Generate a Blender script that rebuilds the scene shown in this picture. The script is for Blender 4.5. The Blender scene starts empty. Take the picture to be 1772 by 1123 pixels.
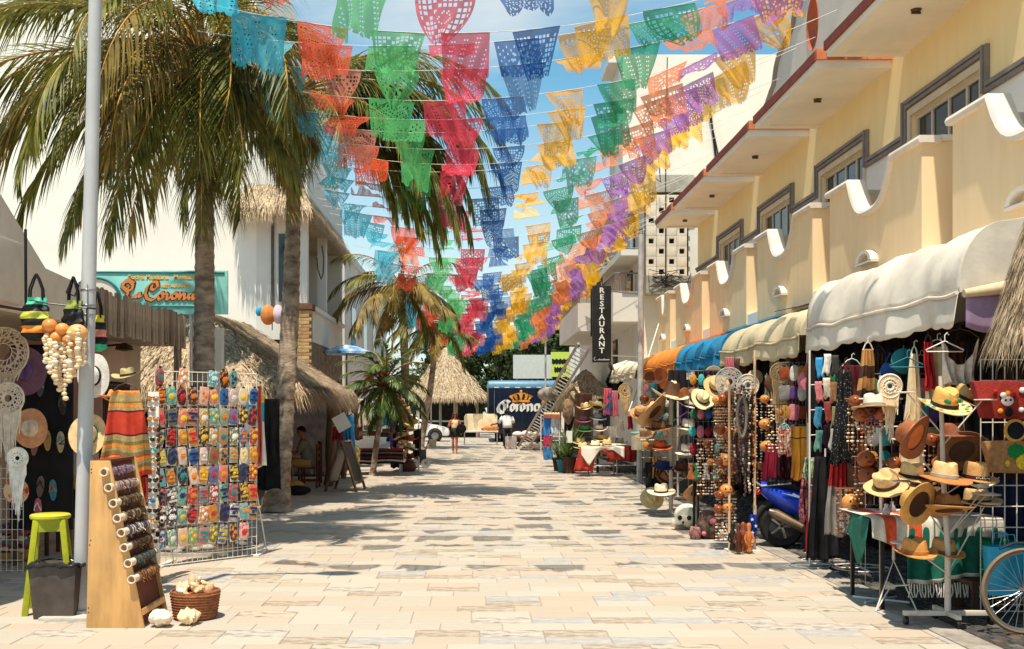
import bpy, bmesh, math, random
from mathutils import Vector, Matrix, Euler
from math import sin, cos, pi, radians, sqrt, atan2
random.seed(11)
R = random.random
U = random.uniform
SC = bpy.context.scene
COL = SC.collection
# ------------------------------------------------------------------ camera
cam_d = bpy.data.cameras.new('camera')
cam = bpy.data.objects.new('camera', cam_d)
COL.objects.link(cam)
cam.location = (0, 0, 1.75)
cam.rotation_euler = (radians(90), 0, 0)
cam_d.sensor_width = 36
cam_d.lens = 36.57
cam_d.shift_x = 0.0344
cam_d.shift_y = 0.0827
cam_d.clip_end = 2000
SC.camera = cam
# ------------------------------------------------------------------ sky and sun
SUN_EL, SUN_AZ = radians(71), radians(194)      # azimuth: clockwise from +Y (the street runs along +Y)
world = bpy.data.worlds.new('World')
SC.world = world
world.use_nodes = True
wn, wl = world.node_tree.nodes, world.node_tree.links
wn.clear()
w_out = wn.new('ShaderNodeOutputWorld')
w_bg = wn.new('ShaderNodeBackground')
w_bg.inputs['Strength'].default_value = 0.135
sky = wn.new('ShaderNodeTexSky')
sky.sky_type = 'NISHITA'
sky.sun_disc = False
sky.sun_elevation = SUN_EL
sky.sun_rotation = SUN_AZ
sky.air_density = 1.0
sky.dust_density = 0.6
sky.ozone_density = 1.0
tint = wn.new('ShaderNodeMix'); tint.data_type = 'RGBA'; tint.blend_type = 'MULTIPLY'
tint.inputs[0].default_value = 1.0
tint.inputs[7].default_value = (0.46, 0.74, 0.70, 1)
wl.new(sky.outputs[0], tint.inputs[6])
tc = wn.new('ShaderNodeTexCoord')
sep = wn.new('ShaderNodeSeparateXYZ'); wl.new(tc.outputs['Generated'], sep.inputs[0])
zc = wn.new('ShaderNodeMath'); zc.operation = 'MAXIMUM'; zc.inputs[1].default_value = 0.06
wl.new(sep.outputs[2], zc.inputs[0])
dv = wn.new('ShaderNodeVectorMath'); dv.operation = 'DIVIDE'
cb = wn.new('ShaderNodeCombineXYZ')
for i in range(3): wl.new(zc.outputs[0], cb.inputs[i])
wl.new(tc.outputs['Generated'], dv.inputs[0]); wl.new(cb.outputs[0], dv.inputs[1])
cn = wn.new('ShaderNodeTexNoise'); cn.inputs['Scale'].default_value = 0.62; cn.inputs['Detail'].default_value = 6
cn.inputs['Roughness'].default_value = 0.55; cn.inputs['Distortion'].default_value = 0.25
wl.new(dv.outputs[0], cn.inputs['Vector'])
cr = wn.new('ShaderNodeValToRGB')
cr.color_ramp.elements[0].position = 0.54; cr.color_ramp.elements[1].position = 0.80
wl.new(cn.outputs[0], cr.inputs[0])
cm = wn.new('ShaderNodeMix'); cm.data_type = 'RGBA'
cm.inputs[7].default_value = (3.9, 3.95, 3.75, 1)
mr_ = wn.new('ShaderNodeMapRange'); mr_.inputs[1].default_value = .30; mr_.inputs[2].default_value = .06; mr_.inputs[3].default_value = 0; mr_.inputs[4].default_value = .72
wl.new(sep.outputs[2], mr_.inputs[0])
mx_ = wn.new('ShaderNodeMath'); mx_.operation = 'MAXIMUM'; wl.new(cr.outputs[0], mx_.inputs[0]); wl.new(mr_.outputs[0], mx_.inputs[1])
wl.new(mx_.outputs[0], cm.inputs[0]); wl.new(tint.outputs[2], cm.inputs[6])
wl.new(cm.outputs[2], w_bg.inputs['Color'])
wl.new(w_bg.outputs[0], w_out.inputs[0])
sun_d = bpy.data.lights.new('sun', 'SUN')
sun_d.energy = 3.5
sun_d.angle = radians(0.55)
sun_d.color = (1.0, 0.915, 0.77)
sun = bpy.data.objects.new('sun', sun_d)
COL.objects.link(sun)
sdir = Vector((sin(SUN_AZ) * cos(SUN_EL), cos(SUN_AZ) * cos(SUN_EL), sin(SUN_EL)))   # towards the sun
sun.rotation_euler = sdir.to_track_quat('Z', 'Y').to_euler()
sun.location = (20, -30, 60)
SC.view_settings.view_transform = 'Standard'
SC.view_settings.look = 'None'
SC.view_settings.exposure = 0.88
SC.view_settings.gamma = 1.0
SC.view_settings.use_curve_mapping = False
SC.cycles.diffuse_bounces = 7
SC.cycles.max_bounces = 14
SC.cycles.transparent_max_bounces = 12
# ------------------------------------------------------------------ helpers
FPX, VX, HZ, CH = 1800.0, 825.0, 708.0, 1.75
def W(px, py, Y):
 return Vector(((px - VX) * Y / FPX, Y, CH - (py - HZ) * Y / FPX))
def WX(px, Y): return (px - VX) * Y / FPX
def WZ(py, Y): return CH - (py - HZ) * Y / FPX
class MB:
 def __init__(s, M=None):
  s.v = []; s.f = []; s.m = []; s.M = M; s.k = 0
 def add(s, vs, fs, k=None):
  b = len(s.v)
  if s.M is not None: vs = [s.M @ Vector(v) for v in vs]
  s.v += [tuple(v) for v in vs]
  s.f += [tuple(i + b for i in f) for f in fs]
  s.m += [s.k if k is None else k] * len(fs)
  return s
 def box(s, c, d, rot=None, k=None):
  x, y, z = d[0] / 2, d[1] / 2, d[2] / 2
  vs = [Vector((sx * x, sy * y, sz * z)) for sx in (-1, 1) for sy in (-1, 1) for sz in (-1, 1)]
  if rot is not None:
   m = Euler(rot).to_matrix(); vs = [m @ v for v in vs]
  vs = [v + Vector(c) for v in vs]
  return s.add(vs, [(0, 1, 3, 2), (4, 6, 7, 5), (0, 4, 5, 1), (2, 3, 7, 6), (0, 2, 6, 4), (1, 5, 7, 3)], k)
 def bx(s, x0, x1, y0, y1, z0, z1, k=None):
  return s.box(((x0 + x1) / 2, (y0 + y1) / 2, (z0 + z1) / 2), (abs(x1 - x0), abs(y1 - y0), abs(z1 - z0)), None, k)
 def tube(s, pts, r, n=8, cap=True, k=None):
  pts = [Vector(p) for p in pts]
  N = len(pts)
  rr = r if isinstance(r, (list, tuple)) else [r] * N
  vs = []; fs = []
  up = None
  for i, p in enumerate(pts):
   d = (pts[min(i + 1, N - 1)] - pts[max(i - 1, 0)])
   if d.length < 1e-9: d = Vector((0, 0, 1))
   d.normalize()
   if up is None:
    a = Vector((0, 0, 1)) if abs(d.z) < .9 else Vector((1, 0, 0))
    up = d.cross(a).normalized()
   up = (up - d * up.dot(d))
   if up.length < 1e-6: up = d.orthogonal()
   up.normalize()
   w = d.cross(up)
   for j in range(n):
    t = 2 * pi * j / n
    vs.append(p + (up * cos(t) + w * sin(t)) * rr[i])
  for i in range(N - 1):
   for j in range(n):
    a = i * n + j; b = i * n + (j + 1) % n
    fs.append((a, b, b + n, a + n))
  if cap:
   fs.append(tuple(range(n - 1, -1, -1))); fs.append(tuple(range((N - 1) * n, N * n)))
  return s.add(vs, fs, k)
 def cyl(s, p0, p1, r0, r1=None, n=12, cap=True, k=None):
  return s.tube([p0, p1], [r0, r0 if r1 is None else r1], n, cap, k)
 def lathe(s, prof, n=20, c=(0, 0, 0), sx=1, sy=1, fn=None, k=None, M=None, closed=False, cap=True):
  vs = []; fs = []
  for (r, z) in prof:
   for j in range(n):
    t = 2 * pi * j / n
    p = Vector((r * cos(t) * sx, r * sin(t) * sy, z))
    if fn: p = fn(p, t)
    if M is not None: p = M @ p
    vs.append(p + Vector(c))
  N = len(prof)
  for i in range(N - 1):
   for j in range(n):
    a = i * n + j; b = i * n + (j + 1) % n
    fs.append((a, b, b + n, a + n))
  if closed:
   for j in range(n):
    a = (N - 1) * n + j; b = (N - 1) * n + (j + 1) % n
    fs.append((a, b, (j + 1) % n, j))
  elif cap:
   if prof[0][0] > 1e-4: fs.append(tuple(range(n - 1, -1, -1)))
   if prof[-1][0] > 1e-4: fs.append(tuple(range((N - 1) * n, N * n)))
  return s.add(vs, fs, k)
 def ball(s, c, r, n=12, m=8, k=None, M=None):
  r = r if isinstance(r, (tuple, list)) else (r, r, r)
  prof = [(max(sin(pi * i / m), 1e-5), -cos(pi * i / m)) for i in range(m + 1)]
  return s.lathe([(p, z * r[2]) for p, z in prof], n, c, r[0], r[1], None, k, M)
 def grid(s, fn, nu, nv, k=None, keep=None, kf=None):
  vs = [fn(i / nu, j / nv) for j in range(nv + 1) for i in range(nu + 1)]
  fs = []; ks = []
  for j in range(nv):
   for i in range(nu):
    if keep and not keep(i, j): continue
    a = j * (nu + 1) + i
    fs.append((a, a + 1, a + nu + 2, a + nu + 1)); ks.append(kf(i, j) if kf else (s.k if k is None else k))
  b = len(s.m)
  s.add(vs, fs, 0); s.m[b:] = ks
  return s
 def poly(s, pts, ax, a0, a1, k=None):
  """polygon (list of 2D points) extruded along axis ax from a0 to a1"""
  n = len(pts)
  def mk(p, a):
   return [(a, p[0], p[1]), (p[0], a, p[1]), (p[0], p[1], a)][ax]
  vs = [mk(p, a0) for p in pts] + [mk(p, a1) for p in pts]
  fs = [tuple(range(n)), tuple(range(2 * n - 1, n - 1, -1))]
  fs += [(i, i + n, (i + 1) % n + n, (i + 1) % n) for i in range(n)]
  return s.add(vs, fs, k)
 def mesh(s, name, mats, smooth=None, bevel=0):
  me = bpy.data.meshes.new(name)
  me.from_pydata(s.v, [], s.f)
  mats = mats if isinstance(mats, (list, tuple)) else [mats]
  for m in mats: me.materials.append(m)
  if len(mats) > 1: me.polygons.foreach_set('material_index', s.m)
  if bevel or True:
   bm = bmesh.new(); bm.from_mesh(me)
   if len(s.f) < 4000:
    bmesh.ops.recalc_face_normals(bm, faces=bm.faces)
   if bevel:
    es = [e for e in bm.edges if e.is_manifold and e.calc_face_angle(0) > radians(35)]
    bmesh.ops.bevel(bm, geom=es, offset=bevel, segments=2, profile=.6, affect='EDGES', clamp_overlap=True)
   bm.to_mesh(me); bm.free()
  if smooth is not None or bevel:
   me.polygons.foreach_set('use_smooth', [True] * len(me.polygons))
   me.set_sharp_from_angle(angle=radians(40 if smooth is None else smooth))
  me.update()
  return me
 def each(s, name, mats, parent=None, **kw):
  pr = list(range(len(s.v)))
  def rt(a):
   while pr[a] != a: pr[a] = pr[pr[a]]; a = pr[a]
   return a
  for f in s.f:
   for q in f[1:]: pr[rt(q)] = rt(f[0])
  gp = {}
  for i, f in enumerate(s.f): gp.setdefault(rt(f[0]), []).append(i)
  out = []
  for ids in gp.values():
   m2 = MB(); mp = {}; k2 = dict(kw)
   for i in ids:
    m2.f.append(tuple(mp.setdefault(q, len(mp)) for q in s.f[i])); m2.m.append(s.m[i])
   m2.v = [s.v[q] for q in mp]
   out.append(hp(m2, name, mats, parent, **k2) if k2.pop('world', False) else m2.build(name, mats, parent, **k2))
  return out
 def build(s, name, mats, parent=None, smooth=None, bevel=0, solid=0, sub=0):
  o = bpy.data.objects.new(name, s.mesh(name, mats, smooth, bevel))
  COL.objects.link(o)
  if parent is not None:
   o.parent = parent
  if solid:
   md = o.modifiers.new('solid', 'SOLIDIFY'); md.thickness = solid; md.offset = 0
  if sub:
   md = o.modifiers.new('sub', 'SUBSURF'); md.levels = sub; md.render_levels = sub
  return o
def tag(o, label=None, cat=None, group=None, kind=None):
 if label: o['label'] = label
 if cat: o['category'] = cat
 if group: o['group'] = group
 if kind: o['kind'] = kind
 return o
def thing(name, label, cat, loc=(0, 0, 0), rz=0, group=None):
 o = bpy.data.objects.new(name, None)
 o.empty_display_size = .1
 COL.objects.link(o)
 o.location = loc; o.rotation_euler = (0, 0, rz)
 return tag(o, label, cat, group)
def obj(name, me, parent=None, loc=(0, 0, 0), rot=(0, 0, 0), sc=(1, 1, 1)):
 o = bpy.data.objects.new(name, me)
 COL.objects.link(o)
 if parent is not None: o.parent = parent
 o.location = loc; o.rotation_euler = rot; o.scale = sc
 return o
def setmat(o, m, i=0):
 o.material_slots[i].link = 'OBJECT'; o.material_slots[i].material = m
def copy_tree(o, parent=None):
 c = o.copy(); COL.objects.link(c)
 if parent is not None:
  c.parent = parent; c.matrix_parent_inverse = o.matrix_parent_inverse.copy()
 for ch in o.children: copy_tree(ch, c)
 return c
ORD = ['first', 'second', 'third', 'fourth', 'fifth', 'sixth', 'seventh', 'eighth', 'ninth', 'tenth', 'eleventh', 'twelfth', 'thirteenth',
 'fourteenth', 'fifteenth', 'sixteenth', 'seventeenth', 'eighteenth', 'nineteenth', 'twentieth', 'twenty-first', 'twenty-second',
 'twenty-third', 'twenty-fourth', 'twenty-fifth', 'twenty-sixth', 'twenty-seventh', 'twenty-eighth', 'twenty-ninth', 'thirtieth',
 'thirty-first', 'thirty-second', 'thirty-third', 'thirty-fourth', 'thirty-fifth', 'thirty-sixth', 'thirty-seventh', 'thirty-eighth', 'thirty-ninth', 'fortieth'] + ['forty-' + q for q in ('first', 'second', 'third', 'fourth', 'fifth', 'sixth', 'seventh', 'eighth', 'ninth')] + ['fiftieth'] + ['fifty-' + q for q in ('first', 'second', 'third', 'fourth', 'fifth', 'sixth', 'seventh', 'eighth', 'ninth')]
# ------------------------------------------------------------------ materials
def s2l(c):
 return tuple(((x / 255) / 12.92 if x / 255 <= .04045 else ((x / 255 + .055) / 1.055) ** 2.4) for x in c)
MATS = {}
def M(name, col, rough=.8, var=.18, scale=5, bump=0, bscale=60, metal=0, spec=.3, col2=None, trans=0, stretch=None, detail=4, lo=.35, hi=.65, transp=0):
 if name in MATS: return MATS[name]
 m = bpy.data.materials.new(name); m.use_nodes = True
 n, l = m.node_tree.nodes, m.node_tree.links
 b = n['Principled BSDF']; out = n['Material Output']
 b.inputs['Roughness'].default_value = rough
 b.inputs['Metallic'].default_value = metal
 b.inputs['Specular IOR Level'].default_value = spec
 tcn = n.new('ShaderNodeTexCoord'); mp = n.new('ShaderNodeMapping')
 l.new(tcn.outputs['Object'], mp.inputs[0])
 if stretch: mp.inputs['Scale'].default_value = stretch
 nz = n.new('ShaderNodeTexNoise'); nz.inputs['Scale'].default_value = scale; nz.inputs['Detail'].default_value = detail
 nz.inputs['Roughness'].default_value = .6
 l.new(mp.outputs[0], nz.inputs['Vector'])
 rp = n.new('ShaderNodeValToRGB')
 a = [max(0, c * (1 - var)) for c in col]
 d = col2 if col2 else [min(1, c * (1 + var)) for c in col]
 rp.color_ramp.elements[0].position = lo; rp.color_ramp.elements[0].color = (*a, 1)
 rp.color_ramp.elements[1].position = hi; rp.color_ramp.elements[1].color = (*d, 1)
 l.new(nz.outputs[0], rp.inputs[0]); l.new(rp.outputs[0], b.inputs['Base Color'])
 if bump:
  n2 = n.new('ShaderNodeTexNoise'); n2.inputs['Scale'].default_value = bscale; n2.inputs['Detail'].default_value = 5
  l.new(mp.outputs[0], n2.inputs['Vector'])
  bp = n.new('ShaderNodeBump'); bp.inputs['Strength'].default_value = bump; bp.inputs['Distance'].default_value = .02
  l.new(n2.outputs[0], bp.inputs['Height']); l.new(bp.outputs[0], b.inputs['Normal'])
 if trans:
  t = n.new('ShaderNodeBsdfTranslucent'); mx = n.new('ShaderNodeMixShader'); mx.inputs[0].default_value = trans
  l.new(rp.outputs[0], t.inputs['Color'])
  l.new(b.outputs[0], mx.inputs[1]); l.new(t.outputs[0], mx.inputs[2]); l.new(mx.outputs[0], out.inputs[0])
 if transp:
  tp = n.new('ShaderNodeBsdfTransparent'); m3 = n.new('ShaderNodeMixShader'); m3.inputs[0].default_value = transp
  l.new(out.inputs[0].links[0].from_socket, m3.inputs[1]); l.new(tp.outputs[0], m3.inputs[2]); l.new(m3.outputs[0], out.inputs[0])
 m.diffuse_color = (*col, 1)
 MATS[name] = m
 return m
def C(name, rgb, **kw): return M(name, s2l(rgb), **kw)
white_wall = M('white_wall', (.72, .68, .61), var=.05, scale=1.2, bump=.15, bscale=30)
cream_wall = M('cream_wall', (.66, .55, .43), var=.07, scale=2, bump=.15, bscale=40)
hotel_yellow = M('hotel_yellow', (.93, .74, .40), var=.03, stretch=(1, 2, .4), scale=2.5, bump=.12, bscale=50)
hotel_peach = M('hotel_peach', (.88, .65, .38), var=.035, stretch=(2, 2, .3), scale=2.6, bump=.15, bscale=50)
hotel_white = M('hotel_white', (.86, .82, .76), var=.05, scale=1.5, bump=.1, bscale=50)
hotel_trim = M('hotel_grey_trim', (.25, .22, .205), var=.1)
red_trim = M('red_trim', (.24, .055, .035), var=.15)
orange_tile = M('orange_tile', (.62, .19, .08), var=.15, scale=8)
concrete = M('concrete', (.36, .33, .28), var=.22, scale=3, bump=.3, bscale=25)
dark_glass = M('dark_glass', (.012, .016, .022), rough=.06, var=.3, spec=.6)
alum = M('pale_frame', (.62, .54, .42), rough=.5, var=.06)
pole_grey = M('pole_grey', (.50, .49, .48), rough=.5, var=.06, scale=3)
steel = M('steel', (.32, .31, .30), rough=.35, var=.15, metal=.7)
black = M('black_cloth', (.012, .011, .012), rough=.9, var=.4)
black_paint = M('black_paint', (.015, .014, .014), rough=.4, var=.3)
plywood = M('plywood', (.60, .33, .12), rough=.6, var=.22, scale=2.2, stretch=(3, 3, .7), bump=.08)
dark_wood = M('dark_wood', (.075, .035, .018), rough=.6, var=.4, scale=6, stretch=(4, 4, .6))
old_wood = M('old_wood', (.34, .255, .19), rough=.9, var=.6, scale=7, stretch=(5, 5, .5), bump=.5, bscale=30)
post_wood = M('post_wood', (.17, .10, .055), rough=.85, var=.4, scale=5, stretch=(4, 4, .7), bump=.4, bscale=25)
thatch_m = M('thatch', (.40, .28, .165), rough=1, var=.5, scale=14, bump=.6, bscale=45, col2=(.60, .45, .29))
straw_m = M('straw_strand', (.50, .35, .20), rough=1, var=.45, scale=9, col2=(.72, .56, .37))
straw_dark = M('straw_dark', (.24, .145, .08), rough=1, var=.5, scale=9)
white_paint = M('white_paint', (.72, .66, .58), rough=.5, var=.1, scale=4)
rust_white = M('rusty_white', (.70, .61, .50), rough=.55, var=.12, scale=9, col2=(.40, .22, .12), lo=.55, hi=.75)
# ================================================================== GROUND
def paver_mat(name, a, b, lo, hi, sc=7):
 return M(name, a, rough=.75, col2=b, var=0.0, scale=sc, lo=lo, hi=hi, bump=.12, bscale=90, stretch=(1.0, 2.2, 1), detail=5)
CREAM = (.435, .37, .29); CREAM2 = (.455, .395, .32); PEACH = (.52, .37, .275); GREYP = (.32, .30, .285); TANP = (.32, .235, .165)
PAV = [paver_mat('paver_cream', CREAM, CREAM2, .3, .7), paver_mat('paver_pale', (.49, .425, .34), CREAM2, .3, .7),
 paver_mat('paver_peach', PEACH, CREAM, .3, .8), paver_mat('paver_sand', (.45, .35, .25), CREAM, .3, .7),
 paver_mat('paver_grey', GREYP, (.46, .42, .37), .35, .65),
 paver_mat('paver_grey_stained', (.24, .21, .185), (.50, .43, .35), .38, .54, 7),
 paver_mat('paver_tan_stained', TANP, CREAM, .44, .56, 7), paver_mat('paver_dark_streak', (.20, .16, .12), (.48, .40, .30), .38, .50, 6)]
PW = [27, 17, 15, 12, 10.0, 8.0, 11, 2.0]
def pick():
 t = R() * sum(PW); a = 0
 for i, w in enumerate(PW):
  a += w
  if t < a: return i
 return 0
joint = M('joint_sand', (.37, .31, .245), var=.2, scale=20)
g = MB(); g.add([(-150, -40, -.06), (150, -40, -.06), (150, 700, -.06), (-150, 700, -.06)], [(0, 1, 2, 3)])
gr = g.build('ground', M('ground_sand', (.36, .30, .23), var=.2, scale=.6)); tag(gr, kind='structure')
g = MB(); g.bx(-9, 3.585, 4.0, 66, -.05, -.008)
pavement = g.build('pavement', joint); tag(pavement, 'cream stone paved street running between the stalls', kind='structure')
TWd, TD, GAP = .5, .25, .004
tile_mb = MB()
x, y = TWd / 2 - GAP / 2, TD / 2 - GAP / 2
c = .005
tile_mb.add([(-x, -y, -.02), (x, -y, -.02), (x, y, -.02), (-x, y, -.02), (-x, -y, -c), (x, -y, -c), (x, y, -c), (-x, y, -c),
   (-x + c, -y + c, 0), (x - c, -y + c, 0), (x - c, y - c, 0), (-x + c, y - c, 0)],
   [(0, 1, 5, 4), (1, 2, 6, 5), (2, 3, 7, 6), (3, 0, 4, 7), (4, 5, 9, 8), (5, 6, 10, 9), (6, 7, 11, 10), (7, 4, 8, 11), (8, 9, 10, 11)])
TILES = [tile_mb.mesh('paver', m) for m in PAV]
rest = MB()
npav = 0
rows = int((64 - 5.0) / TD)
for r in range(rows):
 yy = 5.0 + TD * (r + .5)
 off = [0, .25, .125, .375, .06, .3][(r * 5 + r // 3) % 6]
 nx = int((3.585 + 8.2) / TWd) + 1
 for i in range(nx + 1):
  xa = 3.582 - off - TWd * (i - 0) ; xb = min(xa + TWd, 3.582)
  if xb - xa < .06: continue
  k = pick(); xc = (xa + xb) / 2; dz = U(-.0012, .0012)
  vis = yy > 7.5 and abs(xc * FPX / yy + VX - 886) < 900
  if vis and npav < 300 and xb - xa > .49:
   o = bpy.data.objects.new('paver', TILES[k]); COL.objects.link(o); o.parent = pavement; o.location = (xc, yy, dz); npav += 1
   o.rotation_euler = (U(-.002, .002), U(-.001, .001), 0)
  else:
   h = GAP / 2
   if yy > 30: h = .003
   z = dz
   rest.add([(xa + h, yy - TD / 2 + h, z), (xb - h, yy - TD / 2 + h, z), (xb - h, yy + TD / 2 - h, z), (xa + h, yy + TD / 2 - h, z),
     (xa + h, yy - TD / 2 + h, z - .012), (xb - h, yy - TD / 2 + h, z - .012)], [(0, 1, 2, 3), (4, 5, 1, 0)], k)
rest_o = rest.build('paver_field', PAV, pavement); tag(rest_o, kind='stuff')
# kerb stones and dark cobbled strip, coloured darker for the stall shade
kerb_m = M('kerb_stone', (.30, .26, .215), var=.3, scale=5, bump=.25, bscale=40)
g = MB(); g.bx(3.585, 9.5, 4, 66, -.055, -.012)
side = g.build('side_pavement', M('asphalt_joint', (.05, .045, .042), var=.3, scale=15)); tag(side, 'dark cobbled strip, coloured darker for the shade under the right-hand stalls', kind='structure')
km = MB(); km.bx(-.125, .125, -.298, .298, -.03, .0)
kme = km.mesh('kerb_stone', kerb_m, bevel=.006)
for i in range(95):
 obj('kerb_stone', kme, side, (3.715, 5.3 + .6 * i, U(.002, .008)), (0, 0, U(-.004, .004)))
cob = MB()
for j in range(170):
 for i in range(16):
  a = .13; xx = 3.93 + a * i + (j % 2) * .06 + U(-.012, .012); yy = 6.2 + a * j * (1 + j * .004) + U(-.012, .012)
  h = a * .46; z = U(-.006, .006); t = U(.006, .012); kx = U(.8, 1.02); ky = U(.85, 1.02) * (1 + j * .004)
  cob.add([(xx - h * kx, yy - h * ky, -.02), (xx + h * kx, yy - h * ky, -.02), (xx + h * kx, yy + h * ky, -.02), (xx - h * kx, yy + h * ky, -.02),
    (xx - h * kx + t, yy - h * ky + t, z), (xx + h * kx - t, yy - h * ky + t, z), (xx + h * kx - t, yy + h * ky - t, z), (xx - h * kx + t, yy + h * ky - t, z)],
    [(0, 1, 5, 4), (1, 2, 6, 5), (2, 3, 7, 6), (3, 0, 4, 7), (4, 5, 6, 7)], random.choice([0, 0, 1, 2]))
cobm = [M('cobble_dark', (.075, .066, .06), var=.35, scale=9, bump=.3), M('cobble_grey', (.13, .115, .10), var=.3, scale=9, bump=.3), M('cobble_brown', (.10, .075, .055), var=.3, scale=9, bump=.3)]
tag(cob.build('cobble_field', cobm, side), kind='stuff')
# ================================================================== HOTEL (right)
XF, XB = 6.1, 5.0
hotel = thing('hotel_building', 'long yellow two storey hotel with scooped balcony parapets above the right-hand stalls', 'hotel', (XF, 17, 0))
def wmat(p):
 m = Matrix.LocRotScale(p.location, p.rotation_euler, p.scale)
 if p.parent is not None: m = wmat(p.parent) @ p.matrix_parent_inverse @ m
 return m
def hp(mb, name, mats, parent=hotel, **kw):
 o = mb.build(name, mats, None, **kw)
 o.parent = parent
 o.matrix_parent_inverse = wmat(parent).inverted()
 return o
Y0, Y1 = 4.0, 28.7
PER = 3.8
WINS = [5.98 + PER * i for i in range(6)]                       # window centres
WW, WZ0, WZ1, MOUL = 2.0, 4.55, 5.86, 5.58
# wall, with openings: pieces between windows
for (z0, z1, mm, nm) in ((MOUL, 7.0, hotel_yellow, 'upper_wall'), (3.3, MOUL, hotel_white, 'lower_wall')):
 mb = MB(); ya = Y0
 for wy in WINS:
  mb.bx(XF, XF + .25, ya, wy - WW / 2, z0, z1); ya = wy + WW / 2
  if z0 == MOUL: mb.bx(XF, XF + .25, wy - WW / 2, wy + WW / 2, WZ1, z1)
  else: mb.bx(XF, XF + .25, wy - WW / 2, wy + WW / 2, z0, WZ0)
 mb.bx(XF, XF + .25, ya, Y1, z0, z1)
 hp(mb, nm, mm)
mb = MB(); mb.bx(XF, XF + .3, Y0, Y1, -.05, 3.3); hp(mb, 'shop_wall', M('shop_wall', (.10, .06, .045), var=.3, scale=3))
mb = MB(); mb.bx(XF + .25, 13, Y1 - .25, Y1, -.05, 7.0); mb.bx(XF + .25, 13, Y0, Y1 - .25, 6.7, 7.0); hp(mb, 'end_wall', hotel_yellow)
# balcony floor slab and parapets
mb = MB(); mb.bx(XB + .02, XF, Y0, Y1, 3.3, 3.5); hp(mb, 'balcony_floor', hotel_white)
def para_profile(w, zt, dip, uw, post):
 """top outline along y from 0..w : list of (y, z)"""
 pts = [(0, zt), (post, zt)]
 n = 14
 for i in range(n + 1):
  u = -1 + 2 * i / n
  pts.append((post + uw * (i / n), zt - dip * (1 - abs(u) ** 3.2)))
 pts += [(w, zt)]
 out = []
 for p in pts:
  if not out or (abs(out[-1][0] - p[0]) + abs(out[-1][1] - p[1])) > 1e-4: out.append(p)
 return out
ZT = 4.76
capm = M('cap_white', (.70, .62, .52), var=.07, scale=3, bump=.1)
for i in range(7):
 ya = 4.09 + PER * i; w = 3.04
 if ya > Y1 - .5: continue
 if ya + w > Y1: w = Y1 - ya
 prof = para_profile(w, ZT, .52, 1.43 if w > 2.5 else .5, .8 if w > 2.5 else .5)
 mb = MB()
 mb.poly([(ya, 3.32)] + [(ya + p[0], p[1]) for p in prof] + [(ya + w, 3.32)], 0, XB, XB + .16)
 for yy in (ya, ya + w - .16):                               # side returns
  mb.bx(XB + .16, XF, yy, yy + .16, 3.5, ZT)
 par = hp(mb, 'balcony_parapet', hotel_peach, smooth=20)
 cp = MB()
 rows_ = []
 N = len(prof)
 for q in range(N):
  a = prof[max(q - 1, 0)]; b = prof[min(q + 1, N - 1)]
  t = Vector((b[0] - a[0], b[1] - a[1])); t.normalize()
  nrm = Vector((-t.y, t.x)) * .06
  pp = prof[q]; e = -.05 if q == 0 else (.05 if q == N - 1 else 0)
  for (dx, f) in ((-.05, -.35), (-.065, .35), (-.045, 1.0), (.19, 1.0), (.21, .35), (.195, -.35)):
   rows_.append((XB + dx, ya + pp[0] + nrm.x * f + e, pp[1] + nrm.y * f))
 fs = []
 for q in range(N - 1):
  for j in range(6):
   a = q * 6 + j; b = q * 6 + (j + 1) % 6
   fs.append((a, b, b + 6, a + 6))
 fs += [tuple(range(6)), tuple(range(N * 6 - 1, N * 6 - 7, -1))]
 cp.add(rows_, fs)
 for yy in (ya - .05, ya + w - .16):
  cp.bx(XB + .2, XF, yy, yy + .21, ZT + .002, ZT + .066)
 hp(cp, 'parapet_cap', capm, par, smooth=35)
 sp = MB(); n = 10; yc = ya + w / 2
 for (ro, ri) in ((.17, .12),):
  for (x0, x1) in ((XB - .10, XB),):
   vs = []
   for q in range(n + 1):
    t = pi * q / n
    for (rr, xx) in ((ro, x0), (ro, x1), (ri, x1), (ri, x0)):
     vs.append((xx, yc + cos(t) * rr * 1.5, 3.62 + sin(t) * rr * .85))
   fs = []
   for q in range(n):
    for j in range(4):
     fs.append((q * 4 + j, q * 4 + (j + 1) % 4, q * 4 + 4 + (j + 1) % 4, q * 4 + 4 + j))
   sp.add(vs, fs)
 sp.bx(XB - .1, XB, yc - .27, yc + .27, 3.59, 3.615)
 hp(sp, 'drain_moulding', capm, par, smooth=40)
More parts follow.
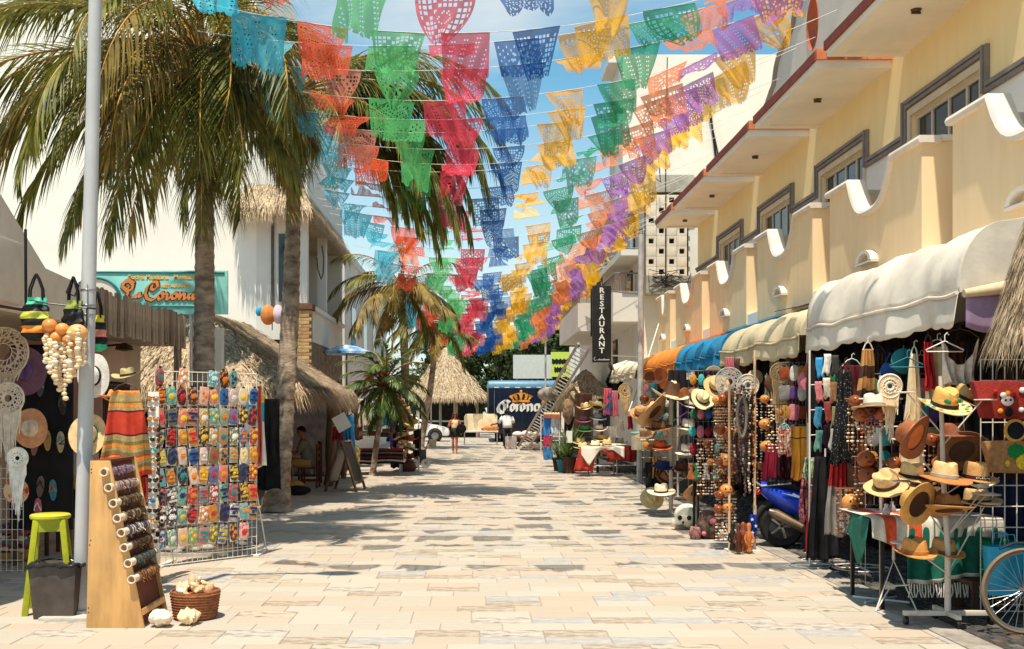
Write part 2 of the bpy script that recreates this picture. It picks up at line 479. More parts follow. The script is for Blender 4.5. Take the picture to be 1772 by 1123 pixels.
# windows with stepped moulding
for wy in WINS:
 fr = MB(); t = .06
 y0, y1 = wy - WW / 2, wy + WW / 2
 fr.bx(XF + .05, XF + .13, y0, y1, WZ1 - t, WZ1); fr.bx(XF + .05, XF + .13, y0, y1, WZ0, WZ0 + t)
 fr.bx(XF + .05, XF + .13, y0, y0 + t, WZ0 + t, WZ1 - t); fr.bx(XF + .05, XF + .13, y1 - t, y1, WZ0 + t, WZ1 - t)
 for f in (.25, .5, .75): fr.bx(XF + .06, XF + .12, y0 + WW * f - .025, y0 + WW * f + .025, WZ0 + t, WZ1 - t)
 win = hp(fr, 'window', alum)
 gl = MB()
 for q in range(4):
  gl.bx(XF + .085, XF + .095, y0 + WW * q / 4 + (.06 if q == 0 else .025), y0 + WW * (q + 1) / 4 - (.06 if q == 3 else .025), WZ0 + t, WZ1 - t)
 hp(gl, 'pane', dark_glass, win)
 sr = MB()
 sr.bx(XF - .03, XF + .05, y0 - .10, y0 - .001, WZ0 - .2, WZ1 + .10); sr.bx(XF - .03, XF + .05, y1 + .001, y1 + .10, WZ0 - .2, WZ1 + .10); sr.bx(XF - .03, XF + .05, y0, y1, WZ1 + .002, WZ1 + .10)
 hp(sr, 'window_surround', M('window_surround', (.66, .55, .40), var=.08), win)
mo = MB()
def mseg(y0, y1, z0, z1):
 for (dx, f0, f1) in ((-.075, .55, 1), (-.05, 0, .45), (-.035, .45, .55)):
  if z1 - z0 < (y1 - y0): mo.bx(XF + dx, XF - .001, y0, y1, z0 + (z1 - z0) * f0, z0 + (z1 - z0) * f1)
  else: mo.bx(XF + dx, XF - .001, y0 + (y1 - y0) * f0, y0 + (y1 - y0) * f1, z0, z1)
ya = Y0
for wy in WINS:
 y0, y1 = wy - WW / 2 - .12, wy + WW / 2 + .12
 mseg(ya, y0 - .10, MOUL - .055, MOUL + .055)
 mseg(y0 - .10, y0, MOUL - .055, WZ1 + .24); mseg(y1, y1 + .10, MOUL - .055, WZ1 + .24)
 mseg(y0 + .001, y1 - .001, WZ1 + .13, WZ1 + .235)
 ya = y1 + .101
mseg(ya, Y1, MOUL - .055, MOUL + .055)
hp(mo, 'wall_moulding', hotel_trim)
# canopies
und = M('canopy_plaster', (.90, .80, .64), var=.06, scale=1.2, bump=.1)
for i in range(7):
 ya = 3.9 + PER * i - .02; yb = ya + 3.32
 if ya > Y1 - .5: continue
 yb = min(yb, Y1 + .1)
 mb = MB()
 mb.bx(XB - .02, XF, ya, yb, 6.80, 6.96)                      # slab
 for (x0, x1, y0, y1) in ((XB - .02, XB + .20, ya, yb), (XB + .20, XF, ya, ya + .16), (XB + .20, XF, yb - .16, yb)):
  mb.bx(x0, x1, y0, y1, 6.765, 6.799)
 can = hp(mb, 'canopy', und)
 rt = MB(); rt.bx(XB - .055, XB - .021, ya - .035, yb + .035, 6.86, 6.99); hp(rt, 'canopy_trim', red_trim, can)
 ot = MB()
 nt = 6
 for q in range(nt):
  x0 = XB - .02 + (XF - XB + .02) * q / nt; x1 = XB - .02 + (XF - XB + .02) * (q + 1) / nt - .006
  ot.bx(x0, x1, ya - .04, ya + .5, 6.962, 7.035); ot.bx(x0, x1, ya - .04, ya - .001, 6.88, 6.961)
 hp(ot, 'roof_tile_edge', orange_tile, can)
 lt = MB(); lt.lathe([(.0, -.03), (.05, -.03), (.07, 0)], 10, (5.55, (ya + yb) / 2, 6.798)); lt.bx(5.49, 5.61, (ya + yb) / 2 - .012, (ya + yb) / 2 + .012, 6.745, 6.765)
 hp(lt, 'ceiling_lamp', M('lamp_dark', (.10, .07, .05), var=.2), can)
# wavy gable wall with oval opening above the canopies
def gable_z(y):
 t = 18.7 - y
 steps = [(0, .0), (.35, .12), (.8, .30), (1.0, .60), (1.2, .78), (1.9, .92), (2.1, 1.25), (2.4, 1.52), (2.9, 1.72), (3.4, 2.1), (3.7, 2.5), (4.6, 2.75), (6.5, 2.9), (20, 2.9)]
 for (a, za), (b, zb) in zip(steps, steps[1:]):
  if a <= t <= b:
   f = (t - a) / (b - a); f = f * f * (3 - 2 * f); return 6.96 + za + (zb - za) * f
 return 6.96
GX = 5.12
oc, orx, orz, on = (15.85, 7.62), .27, .40, 20
ys = [18.7 - .14 * q for q in range(60)]
top = [(y, gable_z(y)) for y in ys]
me_v = []; mb = MB()
# wall front built as strips with an elliptical gap
for (xa, flip) in ((GX, 0), (GX + .3, 1)):
 for q in range(len(ys) - 1):
  a, b = ys[q], ys[q + 1]
  if a <= oc[0] + orx + .08 and b >= oc[0] - orx - .08: continue
  mb.add([(xa, a, 6.96), (xa, b, 6.96), (xa, b, top[q + 1][1]), (xa, a, top[q][1])], [(0, 1, 2, 3)])
 inside = [q for q in range(len(ys) - 1) if ys[q] <= oc[0] + orx + .08 and ys[q + 1] >= oc[0] - orx - .08]
 yl, yr = ys[inside[0]], ys[inside[-1] + 1]
 ell = [(oc[0] + orx * cos(2 * pi * k / on), oc[1] + orz * sin(2 * pi * k / on)) for k in range(on)]
 def outer(k):
  ang = 2 * pi * k / on; cy, cz = cos(ang), sin(ang)
  hw = (yl - oc[0]) if cy > 0 else (oc[0] - yr)
  hh = (min(gable_z(yl), gable_z(yr)) - oc[1]) if cz > 0 else (oc[1] - 6.96)
  s = min(hw / abs(cy) if abs(cy) > 1e-6 else 9, hh / abs(cz) if abs(cz) > 1e-6 else 9)
  return (oc[0] + cy * s, oc[1] + cz * s)
 for k in range(on):
  k2 = (k + 1) % on
  mb.add([(xa, *ell[k]), (xa, *ell[k2]), (xa, *outer(k2)), (xa, *outer(k))], [(0, 1, 2, 3)])
 zt_ = min(gable_z(yl), gable_z(yr))
 hi_ = [(xa, yl, zt_), (xa, yr, zt_)] + [(xa, ys[q], top[q][1]) for q in range(inside[-1] + 1, inside[0] - 1, -1)]
 mb.add(hi_, [tuple(range(len(hi_)))])
 for (yc_, zc_) in ((yl, 0), (yl, 1), (yr, 0), (yr, 1)):
  pass
gab = hp(mb, 'gable_wall', M('gable_plaster', (.66, .58, .49), var=.06, scale=2, bump=.15))
mb = MB(); ell = [(oc[0] + orx * cos(2 * pi * k / on), oc[1] + orz * sin(2 * pi * k / on)) for k in range(on)]
for k in range(on):
 k2 = (k + 1) % on
 mb.add([(GX - .015, *ell[k]), (GX - .015, *ell[k2]), (GX + .32, *ell[k2]), (GX + .32, *ell[k])], [(0, 1, 2, 3)])
hp(mb, 'opening_lining', M('lining_red', (.36, .10, .055), var=.1), gab, smooth=60)
mb = MB()
mb.tube([(GX - .01, y, z + .03) for (y, z) in top], .055, 6); mb.tube([(GX + .12, y, z + .06) for (y, z) in top], .05, 6)
hp(mb, 'gable_moulding', hotel_trim, gab, smooth=50)
# ================================================================== RESTAURANT BUILDING behind the hotel
rest_b = thing('restaurant_building', 'tall whitewashed building with stepped balconies and a pierced block screen', 'building', (6, 34, 0))
rp_ = lambda mb, n, m, parent=rest_b, **kw: hp(mb, n, m, parent, **kw)
mb = MB(); mb.bx(4.28, 9.5, 30.5, 33.5, 8.55, 12.15); mb.bx(3.95, 5.6, 31.2, 33, 12.15, 12.35); rp_(mb, 'upper_wall', white_wall)
mb = MB(); mb.bx(4.95, 9.5, 30.75, 31.1, 0, 8.55); mb.bx(4.95, 5.25, 31.1, 50, 0, 8.55); mb.bx(4.98, 9.5, 49.7, 50, 0, 8.5); rp_(mb, 'wall', white_wall)
mb = MB(); mb.bx(4.3, 4.95, 30.6, 50, 8.15, 8.55); mb.bx(4.25, 4.95, 31.0, 50, 7.98, 8.149); rp_(mb, 'gallery_roof', white_wall)
mb = MB(); mb.bx(4.9, 6.35, 30.40, 30.72, 8.1, 8.6); rp_(mb, 'concrete_course', concrete)
mb = MB(); mb.bx(4.9, 6.3, 30.1, 30.74, 5.1, 5.62); rp_(mb, 'ledge', concrete)
wm = MB()
for q in range(12):
 p = [Vector((U(4.9, 6.2), 30.08 - U(0, .06), U(5.15, 5.8))) for _ in range(4)]
 wm.tube([p[0], p[0].lerp(p[1], .5) + Vector((0, 0, -.15)), p[1], p[2]], .011, 4)
wm.tube([(5.25, 30.05, 9.0), (5.3, 30.0, 8.3), (4.9, 30, 8.6), (4.45, 30, 8.75)], .018, 4)
wm.tube([(5.55, 30.3, 12), (5.5, 30.3, 9), (5.45, 30.05, 5.6)], .014, 4)
wm.tube([(6.75, 30.44, 11.2), (7.05, 30.44, 8.7), (6.9, 30.44, 7.0)], .03, 4); wm.tube([(6.8, 30.42, 10.4), (7.1, 30.42, 9.0)], .025, 4)
rp_(wm, 'loose_wire', black_paint)
# pierced block screen: alternating solid blocks
sb = MB(); sb.bx(-.145, .145, -.07, .07, -.148, .148); sbm = sb.mesh('screen_block', M('screen_block', (.66, .56, .44), var=.12, scale=3, bump=.2), bevel=.008)
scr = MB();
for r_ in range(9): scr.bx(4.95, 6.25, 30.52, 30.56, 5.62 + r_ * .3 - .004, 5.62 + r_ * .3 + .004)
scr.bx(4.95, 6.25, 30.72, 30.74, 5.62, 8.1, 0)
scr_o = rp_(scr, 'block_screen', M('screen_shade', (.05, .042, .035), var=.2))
def put(parent, name, me, loc, rot=(0, 0, 0)):
 o = obj(name, me, parent, loc, rot)
 o.matrix_parent_inverse = wmat(parent).inverted()
 return o
hm = MB(); hm.bx(-.075, .075, -.07, .07, -.148, .148); hmm = hm.mesh('screen_block', sbm.materials[0])
hv = MB(); hv.bx(-.145, .145, -.07, .07, .075, .148); hv.bx(-.145, .145, -.07, .07, -.148, -.075); hv.bx(-.145, -.075, -.07, .07, -.075, .075); hv.bx(.075, .145, -.07, .07, -.075, .075); hvm = hv.mesh('screen_block', sbm.materials[0])
for r_ in range(8):
 for q in range(4):
  xx = 5.1 + .3 * q; zz = 5.77 + .3 * r_
  if (r_ + q) % 2 == 0: put(scr_o, 'screen_block', sbm, (xx, 30.48, zz))
  else:
   put(scr_o, 'screen_block', hvm, (xx, 30.48, zz))
# balconies of the restaurant building
def balcony(x0, y0, y1, zf, h, rail_h):
 mb = MB(); t = .12
 mb.bx(x0, 4.95, y0, y1, zf - .16, zf)
 mb.bx(x0, x0 + t, y0, y1, zf, zf + h); mb.bx(x0 + t, 4.95, y0, y0 + t, zf, zf + h)
 b = rp_(mb, 'balcony', white_wall)
 rb = MB()
 n = int((y1 - y0) / .3)
 for q in range(n + 1): rb.cyl((x0 + .06, y0 + (y1 - y0) * q / n, zf + h), (x0 + .06, y0 + (y1 - y0) * q / n, zf + h + rail_h), .014, n=5)
 for q in range(5): rb.cyl((x0 + .06 + (4.9 - x0) * q / 5, y0 + .06, zf + h), (x0 + .06 + (4.9 - x0) * q / 5, y0 + .06, zf + h + rail_h), .014, n=5)
 rb.cyl((x0 + .06, y0, zf + h + rail_h), (x0 + .06, y1, zf + h + rail_h), .025, n=6); rb.cyl((x0 + .06, y0 + .06, zf + h + rail_h), (4.95, y0 + .06, zf + h + rail_h), .025, n=6)
 rp_(rb, 'railing', M('rail_grey', (.22, .19, .17), var=.1), b)
balcony(4.1, 31.3, 36.0, 4.55, .75, .55)
balcony(3.62, 37.2, 45.5, 4.7, .85, .5)
rm = MB()
for q in range(7): rm.cyl((4.35 + .1 * q, 31.0, 6.55), (4.35 + .1 * q, 31.0, 7.1), .013, n=5)
rm.cyl((4.3, 31.0, 7.1), (4.98, 31.0, 7.1), .022, n=6); rm.cyl((4.3, 31, 6.55), (4.98, 31, 6.55), .02, n=6)
for q in range(30): rm.cyl((4.3, 31 + .3 * q, 6.55), (4.3, 31 + .3 * q, 7.1), .013, n=5)
rm.cyl((4.3, 31.0, 7.1), (4.3, 40, 7.1), .022, n=6)
rp_(rm, 'gallery_railing', M('rail_grey', (.22, .19, .17)))
mb = MB(); mb.bx(4.28, 4.95, 30.9, 46, 6.32, 6.5); rp_(mb, 'gallery_floor', white_wall)
for (y, z, h) in ((32.5, 6.5, 1.35), (35.5, 6.5, 1.3), (39.5, 6.5, 1.3), (33, 4.55, 1.6), (36.5, 2.6, 1.6), (40, 4.7, 1.5)):
 dm = MB(); dm.bx(4.90, 4.948, y, y + 1.0, z, z + h); dr = rp_(dm, 'door', dark_wood)
 dm = MB(); dm.bx(4.885, 4.899, y + .12, y + .88, z + .1, z + h - .1); rp_(dm, 'door_pane', dark_glass, dr)
# tarp and flowers on the near balcony
tm = MB(); tm.grid(lambda u, v: (4.02 - .04 * sin(u * 20), 33.2 + u * 3.2, 5.95 - v * (1.55 + .2 * sin(u * 7))), 14, 6)
tag(tm.build('dark_tarp', black, solid=.01, smooth=60), 'black tarpaulin hanging over the railing of the white balcony', 'tarpaulin')
# shade clothes / awning frame behind sign
tm = MB(); tm.grid(lambda u, v: (3.95 + .5 * u + .08 * sin(v * 9), 31.2 + .25 * sin(u * 9), 3.05 - v * .95 + .12 * sin(u * 12)), 10, 6)
tag(tm.build('folded_net', black, solid=.02, smooth=60), 'bundle of dark netting below the white balcony beside the restaurant sign', 'netting')
# ================================================================== VERTICAL RESTAURANT SIGN
def text_mb(txt, size, mat_, depth=.006, spacing=1, font=None, align='CENTER', shear=0, offset=0):
 cu = bpy.data.curves.new('t', 'FONT'); cu.body = txt; cu.size = size; cu.extrude = depth; cu.align_x = align; cu.align_y = 'CENTER'
 cu.space_character = spacing; cu.shear = shear; cu.resolution_u = 3; cu.offset = offset
 ob = bpy.data.objects.new('t', cu); COL.objects.link(ob)
 dg = bpy.context.evaluated_depsgraph_get()
 me = bpy.data.meshes.new_from_object(ob.evaluated_get(dg))
 bpy.data.objects.remove(ob); bpy.data.curves.remove(cu)
 me.materials.clear(); me.materials.append(mat_)
 return me
sign_white = M('sign_white', (.75, .73, .68), var=.04)
sx, sy = WX(1041, 29.9), 29.9
z0, z1 = WZ(627, sy), WZ(495, sy)
sg = thing('restaurant_sign', 'tall narrow black sign reading RESTAURANT in white letters down its length', 'sign', (sx, sy, z0))
mb = MB(); mb.bx(-.27, .27, -.05, .05, 0, z1 - z0); mb.build('sign_board', black_paint, sg, bevel=.01)
mb = MB(); mb.cyl((.27, 0, z1 - z0 - .15), (1.3, .8, z1 - z0 - .15), .02); mb.cyl((.27, 0, .2), (1.3, .8, .2), .02); mb.cyl((0, 0, z1 - z0), (0, 0, z1 - z0 + .12), .02); mb.build('bracket', steel, sg)
for i, ch in enumerate('RESTAURANT'):
 obj('letter', text_mb(ch, .215, sign_white, .006, offset=.004), sg, (0, -.056, z1 - z0 - .135 - i * .192), (pi / 2, 0, 0), (1.12, 1, 1))
def nib(mb, pts, w, ang, y0, y1, n=1):
 """calligraphic stroke in the XZ plane: polyline pts swept by a nib of width w at angle ang, from depth y0 to y1"""
 d = Vector((cos(ang), sin(ang))) * w / 2
 t = .004 + w * .06
 e = Vector((-sin(ang), cos(ang))) * t
 for a, b in zip(pts, pts[1:]):
  a = Vector(a); b = Vector(b)
  P = [a - d - e, a + d - e, a + d + e, a - d + e, b - d - e, b + d - e, b + d + e, b - d + e]
  P = sorted(set((round(p.x, 5), round(p.y, 5)) for p in P))
  def half(ps):
   h = []
   for p in ps:
    while len(h) > 1 and (h[-1][0] - h[-2][0]) * (p[1] - h[-2][1]) - (h[-1][1] - h[-2][1]) * (p[0] - h[-2][0]) <= 0: h.pop()
    h.append(p)
   return h
  lo, hi = half(P), half(P[::-1])
  q = lo[:-1] + hi[:-1]
  j = U(0, .002)
  mb.poly(q, 1, y0 - j, y1)
def arc(cx, cz, rx, rz, a0, a1, n=10):
 return [(cx + rx * cos(radians(a0 + (a1 - a0) * i / n)), cz + rz * sin(radians(a0 + (a1 - a0) * i / n))) for i in range(n + 1)]
sm = MB()
nib(sm, arc(-.19, .10, .035, .05, 90, 330, 6), .012, .6, -.056, -.05)
xq = -.12
for k in range(8):
 nib(sm, [(xq, .06), (xq + .02, .11 if k in (1, 4) else .09), (xq + .03, .06), (xq + .045, .08)], .009, .6, -.056, -.05); xq += .042
sm.build('script_line', M('sign_grey', (.5, .48, .45)), sg)
# ================================================================== AWNINGS over the right-hand stalls
def awning(label, y0, y1, xw, zt, xb, zb, xf, zf, val, rgb, nm, bows, scallop, frame=True, side_drop=None, crease=.05, sag=.06):
 a = thing('awning', label, 'awning', ((xf + xw) / 2, (y0 + y1) / 2, zf), 0, 'fabric awnings above the right-hand stalls')
 m = C('awning_' + nm, rgb, rough=.85, var=.16, scale=1.7, trans=.15, bump=.15, bscale=14)
 rs = random.Random(nm)
 prof = [(xw, zt)]
 n = 7
 for i in range(1, n + 1):
  t = i / n; prof.append((xw + (xb - xw) * t, zt + (zb - zt) * t + .05 * sin(pi * t)))
 for i in range(1, 9):                                       # rounded nose down to the front bar
  t = i / 8
  px = xb + (xf - xb) * sin(t * pi / 2) ** .8; pz = zb + (zf - zb) * (1 - cos(t * pi / 2)) ** .9
  prof.append((px, pz))
 N = len(prof); L = y1 - y0; NU = max(24, int(L * 14))
 ph = [rs.uniform(0, 6) for _ in range(8)]
 def fn(u, v):
  i = v * (N - 1); k = min(int(i), N - 2); f = i - k
  x = prof[k][0] + (prof[k + 1][0] - prof[k][0]) * f; z = prof[k][1] + (prof[k + 1][1] - prof[k][1]) * f
  b = (u * bows) % 1.0
  s = sin(pi * b) ** .7
  w = v * v
  z -= sag * s * (.3 + .7 * sin(pi * min(1, v * 1.1)))
  x += sag * .9 * s * w + crease * w * (sin(u * bows * 2.3 + ph[0] + v * 5) * .30 + sin(u * bows * 5.3 + ph[1] - v * 8) * .14 + sin(u * bows * 11 + ph[6] + v * 11) * .05)
  z += crease * .10 * sin(v * 9 + u * bows * 2.6 + ph[2]) + crease * .1 * sin(v * 5 - u * bows * 4.7 + ph[7])
  return (x, y0 + L * u, z)
 mb = MB(); mb.grid(fn, NU, 26); hp(mb, 'fabric', m, a, smooth=60, solid=.006)
 mb = MB()
 def fv(u, v):
  p = fn(u, 1.0)
  e = 0
  if v > .99 and scallop: e = -.022 * abs(sin(pi * u * L / scallop))
  wob = .02 * sin(u * L * 5 + ph[3]) * v + .012 * sin(u * L * 13 + ph[4]) * v
  return (p[0] - .012 - .02 * v + wob, p[1], p[2] - .006 - val * v + e + .01 * sin(u * L * 3 + ph[5]) * v)
 mb.grid(fv, NU * 2, 6); hp(mb, 'valance', m, a, smooth=60, solid=.005)
 mb = MB(); pts = [fn(u / 40, 1.0) for u in range(41)]
 mb.tube([(p[0] - .02, p[1], p[2]) for p in pts], .018, 6); hp(mb, 'front_bar', m, a, smooth=60)
 mb = MB()
 for yy in (y0, y1):
  mb = MB()
  pp = [fn(0 if yy == y0 else 1, i / (N - 1)) for i in range(N)]
  zb_ = zf if side_drop is None else side_drop
  for (p, q) in zip(pp, pp[1:]):
   mb.add([p, q, (q[0], yy, min(q[2], zb_)), (p[0], yy, min(p[2], zb_))], [(0, 1, 2, 3)])
  hp(mb, 'side_panel', m, a, solid=.005)
 if frame:
  mb = MB()
  for i in range(bows + 1):
   u = i / bows; pts = [fn(min(max(u, .004), .996), v / 14) for v in range(15)]
   mb.tube([(p[0] + .02, p[1], p[2] - .03) for p in pts], .014, 5)
  hp(mb, 'bow_frame', steel, a, smooth=60)
 return a
awning('large cream white fabric awning with scalloped hem, nearest to the camera', 8.62, 12.66, 6.08, 3.50, 4.42, 3.32, 4.0, 2.72, .26, (228, 217, 200), 'white', 6, .3, crease=.10, sag=.02)
awning('beige fabric awning between the white awning and the blue awning', 12.76, 16.9, 6.08, 3.30, 4.45, 3.08, 4.0, 2.66, .22, (212, 196, 160), 'beige', 5, .3, crease=.10, sag=.025)
awning('bright blue ribbed awning with white fringe', 17.06, 20.9, 6.08, 3.35, 4.5, 3.10, 4.0, 2.68, .20, (40, 130, 175), 'blue', 7, .2, sag=.10)
awning('orange fringed awning beside the blue awning', 21.0, 25.0, 6.08, 3.45, 4.5, 3.12, 4.0, 2.70, .20, (232, 140, 55), 'orange', 5, .2, sag=.08)
awning('small cream awning beyond the lamp post, farthest of the row', 26.0, 31.3, 6.0, 3.25, 4.5, 3.08, 4.0, 2.72, .16, (226, 208, 178), 'cream', 5, .25, sag=.1)
mb = MB()
mb.grid(lambda u, v: (4.72 + 1.3 * v, 12.9 + 3.6 * u, 3.30 + .28 * v - .05 * sin(pi * u)), 8, 4)
tag(mb.build('navy_sunshade', C('navy_cloth', (30, 62, 92)), solid=.01), 'dark navy sunshade sheet lying above the beige awning', 'sunshade')
# fringe on the blue awning
fr = MB()
for i in range(240):
 y = 17.1 + 3.75 * i / 240; fr.box((3.955 + U(-.01, .01), y, 2.41 + U(-.012, .006)), (.006, .009, .05))
blue_aw = [o for o in COL.objects if o.get('label', '').startswith('bright blue')][0]
orng_aw = [o for o in COL.objects if o.get('label', '').startswith('orange fringed')][0]
tag(hp(fr, 'fringe', white_paint, blue_aw), kind='stuff')
fr = MB()
for i in range(240):
 y = 21.05 + 3.9 * i / 240; fr.box((3.955 + U(-.01, .01), y, 2.43 + U(-.02, .01)), (.006, .012, .07))
tag(hp(fr, 'fringe', C('fringe_tan', (190, 120, 50)), orng_aw), kind='stuff')
# purple cloth and roll hanging from the near end of the white awning
mb = MB(); mb.grid(lambda u, v: (4.02 + .9 * u, 8.55 + .03 * sin(u * 9) * v, 2.70 - (.27 + .05 * abs(sin(u * 7))) * v), 18, 5)
tag(mb.build('purple_drape', C('purple_cloth', (150, 125, 150), var=.2), solid=.006, smooth=60), 'faded purple cloth hanging from the near end of the big white awning', 'cloth')
mb = MB(); mb.tube([(4.0, 8.54, 2.70), (4.4, 8.53, 2.76), (4.95, 8.53, 2.75)], [.035, .06, .045], 10)
tag(mb.build('rolled_blind', C('roll_cream', (205, 180, 145)), smooth=60), 'rolled cream blind tied under the near end of the white awning', 'blind')
# awning posts
pm = MB(); pm.cyl((0, 0, 0), (0, 0, 2.62), .022, n=10); pm.lathe([(.05, 0), (.05, .01), (.022, .014)], 10)
pme = pm.mesh('awning_post', rust_white, smooth=50)
for (x, y, lab) in ((4.05, 12.7, 'thin white awning post at the corner of the big white awning'), (4.05, 16.95, 'thin white awning post between beige and blue awnings'), (4.05, 20.95, 'thin white awning post between blue and orange awnings'), (4.05, 25.6, 'thin white awning post under the orange awning end')):
 o = obj('awning_post', pme, None, (x, y, -.01)); tag(o, lab, 'post', 'awning posts along the kerb')
# ================================================================== STRAW helper
def straw_strands(mb, n, surf, L=(.15, .45), w=(.006, .014), droop=.25, lift=.03, spread=.35, ks=(0, 0, 0, 1)):
 """surf() -> (point, downslope dir, normal)"""
 for _ in range(n):
  p, d, nn = surf()
  side = d.cross(nn)
  dd = (d + side * U(-spread, spread) + nn * U(-.02, .22)).normalized()
  l = U(*L); ww = U(*w)
  s2 = dd.cross(nn).normalized() * ww
  a = p + nn * U(.0, lift); m_ = a + dd * l * .55; b = a + dd * l + Vector((0, 0, -droop * l))
  mb.add([a - s2, a + s2, m_ + s2 * .8, m_ - s2 * .8, b], [(0, 1, 2, 3), (3, 2, 4)], random.choice(ks))
def hip_roof(name, label, cat, base, eave, ridge, ze, zr, nst, fringe=.35, group=None, posts=(), scale=1.0):
 """eave = (x0,x1,y0,y1), ridge = (xa,ya,xb,yb)"""
 t = thing(name, label, cat, base, 0, group)
 x0, x1, y0, y1 = eave; xa, ya, xb, yb = ridge
 A, B, Cc, D = Vector((x0, y0, ze)), Vector((x1, y0, ze)), Vector((x1, y1, ze)), Vector((x0, y1, ze))
 Rg, Rh = Vector((xa, ya, zr)), Vector((xb, yb, zr))
 if yb - ya > 0.01:
  fcs = [(A, B, Rg, Rg), (B, Cc, Rh, Rg), (Cc, D, Rh, Rh), (D, A, Rg, Rh)]
 else:
  fcs = [(A, B, Rh, Rg), (B, Cc, Rh, Rh), (Cc, D, Rg, Rh), (D, A, Rg, Rg)]
 mb = MB()
 for (a, b, c2, d2) in fcs:
  def fn(u, v):
   p = a.lerp(b, u).lerp(d2.lerp(c2, u), v)
   nz_ = sin(p.x * 7 + p.z * 3) * .03 + sin(p.y * 9 + p.x * 4) * .03
   return p + Vector((0, 0, nz_ * (1 if .02 < v < .98 else .2)))
  mb.grid(fn, 14, 10)
  mb.add([a, b, b + Vector((0, 0, -.12)), a + Vector((0, 0, -.12))], [(0, 1, 2, 3)])
 mb.add([A + Vector((0, 0, -.12)), B + Vector((0, 0, -.12)), Cc + Vector((0, 0, -.12)), D + Vector((0, 0, -.12))], [(0, 1, 2, 3)])
 hp(mb, 'roof', thatch_m, t, smooth=60)
 st = MB()
 area = [((b - a).length + (c2 - d2).length) for (a, b, c2, d2) in fcs]
 for (a, b, c2, d2), ar in zip(fcs, area):
  nn = (b - a).cross((d2 + c2) / 2 - a).normalized()
  if nn.z < 0: nn = -nn
  def surf():
   u, v = R(), R() ** 1.15
   p = a.lerp(b, u).lerp(d2.lerp(c2, u), v)
   dn = (a.lerp(b, u) - d2.lerp(c2, u)).normalized()
   return p, dn, nn
  straw_strands(st, int(nst * ar / sum(area)), surf, L=(.14 * scale, .42 * scale), w=(.006 * scale, .014 * scale), ks=(0, 0, 0, 1, 2))
  def surf2():
   u = R(); p = a.lerp(b, u) + Vector((0, 0, U(-.08, .10)))
   dn = (a.lerp(b, u) - d2.lerp(c2, u)).normalized(); dn = (dn + Vector((0, 0, -.9))).normalized()
   out = Vector((nn.x, nn.y, .1)).normalized()
   return p, dn, out
  straw_strands(st, int(nst * .28 * (b - a).length / sum(area) * 2), surf2, L=(.18 * scale, fringe * 1.3), w=(.006 * scale, .014 * scale), droop=.3, spread=.3, ks=(0, 0, 1, 2))
 tag(hp(st, 'straw', [straw_m, thatch_m, straw_dark], t), kind='stuff')
 for (px_, py_, rr, lean) in posts:
  pb = MB(); pts = [(px_ + lean * q / 6 + U(-.02, .02), py_ + U(-.02, .02), ze * q / 6 + .02) for q in range(7)]
  pb.tube(pts, [rr * U(.85, 1.1) for _ in pts], 9); hp(pb, 'post', post_wood, t, smooth=60)
 return t
# ================================================================== LEFT SIDE
hip_roof('thatched_hut', 'low hut with a shaggy hipped straw roof on rough posts, behind the tall palm trunk', 'hut', (-5.2, 22, 0),
  (-7.6, -3.15, 18.4, 26.2), (-5.6, 20.6, -5.4, 24.0), 2.14, 3.75, 17000, posts=((-3.35, 23.6, .12, .06), (-3.3, 25.9, .08, 0), (-6.6, 18.8, .09, 0)))
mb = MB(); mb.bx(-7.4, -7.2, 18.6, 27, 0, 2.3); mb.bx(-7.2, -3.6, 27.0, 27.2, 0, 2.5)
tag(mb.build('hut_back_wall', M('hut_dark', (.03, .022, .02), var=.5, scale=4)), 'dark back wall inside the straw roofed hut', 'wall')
# tall white building and the lower wing with a recessed balcony
wb = thing('white_building', 'tall plain whitewashed building behind the straw hut and palms', 'building', (-8, 30, 0))
mb = MB(); mb.bx(-22, -5.85, 27.6, 44, 0, 14.5); hp(mb, 'tall_wall', M('bright_white_wall', (.86, .81, .72), var=.05, scale=.7, bump=.12, bscale=20), wb)
mb = MB()
mb.bx(-5.85, -4.5, 27.6, 27.85, 3.6, 8.4)                        # near cheek wall
mb.bx(-5.85, -4.5, 34.6, 34.85, 0, 8.4); mb.bx(-5.85, -4.5, 27.85, 34.6, 7.0, 8.4); mb.bx(-5.85, -4.5, 27.85, 34.6, 3.6, 3.8)
mb.bx(-4.62, -4.5, 27.85, 34.6, 3.8, 4.45); mb.bx(-4.48, -4.38, 27.6, 34.8, 4.45, 4.55)
mb.bx(-4.75, -4.5, 31.0, 31.3, 4.45, 7.0)
hp(mb, 'balcony_wing', white_wall, wb)
wm = MB(); wm.bx(-5.25, -4.95, 27.56, 27.598, 4.6, 6.4); hp(wm, 'window', dark_glass, wb)
wm = MB(); wm.bx(-5.45, -5.38, 27.55, 27.598, 4.4, 7.4); wm.tube([(-4.6, 30.9, 6.6), (-4.5, 30.6, 6.2), (-4.49, 30.4, 5.7), (-4.49, 30.0, 5.5), (-4.49, 29.4, 5.7), (-4.49, 29.2, 6.0)], .02, 5); wm.each('wall_cable', C('cable_grey', (95, 90, 84)), wb, world=True)
pb2 = thing('pale_building', 'long pale low building beyond the white balcony wing, behind the shorter palms', 'building', (-6, 45, 0))
mb = MB(); mb.bx(-12, -4.7, 37, 54, 0, 7.2); mb.bx(-12, -4.6, 36.9, 54.1, 7.2, 7.45); hp(mb, 'wall', white_wall, pb2)
for y_ in (39, 43, 47, 51):
 mb = MB(); mb.bx(-4.72, -4.68, y_, y_ + 1.3, 4.2, 5.6); w_ = hp(mb, 'window', dark_glass, pb2)
 mb = MB(); mb.bx(-4.7, -4.62, y_ - .1, y_ + 1.4, 4.05, 4.18); hp(mb, 'sill', concrete, w_)
